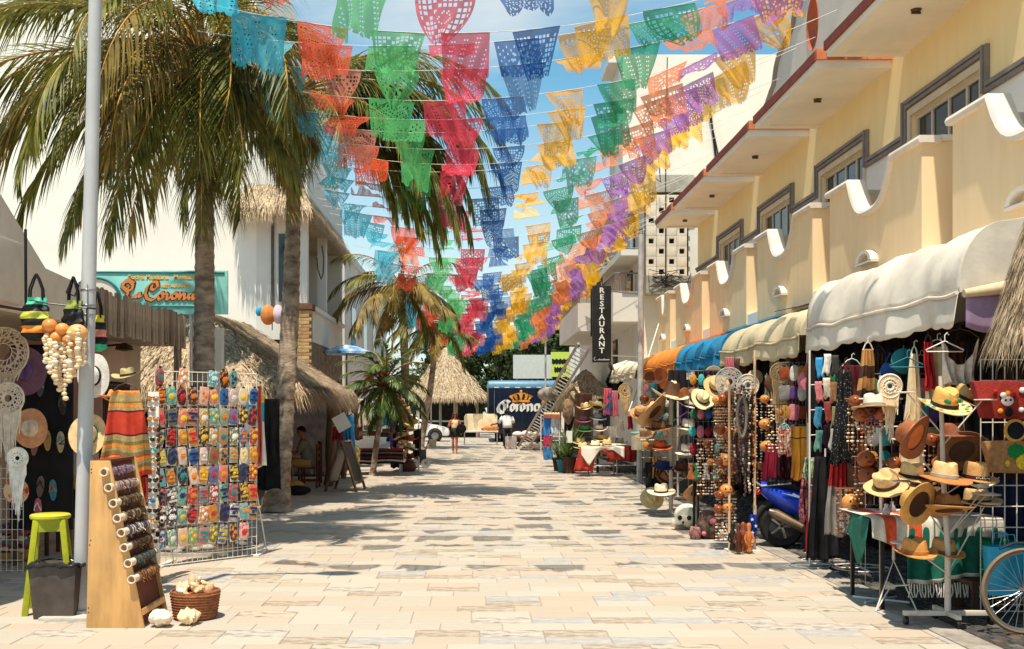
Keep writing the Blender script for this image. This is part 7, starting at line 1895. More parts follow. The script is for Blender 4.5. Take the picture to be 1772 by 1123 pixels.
mb = MB(); mb.ball((.11, -.10, .12), (.03, .03, .06), 8, 6); mb.ball((-.04, -.15, .15), (.02, .02, .05), 8, 6); mb.each('painted_leaf', C('fl_leaf', (60, 90, 44)), pf, smooth=60)
p2 = thing('small_pot', 'small striped pot left of the dark painted vase', 'pot', (WX(1203, 14.0), 14.0, 0)); mb = MB(); mb.lathe([(0, 0), (.06, 0), (.085, .07), (.07, .15), (.05, .165), (0, .15)], 18); mb.build('pot_body', C('pot_stripe', (90, 84, 70), var=.6, scale=20, col2=s2l((180, 120, 110))), p2, smooth=60)
# little table with green skull dolls behind
tt = thing('side_table', 'small dark side table with painted figures behind the vase', 'table', (WX(1226, 14.9), 14.9, 0))
mb = MB(); mb.bx(-.2, .22, -.16, .16, .72, .75); mb.build('table_top', dark_wood, tt)
for x in (-.18, .2):
 for y in (-.14, .14):
  mb = MB(); mb.bx(x - .015, x + .015, y - .015, y + .015, 0, .719); mb.build('leg', black_paint, tt)
for (px_, nm_, rgb, dz) in ((1205, 'green and cream', (70, 150, 100), 0), (1222, 'white', (220, 206, 186), .0), (1238, 'teal', (50, 140, 120), 0), (1196, 'orange', (214, 120, 60), .0)):
 t = thing('painted_figure', nm_ + ' painted figure standing on the small dark side table', 'figurine', (WX(px_, 14.85), 14.85, .752), 0, 'painted figures on the side table')
 mb = MB(); mb.lathe([(0, 0), (.055, 0), (.06, .04), (.035, .10), (.02, .14), (.04, .18), (.03, .225), (0, .235)], 14); mb.build('body', C('fig_' + nm_.replace(' ', '_'), rgb, var=.3, scale=14), t, smooth=60)
 mb = MB(); mb.ball((-.014, -.034, .19), (.009, .008, .01), 6, 4); mb.ball((.014, -.034, .19), (.009, .008, .01), 6, 4); mb.build('eye', black, t)
# --- second hat stand, Y about 17
Yh = 17.2
h2 = thing('hat_rack', 'tall white hat rack with wire arms beyond the gourd display', 'stand', (WX(1161, Yh), Yh, 0))
mb = MB(); mb.cyl((0, 0, 0), (0, 0, WZ(690, Yh)), .035, n=10); mb.build('post', rust_white, h2, smooth=60)
mb = MB(); mb.cyl((.42, .1, 0), (.42, .1, WZ(690, Yh)), .02, n=8); mb.build('post', steel, h2, smooth=60)
mb = MB(); mb.bx(-.25, .25, -.03, .03, 0, .03); mb.bx(-.03, .03, -.25, -.031, 0, .03); mb.bx(-.03, .03, .031, .25, 0, .03); mb.build('base', rust_white, h2)
mb = MB()
for (px_, py_) in ((1130, 722), (1140, 752), (1140, 778), (1148, 808), (1142, 852), (1190, 712), (1193, 745), (1193, 788), (1200, 820), (1168, 690)):
 p = W(px_, py_, Yh) - h2.location; mb.tube([(0, 0, p.z - .18), (p.x, p.y, p.z)], .008, 5)
mb.each('arm', rust_white, h2)
HG = 'straw and felt hats on display'
hat('very wide tan sombrero hanging tilted at the top left of the hat rack', W(1133, 712, 17.0), (214, 170, 116), (120, 80, 50), .13, .14, .34, .09, (-.5, -.75, .1), HG)
hat('tall pointed cream hat on top of the hat rack', W(1160, 688, 17.1), (238, 220, 186), None, .14, .30, .33, .10, (.05, .2, 0), HG, cone=1)
hat('brown curled brim hat just below the pointed hat', W(1182, 686, 17.4), (166, 100, 54), None, .12, .13, .30, .10, (.15, -.3, 0), HG)
hat('white hat with a black band, upper right of the hat rack', W(1193, 702, 17.0), (236, 222, 196), (26, 22, 22), .105, .14, .20, .04, (.12, .2, 0), HG)
hat('dark brown hat on the second tier left of the hat rack', W(1140, 741, 17.0), (128, 84, 52), (80, 48, 28), .11, .13, .22, .03, (.12, -.1, 0), HG)
hat('white hat with black stitched band, second tier right of the hat rack', W(1191, 740, 17.0), (238, 228, 206), (60, 54, 48), .11, .15, .21, .02, (.12, .05, 0), HG)
hat('burnt orange hat on the third tier left of the hat rack', W(1142, 774, 17.0), (214, 96, 40), (120, 50, 20), .105, .12, .20, .03, (.12, .0, 0), HG)
hat('white hat with a thin dark band, third tier right of the hat rack', W(1190, 782, 17.0), (238, 228, 204), (70, 62, 56), .11, .14, .21, .0, (.12, -.05, 0), HG)
hat('navy blue hat on the fourth tier left of the hat rack', W(1146, 808, 17.1), (36, 50, 96), None, .11, .11, .19, .02, (.12, .1, 0), HG)
hat('dark brown hat on the fourth tier right of the hat rack', W(1183, 808, 17.1), (84, 50, 32), None, .11, .12, .21, .03, (.2, -.35, 0), HG)
hat('tan cowboy hat on the fourth tier beside the painted figures', W(1206, 815, 16.9), (208, 152, 98), (140, 90, 54), .10, .12, .20, .08, (.3, .5, 0), HG)
hat('cream panama hat with dark band on the lowest tier of the hat rack', W(1144, 851, 16.9), (236, 220, 184), (50, 44, 40), .11, .13, .23, .02, (.12, -.05, 0), HG)
hat('tan straw hat tilted up low on the right of the hat rack', W(1205, 850, 16.8), (216, 160, 102), None, .10, .12, .22, .06, (-.7, -.6, 0), HG)
hat('natural hat lying flat against the foot of the hat rack', W(1128, 862, 17.3), (206, 182, 132), None, .10, .10, .19, .02, (.9, -.6, 0), HG)
hat('grey brown hat hanging behind the dark brown hat', W(1118, 752, 17.6), (150, 116, 84), None, .10, .12, .19, .02, (.2, -.3, 0), HG)
for (px_, py_, w_, L_, m_, nm, lab) in ((1186, 752, .22, .30, cGrey, 'grey_shirt', 'grey shirt hanging between the white hats of the hat rack'), (1186, 792, .22, .30, cGrey, 'pale_shirt', 'pale grey shirt hanging below the white hats of the hat rack'), (1172, 640, .3, .5, cBl, 'dark_cloth', 'dark cloth hanging under the blue awning'), (1132, 800, .3, .6, cBl, 'dark_skirt', 'dark skirt hanging behind the lower hats of the rack'),
          (1206, 660, .09, .5, cRed, 'red_cord_bundle', 'bright red cord bundle hanging right of the white black-banded hat'), (1136, 790, .15, .35, cTan, 'tan_bag_cloth', 'tan cloth hanging under the orange hat')):
 garment(nm, lab, 'cloth', W(px_, py_, 17.6), w_, w_ * 1.1, L_, [m_], folds=3, strap=False, group='cloths around the hat rack')
for (px_, py_, Y_, r_, m_, lab) in ((1125, 652, 21, .12, gourd_d, 'round dark carved mask hanging under the orange awning'), (1143, 648, 20.5, .14, gourd_b, 'brown ring shaped mask hanging under the orange awning'), (1235, 650, 16.6, .16, C('plate_beige', (170, 146, 106)), 'round beige woven plate hanging under the beige awning'), (1150, 665, 20, .10, gourd_b, 'small brown mask below the ring shaped mask')):
 mb = MB(); mb.lathe([(0, -.03), (r_ * .5, -.04), (r_ * .8, -.02), (r_, 0), (r_ * .95, .02), (0, .02)], 20, M=Matrix.Rotation(pi / 2, 4, 'X')); o = mb.build('wall_mask', m_, smooth=60); o.location = W(px_, py_, Y_); tag(o, lab, 'mask')
# second lamp post at the right
Yp = 24.8
l2 = thing('street_pole', 'slim pale grey street pole standing in front of the orange awning', 'pole', (WX(1107, Yp), Yp, 0))
mb = MB(); mb.tube([(0, 0, 0), (.02, 0, 3), (.03, 0, WZ(405, Yp))], [.075, .07, .062], 14); mb.lathe([(.13, 0), (.13, .03), (.08, .05)], 14); mb.build('shaft', C('pole_pale', (176, 172, 166), rough=.5), l2, smooth=60)
mb = MB(); mb.lathe([(.062, 0), (.068, .02), (.0, .05)], 12, (.03, 0, WZ(405, Yp))); mb.build('cap', steel, l2, smooth=60)
lb_ = thing('litter_basket', 'pale cylindrical basket fixed to the slim grey street pole', 'basket', W(1107, 778, 24.6))
mb = MB(); mb.lathe([(0, 0), (.20, 0), (.215, .4), (.20, .4), (.185, .02), (0, .02)], 22); mb.build('basket_body', C('litter_pale', (176, 166, 140), var=.15, scale=9), lb_, smooth=50)
mb = MB(); mb.lathe([(.214, .37), (.226, .39), (.214, .42)], 22); mb.tube([(-.05, .2, .3), (.0, .24, .3)], .02, 5); mb.build('basket_rim', C('rim_teal', (120, 160, 150)), lb_, smooth=50)
gu = MB(); gu.tube([W(1140, 560, 28.2), W(1115, 640, 27.6), W(1088, 712, 27)], .02, 5); tag(gu.build('guy_wire', white_paint), 'pale diagonal brace running down beside the slim grey street pole', 'brace')
# ================================================================== MIDDLE DISTANCE, RIGHT
# table with white cloth
Yq = 27.4
ta = thing('display_table', 'small metal table under a red and white cloth by the potted plants', 'table', (WX(1040, Yq), Yq, 0))
mb = MB(); mb.bx(-.5, .45, -.35, .35, .73, .76); mb.build('table_top', dark_wood, ta)
for (x, y) in ((-.3, -.3), (.38, -.3), (-.3, .3), (.38, .3)):
 mb = MB(); mb.cyl((x, y, 0), (x, y, .73), .018, n=8); mb.build('leg', steel, ta)
mb = MB(); mb.tube([(-.3, -.3, .28), (.38, -.3, .28)], .014, 6); mb.tube([(-.3, .3, .28), (.38, .3, .28)], .014, 6); mb.each('cross_bar', steel, ta)
mb = MB()
mb.grid(lambda u, v: (-.56 + 1.12 * u, -.38 - .03 * v * sin(u * 9), .768 - v * (.08 + .42 * max(0, 1 - abs(u - .18) * 4) + .3 * max(0, (u - .75) * 3))), 26, 8); mb.grid(lambda u, v: (-.56 + 1.12 * u, -.38 + .76 * v, .77), 8, 4)
o = mb.build('white_tablecloth', C('cloth_white', (232, 222, 204), var=.06), smooth=60, solid=.006); o.location = ta.location; tag(o, 'white cloth with pointed corners over the small metal table', 'tablecloth')
mb = MB(); mb.grid(lambda u, v: (-.60 - .16 * v * (1 - u) + 1.18 * u, -.36 + .03 * sin(u * 40) * v, .75 - (.62 if u < .38 else .05 + .27 * max(0, min(1, (u - .55) * 6))) * v), 32, 8)
o = mb.build('red_tablecloth', C('cloth_brick', (176, 56, 44), var=.2), smooth=60, solid=.006); o.location = ta.location; tag(o, 'red cloth hanging below the white cloth of the small metal table', 'tablecloth')
rt2 = garment('long_red_cloth', 'red cloth on the long counter behind the small metal table', 'cloth', W(1078, 772, 28.6), .8, .8, .42, [C('cloth_brick', (176, 56, 44))], strap=False)
ctn = thing('market_counter', 'long white topped market counter under the cream awning', 'counter', (4.1, 29.3, 0)); mb = MB(); mb.bx(-.8, .8, -.5, 1.5, .70, .75); mb.build('counter_top', white_paint, ctn)
for (x, y) in ((-.75, -.45), (.75, -.45), (-.75, 1.4), (.75, 1.4)):
 mb = MB(); mb.bx(x - .03, x + .03, y - .03, y + .03, 0, .699); mb.build('leg', dark_wood, ctn)
for (px_, py_, rgb, lab, rot) in ((1008, 775, (222, 196, 140), 'straw hat lying at the left of the white cloth table', (0, 0, 0)), (1030, 772, (236, 222, 190), 'cream hat lying in the middle of the white cloth table', (0, 0, 0)), (1050, 770, (230, 190, 130), 'tan hat lying at the right of the white cloth table', (0, .1, 0)), (1072, 766, (90, 84, 70), 'dark olive hat on the long counter', (0, 0, 0))):
 hat(lab, W(px_, py_, 27.3 if px_ < 1060 else 28.9), rgb, (70, 54, 40), .12, .15, .24, .03, rot)
h3 = thing('small_hat_stand', 'thin hat stand behind the white cloth table', 'stand', (WX(1025, 28.3), 28.3, 0))
mb = MB(); mb.cyl((0, 0, 0), (0, 0, 1.95), .025, n=8); mb.bx(-.25, .25, -.03, .03, 0, .03); mb.build('post', steel, h3)
mb = MB()
for z in (1.0, 1.3, 1.6, 1.85): mb.tube([(-.25, 0, z), (.25, 0, z)], .012, 5)
mb.each('arm', steel, h3)
for (px_, py_, rgb, lab, rot, curl) in ((1013, 706, (226, 190, 130), 'straw cowboy hat at the top left of the thin hat stand', (.1, -.2, 0), .12), (1034, 704, (230, 204, 150), 'cream cowboy hat at the top right of the thin hat stand', (-.3, .2, 0), .12), (1011, 728, (150, 90, 104), 'mauve hat on the second tier of the thin hat stand', (.1, -.1, 0), .05), (1034, 724, (150, 150, 150), 'grey hat on the second tier of the thin hat stand', (.1, .1, 0), .03),
          (1012, 744, (96, 150, 96), 'green hat on the third tier of the thin hat stand', (.1, 0, 0), .03), (1036, 743, (240, 224, 200), 'white hat with dark trim on the third tier of the thin hat stand', (.1, 0, 0), .08), (1005, 766, (214, 180, 120), 'straw hat on the lowest tier of the thin hat stand', (.1, 0, 0), .04), (1040, 760, (206, 170, 110), 'natural straw hat right on the lowest tier of the thin hat stand', (.1, 0, 0), .04)):
 hat(lab, W(px_, py_, 28.1), rgb, (60, 46, 40), .12, .15, .25, curl, rot)
for (px_, py_, Y_, w_, L_, m_, nm, lab) in ((1052, 672, 28.5, .22, .75, C('cloth_usa', (70, 90, 150), col2=s2l((206, 90, 90)), scale=5, lo=.48, hi=.52), 'blue_red_bag', 'blue and red cloth bag hanging left of the beige macrame'), (1063, 676, 28.6, .2, .7, cPink, 'pink_dress', 'pink dress hanging beside the blue and red cloth bag'), (1045, 690, 29.2, .3, .8, cBl, 'black_dress', 'black dress hanging behind the pink dress'), (1060, 738, 28.4, .25, .3, C('cloth_white', (232, 222, 204)), 'white_apron', 'white apron hanging above the counter'),
           (1090, 720, 28.2, .12, .35, cRed, 'red_pouch', 'small red pouch hanging above the counter'), (1075, 727, 28.3, .14, .3, cW, 'lace_pouch', 'pale lace pouch hanging left of the small red pouch'), (1010, 680, 30.5, .5, 1.2, cBr, 'umber_drape', 'dark brown drape under the small straw canopy'), (1000, 720, 31.5, .8, 1.0, cBl, 'plant_gap_cloth', 'black cloth added for the dark gap behind the potted plants')):  # black cloth behind the plants is added in place of deep shade
 garment(nm, lab, 'clothing', W(px_, py_, Y_), w_, w_ * 1.1, L_, [m_], folds=3, strap=False, group='goods under the cream awning')
macrame('beige fringed macrame hanging under the cream awning', W(1082, 664, 27.6), .18, .95, (206, 172, 122), 31)
# added dark sheets standing in for the shade deep in the stalls
for (y0_, y1_, rgb, lab) in ((17.2, 20.8, (30, 24, 24), 'added dark sheet standing in for shade behind the stall under the blue awning'), (21.2, 25.4, (36, 26, 24), 'added dark sheet standing in for shade behind the stall under the orange awning'), (13.0, 16.8, (26, 20, 20), 'added dark sheet standing in for shade behind the stall under the beige awning'), (9.6, 12.6, (26, 20, 20), 'added dark sheet standing in for shade behind the stall under the white awning')):
 mb = MB(); mb.grid(lambda u, v: (5.3 + .04 * sin(u * 30), y0_ + (y1_ - y0_) * u, 2.7 - 2.6 * v), 40, 4); tag(mb.build('backdrop_sheet', C('backdrop_%d' % int(y0_), rgb, var=.4), solid=.01, smooth=60), lab, 'sheet', 'added dark sheets standing in for the shade of the stalls')
rs = random.Random(66)
gn = [('crimson', (150, 30, 44)), ('ochre', (190, 130, 50)), ('white', (214, 204, 190)), ('teal', (40, 120, 120)), ('black', (24, 22, 24)), ('rust', (150, 70, 36)), ('violet', (96, 60, 120)), ('sand', (200, 168, 120)), ('blue', (50, 90, 150)), ('green', (60, 110, 70)), ('pink', (206, 120, 130)), ('brown', (86, 54, 34)), ('grey', (130, 126, 120)), ('turquoise', (70, 170, 170))]
for i in range(14):
 nm_, rgb = gn[i]
 Y_ = 17.6 + i * .58
 garment('hanging_dress', '%s dress hanging in the row under the blue and orange awnings' % nm_, 'dress', Vector((4.25 + (i % 3) * .28, Y_, 2.35 - .1 * (i % 2))), .26, .36, rs.uniform(.7, 1.1), [C('row_' + nm_, rgb, var=.25, scale=10)], folds=3, group='dresses in the row under the blue and orange awnings', nu=12, nv=14)
for i in range(10):
 nm_, rgb = gn[(i * 3 + 2) % 14]
 Y_ = 9.8 + i * .68
 garment('hanging_dress', '%s garment hanging deep in the shade behind the nearest stalls' % nm_, 'dress', Vector((4.75 + (i % 2) * .3, Y_, 2.3 - .1 * (i % 3))), .28, .4, rs.uniform(.8, 1.2), [C('row_' + nm_, rgb, var=.25, scale=10)], folds=3, group='garments deep in the shade of the nearest stalls', nu=12, nv=14)
# potted plants
def potted(label, px_, Y_, pot_rgb, h, n, L, seed, leaf=leafC):
 rs = random.Random(seed); t = thing('potted_plant', label, 'plant', (WX(px_, Y_), Y_, 0), 0, 'potted plants at the stall front')
 mb = MB(); mb.lathe([(0, 0), (.15, 0), (.20, h), (.22, h), (.22, h + .03), (.18, h + .03), (.17, h - .03), (0, h - .04)], 18); mb.build('pot', C('pot_%d_%d' % pot_rgb[:2], pot_rgb), t, smooth=50)
 mb = MB()
 for i in range(n):
  a = rs.uniform(0, 6.28); l = L * rs.uniform(.6, 1.1); e = rs.uniform(.6, 1.4); w_ = .025
  d = Vector((cos(a) * cos(e), sin(a) * cos(e), sin(e))); s = Vector((-sin(a), cos(a), 0)) * w_
  p0 = Vector((0, 0, h - .03)); p1 = p0 + d * l * .5; p2 = p0 + d * l + Vector((cos(a) * .1, sin(a) * .1, -.12 * l))
  mb.add([p0 - s * .4, p0 + s * .4, p1 - s, p1 + s, p2], [(0, 1, 3, 2), (2, 3, 4)])
 tag(mb.build('leaves', leaf, t), kind='stuff')
 return t
potted('potted palm with feathery leaves in a brown pot beside the white cloth table', 985, 28.4, (84, 54, 40), .42, 60, 1.15, 1)
potted('smaller potted plant in a dark pot left of the feathery potted palm', 968, 29.4, (40, 40, 44), .35, 40, .7, 2)
potted('low plant in a blue pot in front of the towel rack', 976, 28.9, (70, 140, 150), .3, 30, .4, 3)
mb = MB(); mb.bx(-.08, .08, -.01, .0, 0, .32); o = mb.build('price_card', sign_white); o.location = W(985, 766, 28.0); tag(o, 'white card standing in front of the potted palm', 'card')
tk = thing('towel_rack', 'thin rack of bright blue and red towels at the far end of the right stalls', 'rack', (WX(951, 31.5), 31.5, 0))
mb = MB(); mb.tube([(-.26, 0, 0), (-.26, 0, 1.55), (.3, 0, 1.55), (.3, 0, 0)], .018, 6); mb.tube([(-.26, 0, .8), (.3, 0, .8)], .014, 6); mb.build('rack_frame', white_paint, tk)
for (x, z, w_, L_, rgb, lab) in ((-.08, 1.5, .24, .55, (60, 130, 200), 'blue towel at the top left of the towel rack'), (.15, 1.5, .22, .5, (206, 214, 224), 'white towel at the top right of the towel rack'), (-.05, .95, .28, .35, (170, 50, 80), 'crimson towel in the middle of the towel rack'), (-.05, .62, .30, .4, (60, 120, 170), 'blue towel at the bottom of the towel rack')):
 garment('towel', lab, 'towel', tk.location + Vector((x, -.04, z)), w_, w_, L_, [C('towel_%d_%d' % rgb[:2], rgb, var=.3, scale=8)], folds=2, strap=False, group='towels on the towel rack')
mb = MB(); ht = thing('striped_crate', 'low wooden crate of goods on top of the towel rack', 'crate', W(955, 722, 31.5)); mb.bx(-.25, .25, -.15, .15, -.02, .08); mb.build('crate_body', C('crate_red', (170, 90, 60)), ht); mb = MB()
for q in range(6): mb.ball((-.2 + .08 * q, 0, .10), (.05, .06, .05), 8, 5)
mb.build('contents', C('goods_cream', (214, 200, 160)), ht)
# straw umbrella-like canopies at the far right stalls
hip_roof('small_straw_canopy', 'small brown straw canopy over the stall with the towel rack', 'canopy', (WX(1015, 40), 40, 0), (WX(985, 38), 5.0, 38.0, 43), (4.2, 40, 4.2, 41), WZ(688, 38), WZ(636, 38), 4500, fringe=.4, posts=((3.5, 38.3, .05, .02), (4.6, 38.3, .05, 0)), scale=1.4)
mb = MB(); mb.lathe([(.05, .0), (.16, -.12), (.17, -.5), (.06, -.75), (.0, -.78)], 12); o = mb.build('straw_bundle', straw_dark, smooth=60); o.location = W(983, 690, 31.2); tag(o, 'hanging brown straw bundle under the small straw canopy', 'straw bundle')
mb = MB(); mb.tube([(0, 0, 0), (.4, 0, .1), (.9, .3, .02)], [.16, .2, .17], 10); o = mb.build('rolled_awning', C('roll_white', (226, 212, 190)), smooth=60); o.location = W(1062, 640, 31.0); tag(o, 'rolled white awning cloth at the end of the cream awning', 'awning roll')
# ladder
ld = thing('extension_ladder', 'long grey ladder leaning from the street up towards the restaurant balcony', 'ladder', W(905, 775, 46.5))
p0, p1 = Vector((0, 0, 0)), W(1010, 598, 36.2) - W(905, 775, 46.5)
ld.location.z = 0
alu = C('ladder_grey', (176, 168, 158), rough=.5)
dirv = (p1 - p0).normalized(); sidev = Vector((.9, -.1, -.45)); sidev = (sidev - dirv * sidev.dot(dirv)).normalized()
for s in (-.21, .21):
 mb = MB(); mb.tube([p0 + sidev * s, p1 + sidev * s], .06, 4); mb.build('rail', alu, ld)
L_ = (p1 - p0).length; n = int(L_ / .3)
rg = MB(); rg.cyl((0, 0, -.205), (0, 0, .205), .022, n=6); rgm = rg.mesh('rung', alu)
for i in range(1, n):
 o = obj('rung', rgm, ld, p0 + dirv * L_ * i / n); o.rotation_euler = sidev.to_track_quat('Z', 'Y').to_euler()
mb = MB(); mb.ball(p0.lerp(p1, .53), (.42, .3, .28), 10, 7); o = mb.build('cloth_bundle', C('bundle_grey', (150, 140, 130), var=.3, bump=.5, bscale=8), smooth=60); o.location = ld.location + Vector((-.15, -.25, .25)); tag(o, 'grey cloth bundle hanging half way up the leaning ladder', 'cloth')
fp = thing('thin_flagpole', 'thin grey pole standing in front of the dark blue truck', 'pole', (WX(944, 50), 50, 0)); mb = MB(); mb.cyl((0, 0, 0), (0, 0, WZ(450, 50)), .055, .035, 8); mb.build('shaft', pole_grey, fp, smooth=60); mb = MB(); mb.lathe([(.12, 0), (.12, .06), (.06, .1)], 10); mb.build('base', pole_grey, fp)
mb = MB(); mb.ball((0, 0, 0), (.12, .1, .18), 10, 6); o = mb.build('pole_box', C('box_tan', (180, 130, 70)), smooth=60); o.location = W(941, 698, 49.8); tag(o, 'small tan box fixed low on the thin grey pole', 'box')
# ================================================================== MIDDLE DISTANCE, LEFT
# A-frame sign
Yz = 22.4
af = thing('a_frame_sign', 'wooden folding chalkboard sign standing on the pavement by the straw hut', 'sign', (WX(598, Yz), Yz, 0), 1.42)
for s, y in ((1, -.34), (-1, .34)):
 for x in (-.36, .36):
  mb = MB(); mb.tube([(x, y, 0), (x, 0.012 * -s, 1.08)], .03, 4); mb.build('leg', post_wood, af)
 mb = MB(); mb.add([(-.33, y * .80, .20), (.33, y * .80, .20), (.33, y * .06, 1.02), (-.33, y * .06, 1.02)], [(0, 1, 2, 3)]); mb.build('board', black_paint, af, solid=.02)
 mb = MB(); mb.tube([(-.36, y * .82, .19), (.36, y * .82, .19)], .025, 4); mb.tube([(-.36, y * .03, 1.05), (.36, y * .03, 1.05)], .025, 4); mb.build('frame_rail', post_wood, af)
mb = MB(); mb.bx(-.18, .12, -.02, .02, 0, .34); o = mb.build('white_notice', sign_white); o.location = W(600, 742, 22.0); o.rotation_euler = (0, -.5, 0); tag(o, 'tilted white notice on top of the folding chalkboard sign', 'notice')
# chairs and table under the hut
def chair(label, x, y, rz):
 t = thing('wooden_chair', label, 'chair', (x, y, 0), rz, 'dark wooden chairs in the straw hut')
 mb = MB(); mb.bx(-.22, .22, -.22, .22, .43, .46); mb.build('seat', dark_wood, t, bevel=.005)
 for (a, b, h) in ((-.2, -.2, .43), (.2, -.2, .43), (-.2, .2, .98), (.2, .2, .98)):
  mb = MB(); mb.bx(a - .02, a + .02, b - .02, b + .02, 0, h if h < .5 else h); mb.build('leg', M('chair_red_brown', (.12, .035, .02), var=.3), t)
 mb = MB()
 for z in (.60, .75, .90): mb.bx(-.18, .18, .19, .21, z, z + .08)
 mb.build('backrest', M('chair_red_brown', (.12, .035, .02)), t)
 mb = MB(); mb.bx(-.18, .18, -.21, -.19, .2, .23); mb.bx(-.21, -.19, -.18, .18, .15, .18); mb.bx(.19, .21, -.18, .18, .15, .18); mb.build('stretcher', M('chair_red_brown', (.12, .035, .02)), t)
 return t
MX, MY = WX(535, 23.2), 23.2
chair('dark wooden chair the seated man is sitting on', MX, MY, -pi / 2)
chair('empty dark wooden chair at the far side of the hut table', MX - .2, MY + 1.6, -pi / 2 + .3)
ht_ = thing('dining_table', 'dark wooden table in the hut in front of the seated man', 'table', (MX - .85, MY - .0, 0))
mb = MB(); mb.bx(-.4, .4, -.5, .5, .72, .76); mb.build('table_top', dark_wood, ht_, bevel=.006)
for x in (-.36, .36):
 for y in (-.45, .45):
  mb = MB(); mb.bx(x - .03, x + .03, y - .03, y + .03, 0, .719); mb.build('leg', dark_wood, ht_)
mb = MB(); mb.ball((0, 0, .14), (.26, .2, .15), 14, 8); mb.ball((.18, -.08, .1), (.14, .12, .10), 10, 6); o = mb.build('straw_sack', C('sack_tan', (190, 140, 70), var=.3, bump=.4, bscale=30), smooth=60); o.location = (WX(506, 21.6), 21.6, 0); tag(o, 'tan straw sack on the ground beside the tall palm trunk', 'sack')
mb = MB(); mb.ball((0, 0, .1), (.28, .15, .10), 12, 6); o = mb.build('black_bag', black, smooth=60); o.location = (WX(515, 21.2), 21.2, 0); tag(o, 'black bag lying in front of the straw sack', 'bag')
# mannequin dress, serape table, hats
garment('blue_dress', 'bright blue dress hanging right of the folding chalkboard sign', 'dress', W(604, 718, 24.2), .22, .30, 1.0, [C('cloth_sky', (50, 130, 180), var=.2)], folds=3)
garment('red_flower_wrap', 'red flowered wrap hanging in front of the hut post', 'wrap', W(584, 738, 23.0), .2, .2, .3, [C('cloth_redflower', (150, 30, 50), var=.4)], folds=3)
garment('green_print_cloth', 'green leafy cloth hanging behind the folding chalkboard sign', 'cloth', W(612, 775, 24.6), .3, .3, .5, [C('cloth_leafy', (60, 110, 60), var=.5, scale=14, col2=s2l((200, 170, 80)))], folds=3)
mt = thing('market_table', 'low market table covered with dark striped blankets left of the small palm', 'table', (WX(650, 28.0), 28.4, 0))
mb = MB(); mb.bx(-.75, .7, -.35, .35, .62, .66); mb.build('table_top', dark_wood, mt)
for (x, y) in ((-.7, -.3), (.65, -.3), (-.7, .3), (.65, .3)):
 mb = MB(); mb.bx(x - .025, x + .025, y - .025, y + .025, 0, .62); mb.build('leg', steel, mt)
stp_ = [C('bl_black', (24, 22, 26)), C('bl_red', (140, 40, 50)), C('bl_grey', (110, 100, 100)), C('bl_cream', (206, 186, 160))]
garment('striped_blanket', 'black, red and grey striped blanket on the low market table', 'blanket', mt.location + Vector((0, -.38, .70)), 1.5, 1.5, .42, stp_, [(.15, 1), (.25, 0), (.35, 2), (.55, 0), (.62, 1), (.75, 0), (.85, 3), (1, 0)], folds=3, strap=False)
for i, (px_, py_, rgb, nm_) in enumerate(((632, 748, (206, 190, 170), 'cream'), (648, 748, (150, 60, 60), 'red'), (664, 750, (60, 56, 60), 'black'), (640, 738, (226, 216, 200), 'white'), (672, 744, (120, 90, 60), 'brown'))):
 mb = MB(); mb.bx(-.16, .16, -.14, .14, 0, .13); o = mb.build('folded_cloth', C('fold_' + nm_, rgb, var=.5, scale=18), bevel=.03); o.location = W(px_, py_ + 6, 28.4); tag(o, '%s folded cloth stacked on the low market table' % nm_, 'cloth', 'folded cloths on the low market table')
for (px_, py_, w_, L_, m_, nm, lab) in ((630, 690, .35, .8, C('cloth_linen', (226, 210, 186)), 'linen_dress', 'pale linen dress hanging above the market table at the left'), (652, 694, .3, .75, cW, 'white_dress', 'white dress hanging above the middle of the market table'), (668, 700, .25, .6, cTeal, 'teal_shirt', 'dark teal shirt hanging right of the white dress'), (617, 700, .3, 1.0, cBr, 'brown_hanging', 'brown cloth hanging beside the hut post'),
          (682, 718, .22, 1.5, C('cloth_violet', (76, 44, 96), var=.2), 'purple_dress', 'long purple dress hanging beside the column of hats'), (722, 742, .22, .8, cBl, 'black_trousers', 'black trousers hanging right of the column of hats'), (690, 672, .25, .45, cPink, 'pink_shirt', 'pink shirt hanging above the column of hats')):
 garment(nm, lab, 'clothing', W(px_, py_, 29.4), w_, w_ * 1.1, L_, [m_], folds=3, strap=False, group='clothes hanging at the left stalls')
hp3 = thing('hat_column', 'thin pole stand carrying a column of straw hats at the left stalls', 'stand', (WX(703, 29.6), 29.6, 0))
mb = MB(); mb.cyl((-.12, 0, 0), (-.12, 0, WZ(670, 29.6)), .025, n=8); mb.cyl((.35, .1, 0), (.35, .1, WZ(680, 29.6)), .02, n=8); mb.bx(-.3, .45, -.15, .25, 0, .03); mb.build('post', white_paint, hp3)
hcol = [('tan', (206, 160, 104)), ('cream', (236, 216, 176)), ('orange straw', (214, 150, 90)), ('white', (238, 226, 204)), ('brown', (130, 88, 56)), ('golden', (222, 176, 100)), ('dark', (70, 54, 44)), ('pale straw', (228, 200, 150)), ('beige', (210, 186, 146)), ('rust', (170, 96, 56)), ('sandy', (218, 180, 128)), ('ivory', (240, 228, 200)), ('honey', (216, 160, 80)), ('chestnut', (110, 64, 40))]
for i in range(14):
 r_, c_ = i // 2, i % 2
 hat('%s hat in the left hat column, %s tier, %s' % (hcol[i][0], ORD[r_], ['street side', 'wall side'][1 - c_]), W(693 + 16 * c_ + U(-2, 2), 698 + r_ * 15.5 + U(-2, 2), 29.4), hcol[i][1], (60, 44, 34) if i % 3 else None, .12, .14, .24, .05, (rs.uniform(-.3, .5), rs.uniform(-.5, .5), 0), seg=18)
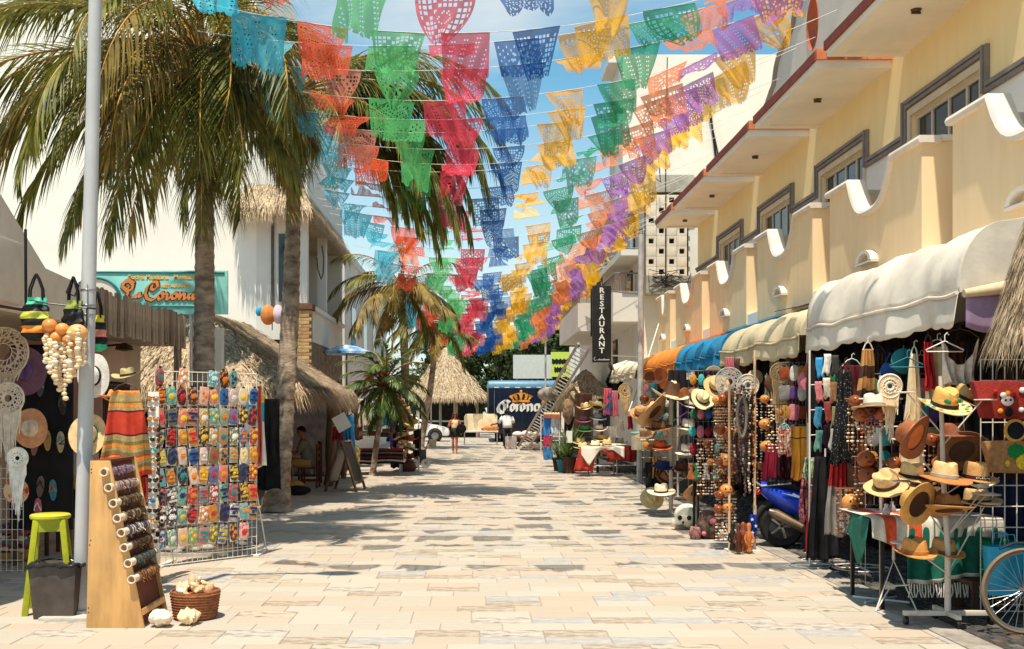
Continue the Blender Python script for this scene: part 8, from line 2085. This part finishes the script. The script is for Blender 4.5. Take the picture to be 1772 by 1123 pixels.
mb = MB(); mb.ball((0, 0, .12), (.24, .2, .16), 12, 8); mb.ball((.05, -.05, .27), (.12, .1, .1), 10, 6); o = mb.build('brown_sack', C('sack_brown', (100, 58, 40), var=.3), smooth=60); o.location = (WX(706, 29.2), 29.2, 0); tag(o, 'brown sack lying on the pavement under the column of hats', 'sack')
ch2 = thing('stroller_cart', 'small dark folding cart with wheels right of the column of hats', 'cart', (WX(727, 31), 31, 0)); mb = MB(); mb.box((0, 0, .35), (.35, .4, .4)); mb.tube([(.15, 0, .5), (.3, 0, .95)], .02, 5); mb.build('cart_body', black, ch2, bevel=.03)
for x in (-.15, .18):
 mb = MB(); mb.lathe([(.05, -.02), (.13, -.03), (.14, 0), (.13, .03), (.05, .02)], 14, (x, -.22, .14), M=Matrix.Rotation(pi / 2, 4, 'X'), closed=True); mb.build('wheel', steel, ch2)
# inflatable toys and blue umbrella over the thatch
tt_ = thing('beach_balls', 'pair of orange and lilac inflatable toys above the straw roof', 'inflatable', W(470, 545, 25.0)); tt_.scale = (.72, .72, .72)
mb = MB(); mb.ball((-.12, 0, 0), (.26, .2, .34), 14, 10); mb.build('orange_ball', C('toy_orange', (206, 128, 66)), tt_, smooth=80)
mb = MB(); mb.ball((.22, 0, .02), (.2, .18, .32), 14, 10); mb.build('lilac_ball', C('toy_lilac', (206, 184, 196)), tt_, smooth=80)
mb = MB(); mb.ball((-.42, 0, .12), (.12, .1, .16), 10, 8); mb.tube([(0, .1, -.2), (0, .1, -.5)], .02, 5); mb.build('blue_ball', C('toy_blue', (50, 150, 190)), tt_, smooth=80)
um = thing('blue_parasol', 'flat blue and white parasol beyond the straw hut corner', 'parasol', (WX(600, 31), 31, 0))
mb = MB(); mb.lathe([(0, WZ(596, 31)), (.3, WZ(599, 31)), (.75, WZ(609, 31)), (.76, WZ(613, 31)), (0, WZ(600, 31))], 10, k=0); mb.build('canopy', C('parasol_blue', (60, 130, 190), col2=s2l((200, 216, 226)), scale=3), um, smooth=30)
mb = MB(); mb.cyl((0, 0, 0), (0, 0, WZ(597, 31)), .025, n=8); mb.build('pole', steel, um)
# ================================================================== FAR STREET: car, cart, bench
Yv = 57.0
car = thing('white_car', 'white saloon car parked across the end of the street', 'car', (WX(778, Yv) - 2.15, Yv, 0))
cw = C('car_white', (226, 226, 220), rough=.25, var=.02, spec=.5)
mb = MB()
prof = [(2.12, .30), (2.15, .55), (2.05, .72), (1.45, .88), (1.05, .93), (-1.2, .95), (-2.0, .90), (-2.15, .65), (-2.12, .30)]
mb.poly(prof, 1, -.86, .86); mb.build('body', cw, car, bevel=.09)
mb = MB();
lo_ = [(1.1, .92), (-1.45, .94)]; hi_ = [(.25, 1.42), (-.85, 1.42)]
P8 = [Vector((1.1, -.80, .92)), Vector((-1.5, -.80, .94)), Vector((-1.5, .80, .94)), Vector((1.1, .80, .92)), Vector((.2, -.62, 1.42)), Vector((-.85, -.62, 1.42)), Vector((-.85, .62, 1.42)), Vector((.2, .62, 1.42))]
mb.add(P8, [(0, 1, 2, 3), (4, 5, 6, 7), (0, 1, 5, 4), (1, 2, 6, 5), (2, 3, 7, 6), (3, 0, 4, 7)]); mb.build('cabin', cw, car, bevel=.06)
mb = MB(); f = .013
def quad_on(a, b, c_, d, u0, u1, v0, v1, off):
 g_ = lambda u, v: a.lerp(b, u).lerp(d.lerp(c_, u), v) + off
 return [g_(u0, v0), g_(u1, v0), g_(u1, v1), g_(u0, v1)]
mb.add(quad_on(P8[0], P8[1], P8[5], P8[4], .10, .46, .14, .86, Vector((0, -.012, .004))), [(0, 1, 2, 3)]); mb.add(quad_on(P8[0], P8[1], P8[5], P8[4], .50, .86, .14, .86, Vector((0, -.012, .004))), [(0, 1, 2, 3)]); mb.add(quad_on(P8[3], P8[0], P8[4], P8[7], .08, .92, .10, .90, Vector((.012, 0, .008))), [(0, 1, 2, 3)])
mb.build('window', dark_glass, car, solid=.008)
for x in (1.38, -1.32):
 for s in (-.80, .80):
  o = MB(); o.lathe([(.20, -.10), (.30, -.10), (.32, -.07), (.32, .07), (.30, .10), (.20, .10)], 24, (x, s, .32), M=Matrix.Rotation(pi / 2, 4, 'X'), closed=True); w_ = o.build('wheel', C('tyre_black', (34, 33, 32)), car, smooth=40)
  o = MB(); o.lathe([(0, -.07), (.2, -.05), (.21, .05), (0, .07)], 16, (x, s * 1.03, .32), M=Matrix.Rotation(pi / 2, 4, 'X')); o.build('rim', steel, w_, smooth=40)
 o = MB(); o.lathe([(.325, -.01), (.40, -.01), (.40, .01), (.325, .01)], 24, (x, -.862, .33), M=Matrix.Rotation(pi / 2, 4, 'X'), closed=True); o.build('wheel_arch', black_paint, car)
mb = MB(); mb.ball((1.93, -.66, .70), (.20, .17, .06), 12, 6); mb.build('headlight', C('headlamp', (200, 204, 200), rough=.1), car, smooth=60)
mb = MB(); mb.ball((2.0, -.74, .42), (.1, .1, .05), 8, 5); mb.build('fog_light', black_paint, car, smooth=60)
mb = MB(); mb.tube([(.48, -.868, .35), (.46, -.868, .9)], .006, 4); mb.tube([(-.5, -.868, .35), (-.5, -.868, .92)], .006, 4); mb.each('door_gap', black_paint, car)
wbk = thing('white_bucket', 'small white box standing on the street in front of the white car', 'box', (WX(748, 48), 48, 0)); mb = MB(); mb.bx(-.18, .18, -.15, .15, 0, .36); mb.build('bucket_body', C('bucket_cream', (226, 210, 176)), wbk, bevel=.02)
ct_ = thing('white_cart', 'white market trolley with a rounded back panel in front of the truck', 'cart', (WX(832, 51), 51, 0))
mb = MB(); mb.bx(-.85, .85, -.3, .3, .62, .70); mb.build('cart_bed', white_paint, ct_, bevel=.01)
mb = MB(); mb.poly([(-.82, .70), (.82, .70), (.82, 1.40), (.72, 1.52), (-.72, 1.52), (-.82, 1.40)], 1, .22, .28); mb.build('back_panel', C('cart_cream', (232, 216, 180), var=.12, scale=3), ct_, bevel=.02)
for x in (-.8, .8):
 for y in (-.27, .27):
  mb = MB(); mb.bx(x - .025, x + .025, y - .025, y + .025, 0, .619); mb.build('leg', steel, ct_)
for i, (x, s, nm_) in enumerate(((.42, .18, 'large'), (.68, .15, 'small'), (.15, .10, 'tiny'))):
 mb = MB(); mb.ball((0, 0, s * .75), (s * 1.4, s, s * .8), 12, 8); o = mb.build('bread_loaf', C('loaf_orange', (214, 136, 66), var=.25, scale=8), smooth=80); o.location = ct_.location + Vector((x, -.05, .70)); tag(o, nm_ + ' golden loaf shaped bundle lying on the white market trolley', 'bundle', 'bundles on the white trolley')
cg_ = thing('low_handcart', 'low handcart with white sacks in front of the dark blue truck', 'cart', (WX(912, 50), 50, 0)); mb = MB(); mb.bx(-.75, .8, -.3, .3, .32, .40); mb.build('cart_bed', C('cart_red', (130, 50, 44)), cg_)
for x in (-.5, .6):
 mb = MB(); mb.lathe([(.08, -.03), (.19, -.04), (.20, 0), (.19, .04), (.08, .03)], 16, (x, -.33, .2), M=Matrix.Rotation(pi / 2, 4, 'X'), closed=True); mb.build('wheel', black_paint, cg_)
for i, (x, s) in enumerate(((-.45, .26), (.0, .30), (.45, .24))):
 mb = MB(); mb.ball((0, 0, s * .55), (s, s * .8, s * .55), 12, 8); o = mb.build('white_sack', C('sack_white', (232, 222, 206), var=.08), smooth=80); o.location = cg_.location + Vector((x, 0, .40)); tag(o, ['left', 'middle', 'right'][i] + ' white sack on the low handcart', 'sack', 'white sacks on the low handcart')
mb = MB(); mb.tube([(-1.1, 0, 0), (1.2, .3, 0)], .05, 6); o = mb.build('grey_pile', M('pile_grey', (.14, .11, .09), var=.4)); o.location = (WX(945, 44), 44, .05); tag(o, 'dark pipe lying on the ground at the foot of the ladder', 'pipe')
mb = MB(); mb.ball((0, 0, 0), (1.0, .6, .22), 16, 8); o = mb.build('net_pile', M('net_pile', (.10, .08, .065), var=.5, bump=.8, bscale=10), smooth=80); o.location = (WX(942, 46), 46.5, .02); tag(o, 'flat heap of dark netting on the ground right of the ladder foot', 'netting')
# ================================================================== PEOPLE
def skin_mesh(name, verts, edges, mat_, parent, root=0, sub=2):
 me = bpy.data.meshes.new(name)
 me.from_pydata([v[:3] for v in verts], edges, [])
 o = bpy.data.objects.new(name, me); COL.objects.link(o); o.parent = parent
 md = o.modifiers.new('skin', 'SKIN')
 me.skin_vertices  # layer made by the modifier on evaluation
 if not me.skin_vertices:
  bm = bmesh.new(); bm.from_mesh(me); bm.verts.layers.skin.verify(); bm.to_mesh(me); bm.free()
 sv = me.skin_vertices[0].data
 for i, v in enumerate(verts):
  r = v[3] if isinstance(v[3], tuple) else (v[3], v[3])
  sv[i].radius = r; sv[i].use_root = (i == root); sv[i].use_loose = False
 md.use_smooth_shade = True
 s = o.modifiers.new('sub', 'SUBSURF'); s.levels = sub; s.render_levels = sub
 me.materials.append(mat_)
 return o
def chainify(V, E, pts, start=None):
 """append a chain of (x,y,z,r); returns index of the last"""
 prev = start
 for p in pts:
  V.append(p); i = len(V) - 1
  if prev is not None: E.append((prev, i))
  prev = i
 return prev
def hand(V, E, wrist_i, w, d, side, r=.012):
 """palm and five fingers from the wrist w along d; side = thumb direction"""
 w, d, side = Vector(w), Vector(d).normalized(), Vector(side).normalized()
 p = w + d * .055
 pi_ = chainify(V, E, [(*p, (.026, .026))], wrist_i)
 k = p + d * .03
 for q, l in ((-.024, .060), (-.008, .070), (.008, .066), (.024, .050)):
  a = k + side * -q; b = a + d * l * .55; c_ = b + (d * .8 + Vector((0, 0, -.5))).normalized() * l * .45
  chainify(V, E, [(*a, r), (*b, r * .9), (*c_, r * .7)], pi_)
 a = w + d * .03 + side * .03; b = a + (side * .7 + d * .7) * .035; c_ = b + (d + side * .2) * .03
 chainify(V, E, [(*a, r * 1.1), (*b, r), (*c_, r * .75)], wrist_i)
def figure(label, loc, rz, J, skin_rgb, hair_rgb, long_hair, scale=1.0):
 """J: dict of joint positions in local space (x right, y forward is -Y, z up)"""
 t = thing('person', label, 'person', loc, rz); t.scale = (scale,) * 3
 sk_ = C('skin_%d_%d_%d' % skin_rgb, skin_rgb, rough=.55, var=.06)
 V = []; E = []
 g = lambda k: Vector(J[k])
 chainify(V, E, [(*g('pelvis'), (.13, .10))])
 sp = chainify(V, E, [(*g('pelvis').lerp(g('chest'), .45), (.115, .09)), (*g('chest'), (.135, .095)), (*g('neckb'), (.06, .055))], 0)
 ch_i = 2
 hd = g('head')
 nk = g('neckb').lerp(hd, .45)
 chainify(V, E, [(*nk, (.048, .05)), (*(hd + Vector((0, 0, -.06))), (.062, .07)), (*(hd + Vector((0, .005, .03))), (.078, .092)), (*(hd + Vector((0, .01, .085))), (.062, .075))], sp)
 for s in ('l', 'r'):
  sh, el, wr = g('sh' + s), g('el' + s), g('wr' + s)
  i = chainify(V, E, [(*sh, .058), (*sh.lerp(el, .5), .047), (*el, .040), (*el.lerp(wr, .4), .040), (*wr, (.026, .022))], ch_i)
  d = (wr - el).normalized(); hand(V, E, i, wr, d, J.get('thumb' + s, (0, -1, 0)))
  hp_, kn, an = g('hip' + s), g('kn' + s), g('an' + s)
  toe = an + Vector(J.get('toe' + s, (0, -.15, -.045)))
  chainify(V, E, [(*hp_, .088), (*hp_.lerp(kn, .5), .074), (*kn, .055), (*kn.lerp(an, .35), .056), (*an, .036), (*an.lerp(toe, .45), (.038, .034)), (*toe, (.036, .022))], 0)
 skin_mesh('body', V, E, sk_, t)
 F_ = Vector(J.get('face', (0, -1, 0))).normalized(); Rr = Vector((-F_.y, F_.x, 0)) * -1
 fm = MB()
 for s in (-1, 1):
  fm.ball(hd + F_ * .085 + Rr * s * .030 + Vector((0, 0, .018)), (.013, .013, .009), 8, 5, 0)
 ln = hd + F_ * .088 + Vector((0, 0, -.042)); fm.ball(ln, (.022, .014, .007), 8, 5, 1)
 fm.build('face_feature', [black_paint, C('lips', (150, 80, 70))], t, smooth=60)
 fm = MB(); fm.tube([hd + F_ * .088 + Vector((0, 0, .02)), hd + F_ * .112 + Vector((0, 0, -.012)), hd + F_ * .09 + Vector((0, 0, -.02))], [.008, .013, .008], 6)
 for s in (-1, 1): fm.ball(hd + Rr * s * .082 + Vector((0, 0, .0)), (.014, .02, .028), 8, 6)
 fm.build('nose_and_ears', sk_, t, smooth=60)
 hm_ = C('hair_%d_%d_%d' % hair_rgb, hair_rgb, rough=.5, var=.4, scale=30, stretch=(6, 6, 1))
 hb = MB()
 def hf(u, v):
  a = 2 * pi * u; back = -cos(a)        # 1 at back
  el_ = pi / 2 - v * (1.25 + .75 * max(0, back + .3) / 1.3)
  d = (F_ * cos(a) + Rr * sin(a)) * cos(el_) + Vector((0, 0, sin(el_)))
  r_ = .100 + .006 * sin(a * 9 + v * 6)
  return hd + Vector((0, 0, .025)) - F_ * .008 + Vector((d.x * r_, d.y * r_ * 1.12, d.z * r_ * 1.12))
 hb.grid(hf, 28, 12)
 if long_hair:
  for k_ in range(40):
   a = pi + U(-1.7, 1.7); d = F_ * cos(a) + Rr * sin(a)
   p = hd + d * .095 + Vector((0, 0, .03)); hb.tube([p, p + d * .02 + Vector((0, 0, -.14)), p - d * .01 + Vector((U(-.02, .02), U(-.02, .02), -.30 - U(0, .12)))], [.02, .02, .006], 5)
 hb.build('hair', hm_, t, smooth=80)
 return t
def loft(name, rings_, mat_, parent, n=20, fold=.0, k=3, solid=.0, smooth=80):
 """rings: (center, rx, ry)"""
 mb = MB(); vs = []
 for q, (c_, rx, ry) in enumerate(rings_):
  for j in range(n):
   a = 2 * pi * j / n; f = 1 + fold * sin(a * k + q * .6) * (q / len(rings_))
   vs.append((c_[0] + rx * cos(a) * f, c_[1] + ry * sin(a) * f, c_[2]))
 fs = [(q * n + j, q * n + (j + 1) % n, (q + 1) * n + (j + 1) % n, (q + 1) * n + j) for q in range(len(rings_) - 1) for j in range(n)]
 mb.add(vs, fs); return mb.build(name, mat_, parent, smooth=smooth, solid=solid or .008)
def sleeve(name, pts, rad, mat_, parent):
 mb = MB(); mb.tube(pts, rad, 12, cap=False); return mb.build(name, mat_, parent, smooth=80, solid=.008)
# woman walking towards the camera
YW = 41.0
wj = dict(pelvis=(0, 0, .90), chest=(0, 0, 1.20), neckb=(0, 0, 1.36), head=(0, -.01, 1.50),
  shl=(-.165, 0, 1.30), ell=(-.26, -.02, 1.06), wrl=(-.17, -.20, 1.16), shr=(.165, 0, 1.30), elr=(.25, .0, 1.05), wrr=(.24, -.12, .86),
  hipl=(-.085, 0, .86), knl=(-.075, -.05, .47), anl=(-.06, .05, .075), hipr=(.085, 0, .86), knr=(.06, -.10, .48), anr=(.05, -.14, .07), toel=(0, -.13, -.05), toer=(0, -.16, -.04), thumbl=(1, 0, .3), thumbr=(-1, -.3, 0))
wo = figure('woman in a pale top and dark shorts walking down the street with a black bag', (WX(787, YW), YW, 0), .12, wj, (176, 104, 74), (90, 50, 34), True, 1.0)
loft('top', [((0, 0, .98), .135, .105), ((0, 0, 1.06), .125, .10), ((0, 0, 1.18), .145, .12), ((0, 0, 1.27), .15, .105), ((0, 0, 1.32), .12, .075)], C('top_peach', (226, 196, 160), var=.2), wo)
loft('shorts', [((0, 0, .66), .185, .14), ((0, 0, .78), .18, .135), ((0, 0, .90), .155, .12), ((0, 0, 1.0), .135, .105)], C('shorts_dark', (38, 34, 34)), wo)
bg_ = MB(); bg_.ball((0, 0, 0), (.20, .12, .19), 14, 10); o = bg_.build('shoulder_bag', black, smooth=80); o.location = (WX(787, YW) + .26, YW - .12, .98); tag(o, 'large black bag held by the walking woman', 'bag')
# man in white from behind beside the trolley
YM = 46.5
mj = dict(pelvis=(0, 0, .93), chest=(.02, -.06, 1.30), neckb=(.03, -.12, 1.46), head=(.04, -.20, 1.58),
  shl=(-.20, -.07, 1.40), ell=(-.28, -.10, 1.10), wrl=(-.22, -.28, .93), shr=(.22, -.07, 1.40), elr=(.40, -.16, 1.12), wrr=(.62, -.26, 1.06),
  hipl=(-.095, 0, .90), knl=(-.11, -.04, .50), anl=(-.12, .04, .08), hipr=(.095, 0, .90), knr=(.11, -.06, .50), anr=(.12, -.02, .08), thumbl=(1, 0, 0), thumbr=(0, 0, 1))
mn = figure('man in a white shirt and dark trousers seen from behind near the dark blue truck', (WX(878, YM), YM, 0), pi, mj, (120, 70, 48), (30, 22, 20), False, 1.0)
shirt_w = C('shirt_white', (232, 230, 224), var=.05)
loft('shirt', [((0, 0, .92), .20, .15), ((0, 0, 1.05), .205, .155), ((.01, -.04, 1.22), .215, .16), ((.02, -.06, 1.36), .225, .14), ((.02, -.09, 1.44), .16, .11), ((.03, -.11, 1.47), .08, .075)], shirt_w, mn)
sleeve('sleeve', [(-.17, -.07, 1.40), (-.25, -.085, 1.24), (-.275, -.10, 1.13)], [.085, .075, .072], shirt_w, mn); sleeve('sleeve', [(.19, -.07, 1.40), (.31, -.115, 1.26), (.385, -.15, 1.14)], [.085, .075, .072], shirt_w, mn)
trs = C('trousers_dark', (44, 42, 50), var=.2)
loft('trousers', [((0, 0, .80), .185, .135), ((0, 0, .90), .18, .135), ((0, 0, 1.0), .17, .13)], trs, mn)
for s in (-1, 1):
 y_ = -.05 if s < 0 else -.06
 sleeve('trouser_leg', [(s * .095, 0, .88), (s * .11, y_, .50), (s * .12, .02, .10)], [.11, .085, .075], trs, mn)
mb = MB(); mb.box((0, 0, .32), (.5, .4, .45)); mb.tube([(-.2, 0, .3), (-.25, 0, .0)], .03, 6); mb.tube([(.2, 0, .3), (.25, 0, .0)], .03, 6); o = mb.build('grey_carrier', C('carrier_grey', (160, 150, 144), var=.2), bevel=.06); o.location = (WX(884, 45.6), 45.6, 0); tag(o, 'small grey carrier box on legs behind the man in white', 'carrier')
# man seated under the straw hut, facing left
sj = dict(pelvis=(0, 0, .52), chest=(0, -.10, .92), neckb=(0, -.13, 1.08), head=(0, -.19, 1.235),
  shl=(-.20, -.11, 1.02), ell=(-.24, -.20, .76), wrl=(-.16, -.44, .80), shr=(.20, -.11, 1.02), elr=(.25, -.20, .76), wrr=(.17, -.45, .82),
  hipl=(-.10, -.04, .53), knl=(-.12, -.46, .55), anl=(-.12, -.42, .08), hipr=(.10, -.04, .53), knr=(.12, -.46, .55), anr=(.13, -.40, .08), thumbl=(1, 0, .4), thumbr=(-1, 0, .4), face=(0, -1, -.15))
se = figure('seated man in a grey shirt and tan shorts at a table under the straw hut', (MX, MY, 0), -pi / 2, sj, (170, 104, 74), (24, 18, 16), False, 1.0)
gsh = C('shirt_grey', (128, 122, 108), var=.1)
loft('shirt', [((0, .02, .50), .19, .16), ((0, 0, .60), .19, .155), ((0, -.05, .78), .20, .15), ((0, -.10, .96), .215, .135), ((0, -.115, 1.04), .15, .10), ((0, -.13, 1.075), .075, .07)], gsh, se)
sleeve('sleeve', [(-.18, -.11, 1.02), (-.22, -.15, .90), (-.238, -.185, .81)], [.080, .072, .068], gsh, se); sleeve('sleeve', [(.18, -.11, 1.02), (.225, -.15, .90), (.245, -.185, .81)], [.080, .072, .068], gsh, se)
ksh = C('shorts_tan', (186, 146, 92), var=.1)
for s in (-1, 1): sleeve('shorts_leg', [(s * .09, .06, .55), (s * .11, -.2, .555), (s * .12, -.42, .56)], [.12, .105, .092], ksh, se)
mb = MB(); mb.ball((0, .02, .53), (.19, .15, .10), 14, 8); mb.build('shorts_seat', ksh, se, smooth=80)
# ================================================================== MORE GOODS FILLING THE RIGHT STALLS
rs = random.Random(91)
def goods_panel(lab, px_, Y_, w_, z0, z1, nx, nz, kind):
 t = thing('wire_grid_rack', 'black wire grid rack of small goods ' + lab, 'rack', (WX(px_, Y_), Y_, 0))
 mb = MB()
 for i in range(9): mb.tube([(-w_ / 2 + w_ * i / 8, .02, 0 if i in (0, 8) else z0), (-w_ / 2 + w_ * i / 8, .02, z1)], .004, 4)
 for j in range(12): mb.tube([(-w_ / 2, .02, z0 + (z1 - z0) * j / 11), (w_ / 2, .02, z0 + (z1 - z0) * j / 11)], .004, 4)
 tag(mb.build('wire_grid', steel, t), kind='stuff')
 last = None
 for r_ in range(nz):
  for c_ in range(nx):
   nm_ = rs.choice([q for q in gn if q != last]); last = nm_
   p = Vector((WX(px_, Y_) - w_ / 2 + w_ * (c_ + .5) / nx + rs.uniform(-.015, .015), Y_ - .03, z1 - .08 - (z1 - z0 - .1) * r_ / nz - .06))
   if kind == 'mask':
    o = obj('wooden_mask', MASKM, None, p, (0, rs.uniform(-.1, .1), rs.uniform(-.2, .2)), (rs.uniform(.9, 1.25), 1, rs.uniform(.9, 1.25)))
   else:
    o = obj('purse', PM[rs.random() < .4], None, p, (0, rs.uniform(-.15, .15), rs.uniform(-.2, .2)), (rs.uniform(1.1, 1.5), 1.6, rs.uniform(.9, 1.2)))
    obj('purse_clasp', tagme, o)
   setmat(o, C('row_' + nm_[0], nm_[1], var=.25, scale=10))
   tag(o, '%s %s, %s row, %s column of the rack %s' % (nm_[0], 'carved mask' if kind == 'mask' else 'purse', ORD[r_], ORD[c_], lab), 'mask' if kind == 'mask' else 'purse', 'goods on the rack ' + lab)
mk_ = MB(); mk_.ball((0, 0, 0), (.055, .03, .08), 12, 8); mk_.ball((-.022, -.026, .02), (.013, .01, .009), 6, 4); mk_.ball((.022, -.026, .02), (.013, .01, .009), 6, 4); mk_.ball((0, -.032, -.008), (.01, .012, .022), 6, 4); MASKM = mk_.mesh('wooden_mask', pole_grey, smooth=60)
goods_panel('under the blue awning', 1226, 16.2, .62, .9, 2.35, 5, 5, 'mask')
goods_panel('right of the macrame owl', 1372, 13.3, .34, 1.25, 2.35, 3, 4, 'purse')
goods_panel('behind the goods table', 1560, 10.3, .7, .8, 2.1, 6, 5, 'purse')
goods_panel('under the orange awning', 1135, 20.4, .55, .8, 2.3, 4, 5, 'mask')
# small things hung from the front bar of the awnings
hang_ = [('woven fan', 'fan'), ('string bag', 'bag'), ('tassel', 'tassel')]
for i in range(16):
 nm_, rgb = gn[(i * 5 + 3) % 14]; kd, ct__ = hang_[i % 3]
 Y_ = 9.9 + i * .44; x = 4.06 + .05 * (i % 2); z = 2.36 - .05 * (i % 3)
 m_ = C('row_' + nm_, rgb, var=.25, scale=10)
 mb = MB()
 if i % 3 == 0: mb.lathe([(0, -.008), (.11, -.008), (.12, 0), (.11, .008), (0, .008)], 20, (0, 0, -.15), M=Matrix.Rotation(pi / 2, 4, 'X')); mb.tube([(0, 0, 0), (0, 0, -.04)], .006, 5)
 elif i % 3 == 1: mb.grid(lambda u, v: ((.06 + .05 * sin(pi * v)) * cos(2 * pi * u), .05 * sin(2 * pi * u), -.10 - .22 * v), 16, 8); mb.tube([(-.05, 0, -.1), (0, 0, 0), (.05, 0, -.1)], .006, 5)
 else:
  for q in range(9): mb.tube([(0, 0, 0), (rs.uniform(-.02, .02), rs.uniform(-.02, .02), -.12), (rs.uniform(-.05, .05), rs.uniform(-.04, .04), -.38)], .008, 4)
  mb.ball((0, 0, -.05), .03, 8, 6)
 o = mb.build(kd.replace(' ', '_'), m_, smooth=60); o.location = (x, Y_, z)
 tag(o, '%s %s hanging from the awning front bars, %s from the near end' % (nm_, kd, ORD[i]), ct__, 'small goods hanging from the awning front bars')
# gourds and shell strands between the pouch pole and the hat stand
gourd_mobile('dark gourds and shells hanging left of the ivory macrame', 1488, 690, 9.9, [(-.06, -.02, .06, gourd_b), (.06, -.10, .055, gourd_o)], 6, .5, 41, kset=(0, 1, 2))
gourd_mobile('orange gourds hanging behind the cream wide brimmed straw hat', 1620, 760, 9.2, [(-.06, 0, .06, gourd_b), (.05, -.06, .05, gourd_b), (.0, -.2, .055, gourd_o)], 6, .45, 42, kset=(0, 0, 2))
gourd_mobile('shell strands and small gourds hanging left of the mustard dress', 1345, 700, 12.9, [(.02, -.1, .05, gourd_o)], 5, .6, 43, kset=(0, 1, 1))
gourd_mobile('gourds and pale shells hanging under the orange awning', 1120, 690, 19.5, [(-.06, 0, .09, gourd_b), (.08, -.2, .08, gourd_o)], 7, .8, 44, kset=(0, 1, 2), rr=.026)
for i, (px_, py_, Y_, rgb, lab, rot) in enumerate(((1535, 838, 9.0, (214, 176, 120), 'pale straw hat hanging behind the goods table left of the light straw hat', (.3, -.5, 0)), (1665, 780, 8.9, (120, 74, 46), 'chocolate hat hanging between the grid panel and the hat stand', (-.9, .3, 0)), (1690, 870, 8.6, (206, 170, 120), 'pale straw hat resting on the grey cloth right of the upturned brown hat', (0, 0, 0)),
  (1240, 668, 15.6, (206, 166, 110), 'straw hat hanging under the edge of the blue awning', (.9, -.3, 0)), (1215, 690, 16.0, (226, 206, 160), 'pale hat hanging under the blue awning left of the gourd display', (.8, .3, 0)), (1108, 715, 18.6, (196, 140, 90), 'tan hat hanging behind the slim grey street pole', (.6, -.2, 0)), (1150, 830, 17.4, (170, 110, 66), 'reddish tan hat between the navy hat and the lowest panama hat', (.3, .4, 0)))):
 hat(lab, W(px_, py_, Y_), rgb, (70, 50, 36), .10, .12, .19, .04, rot)
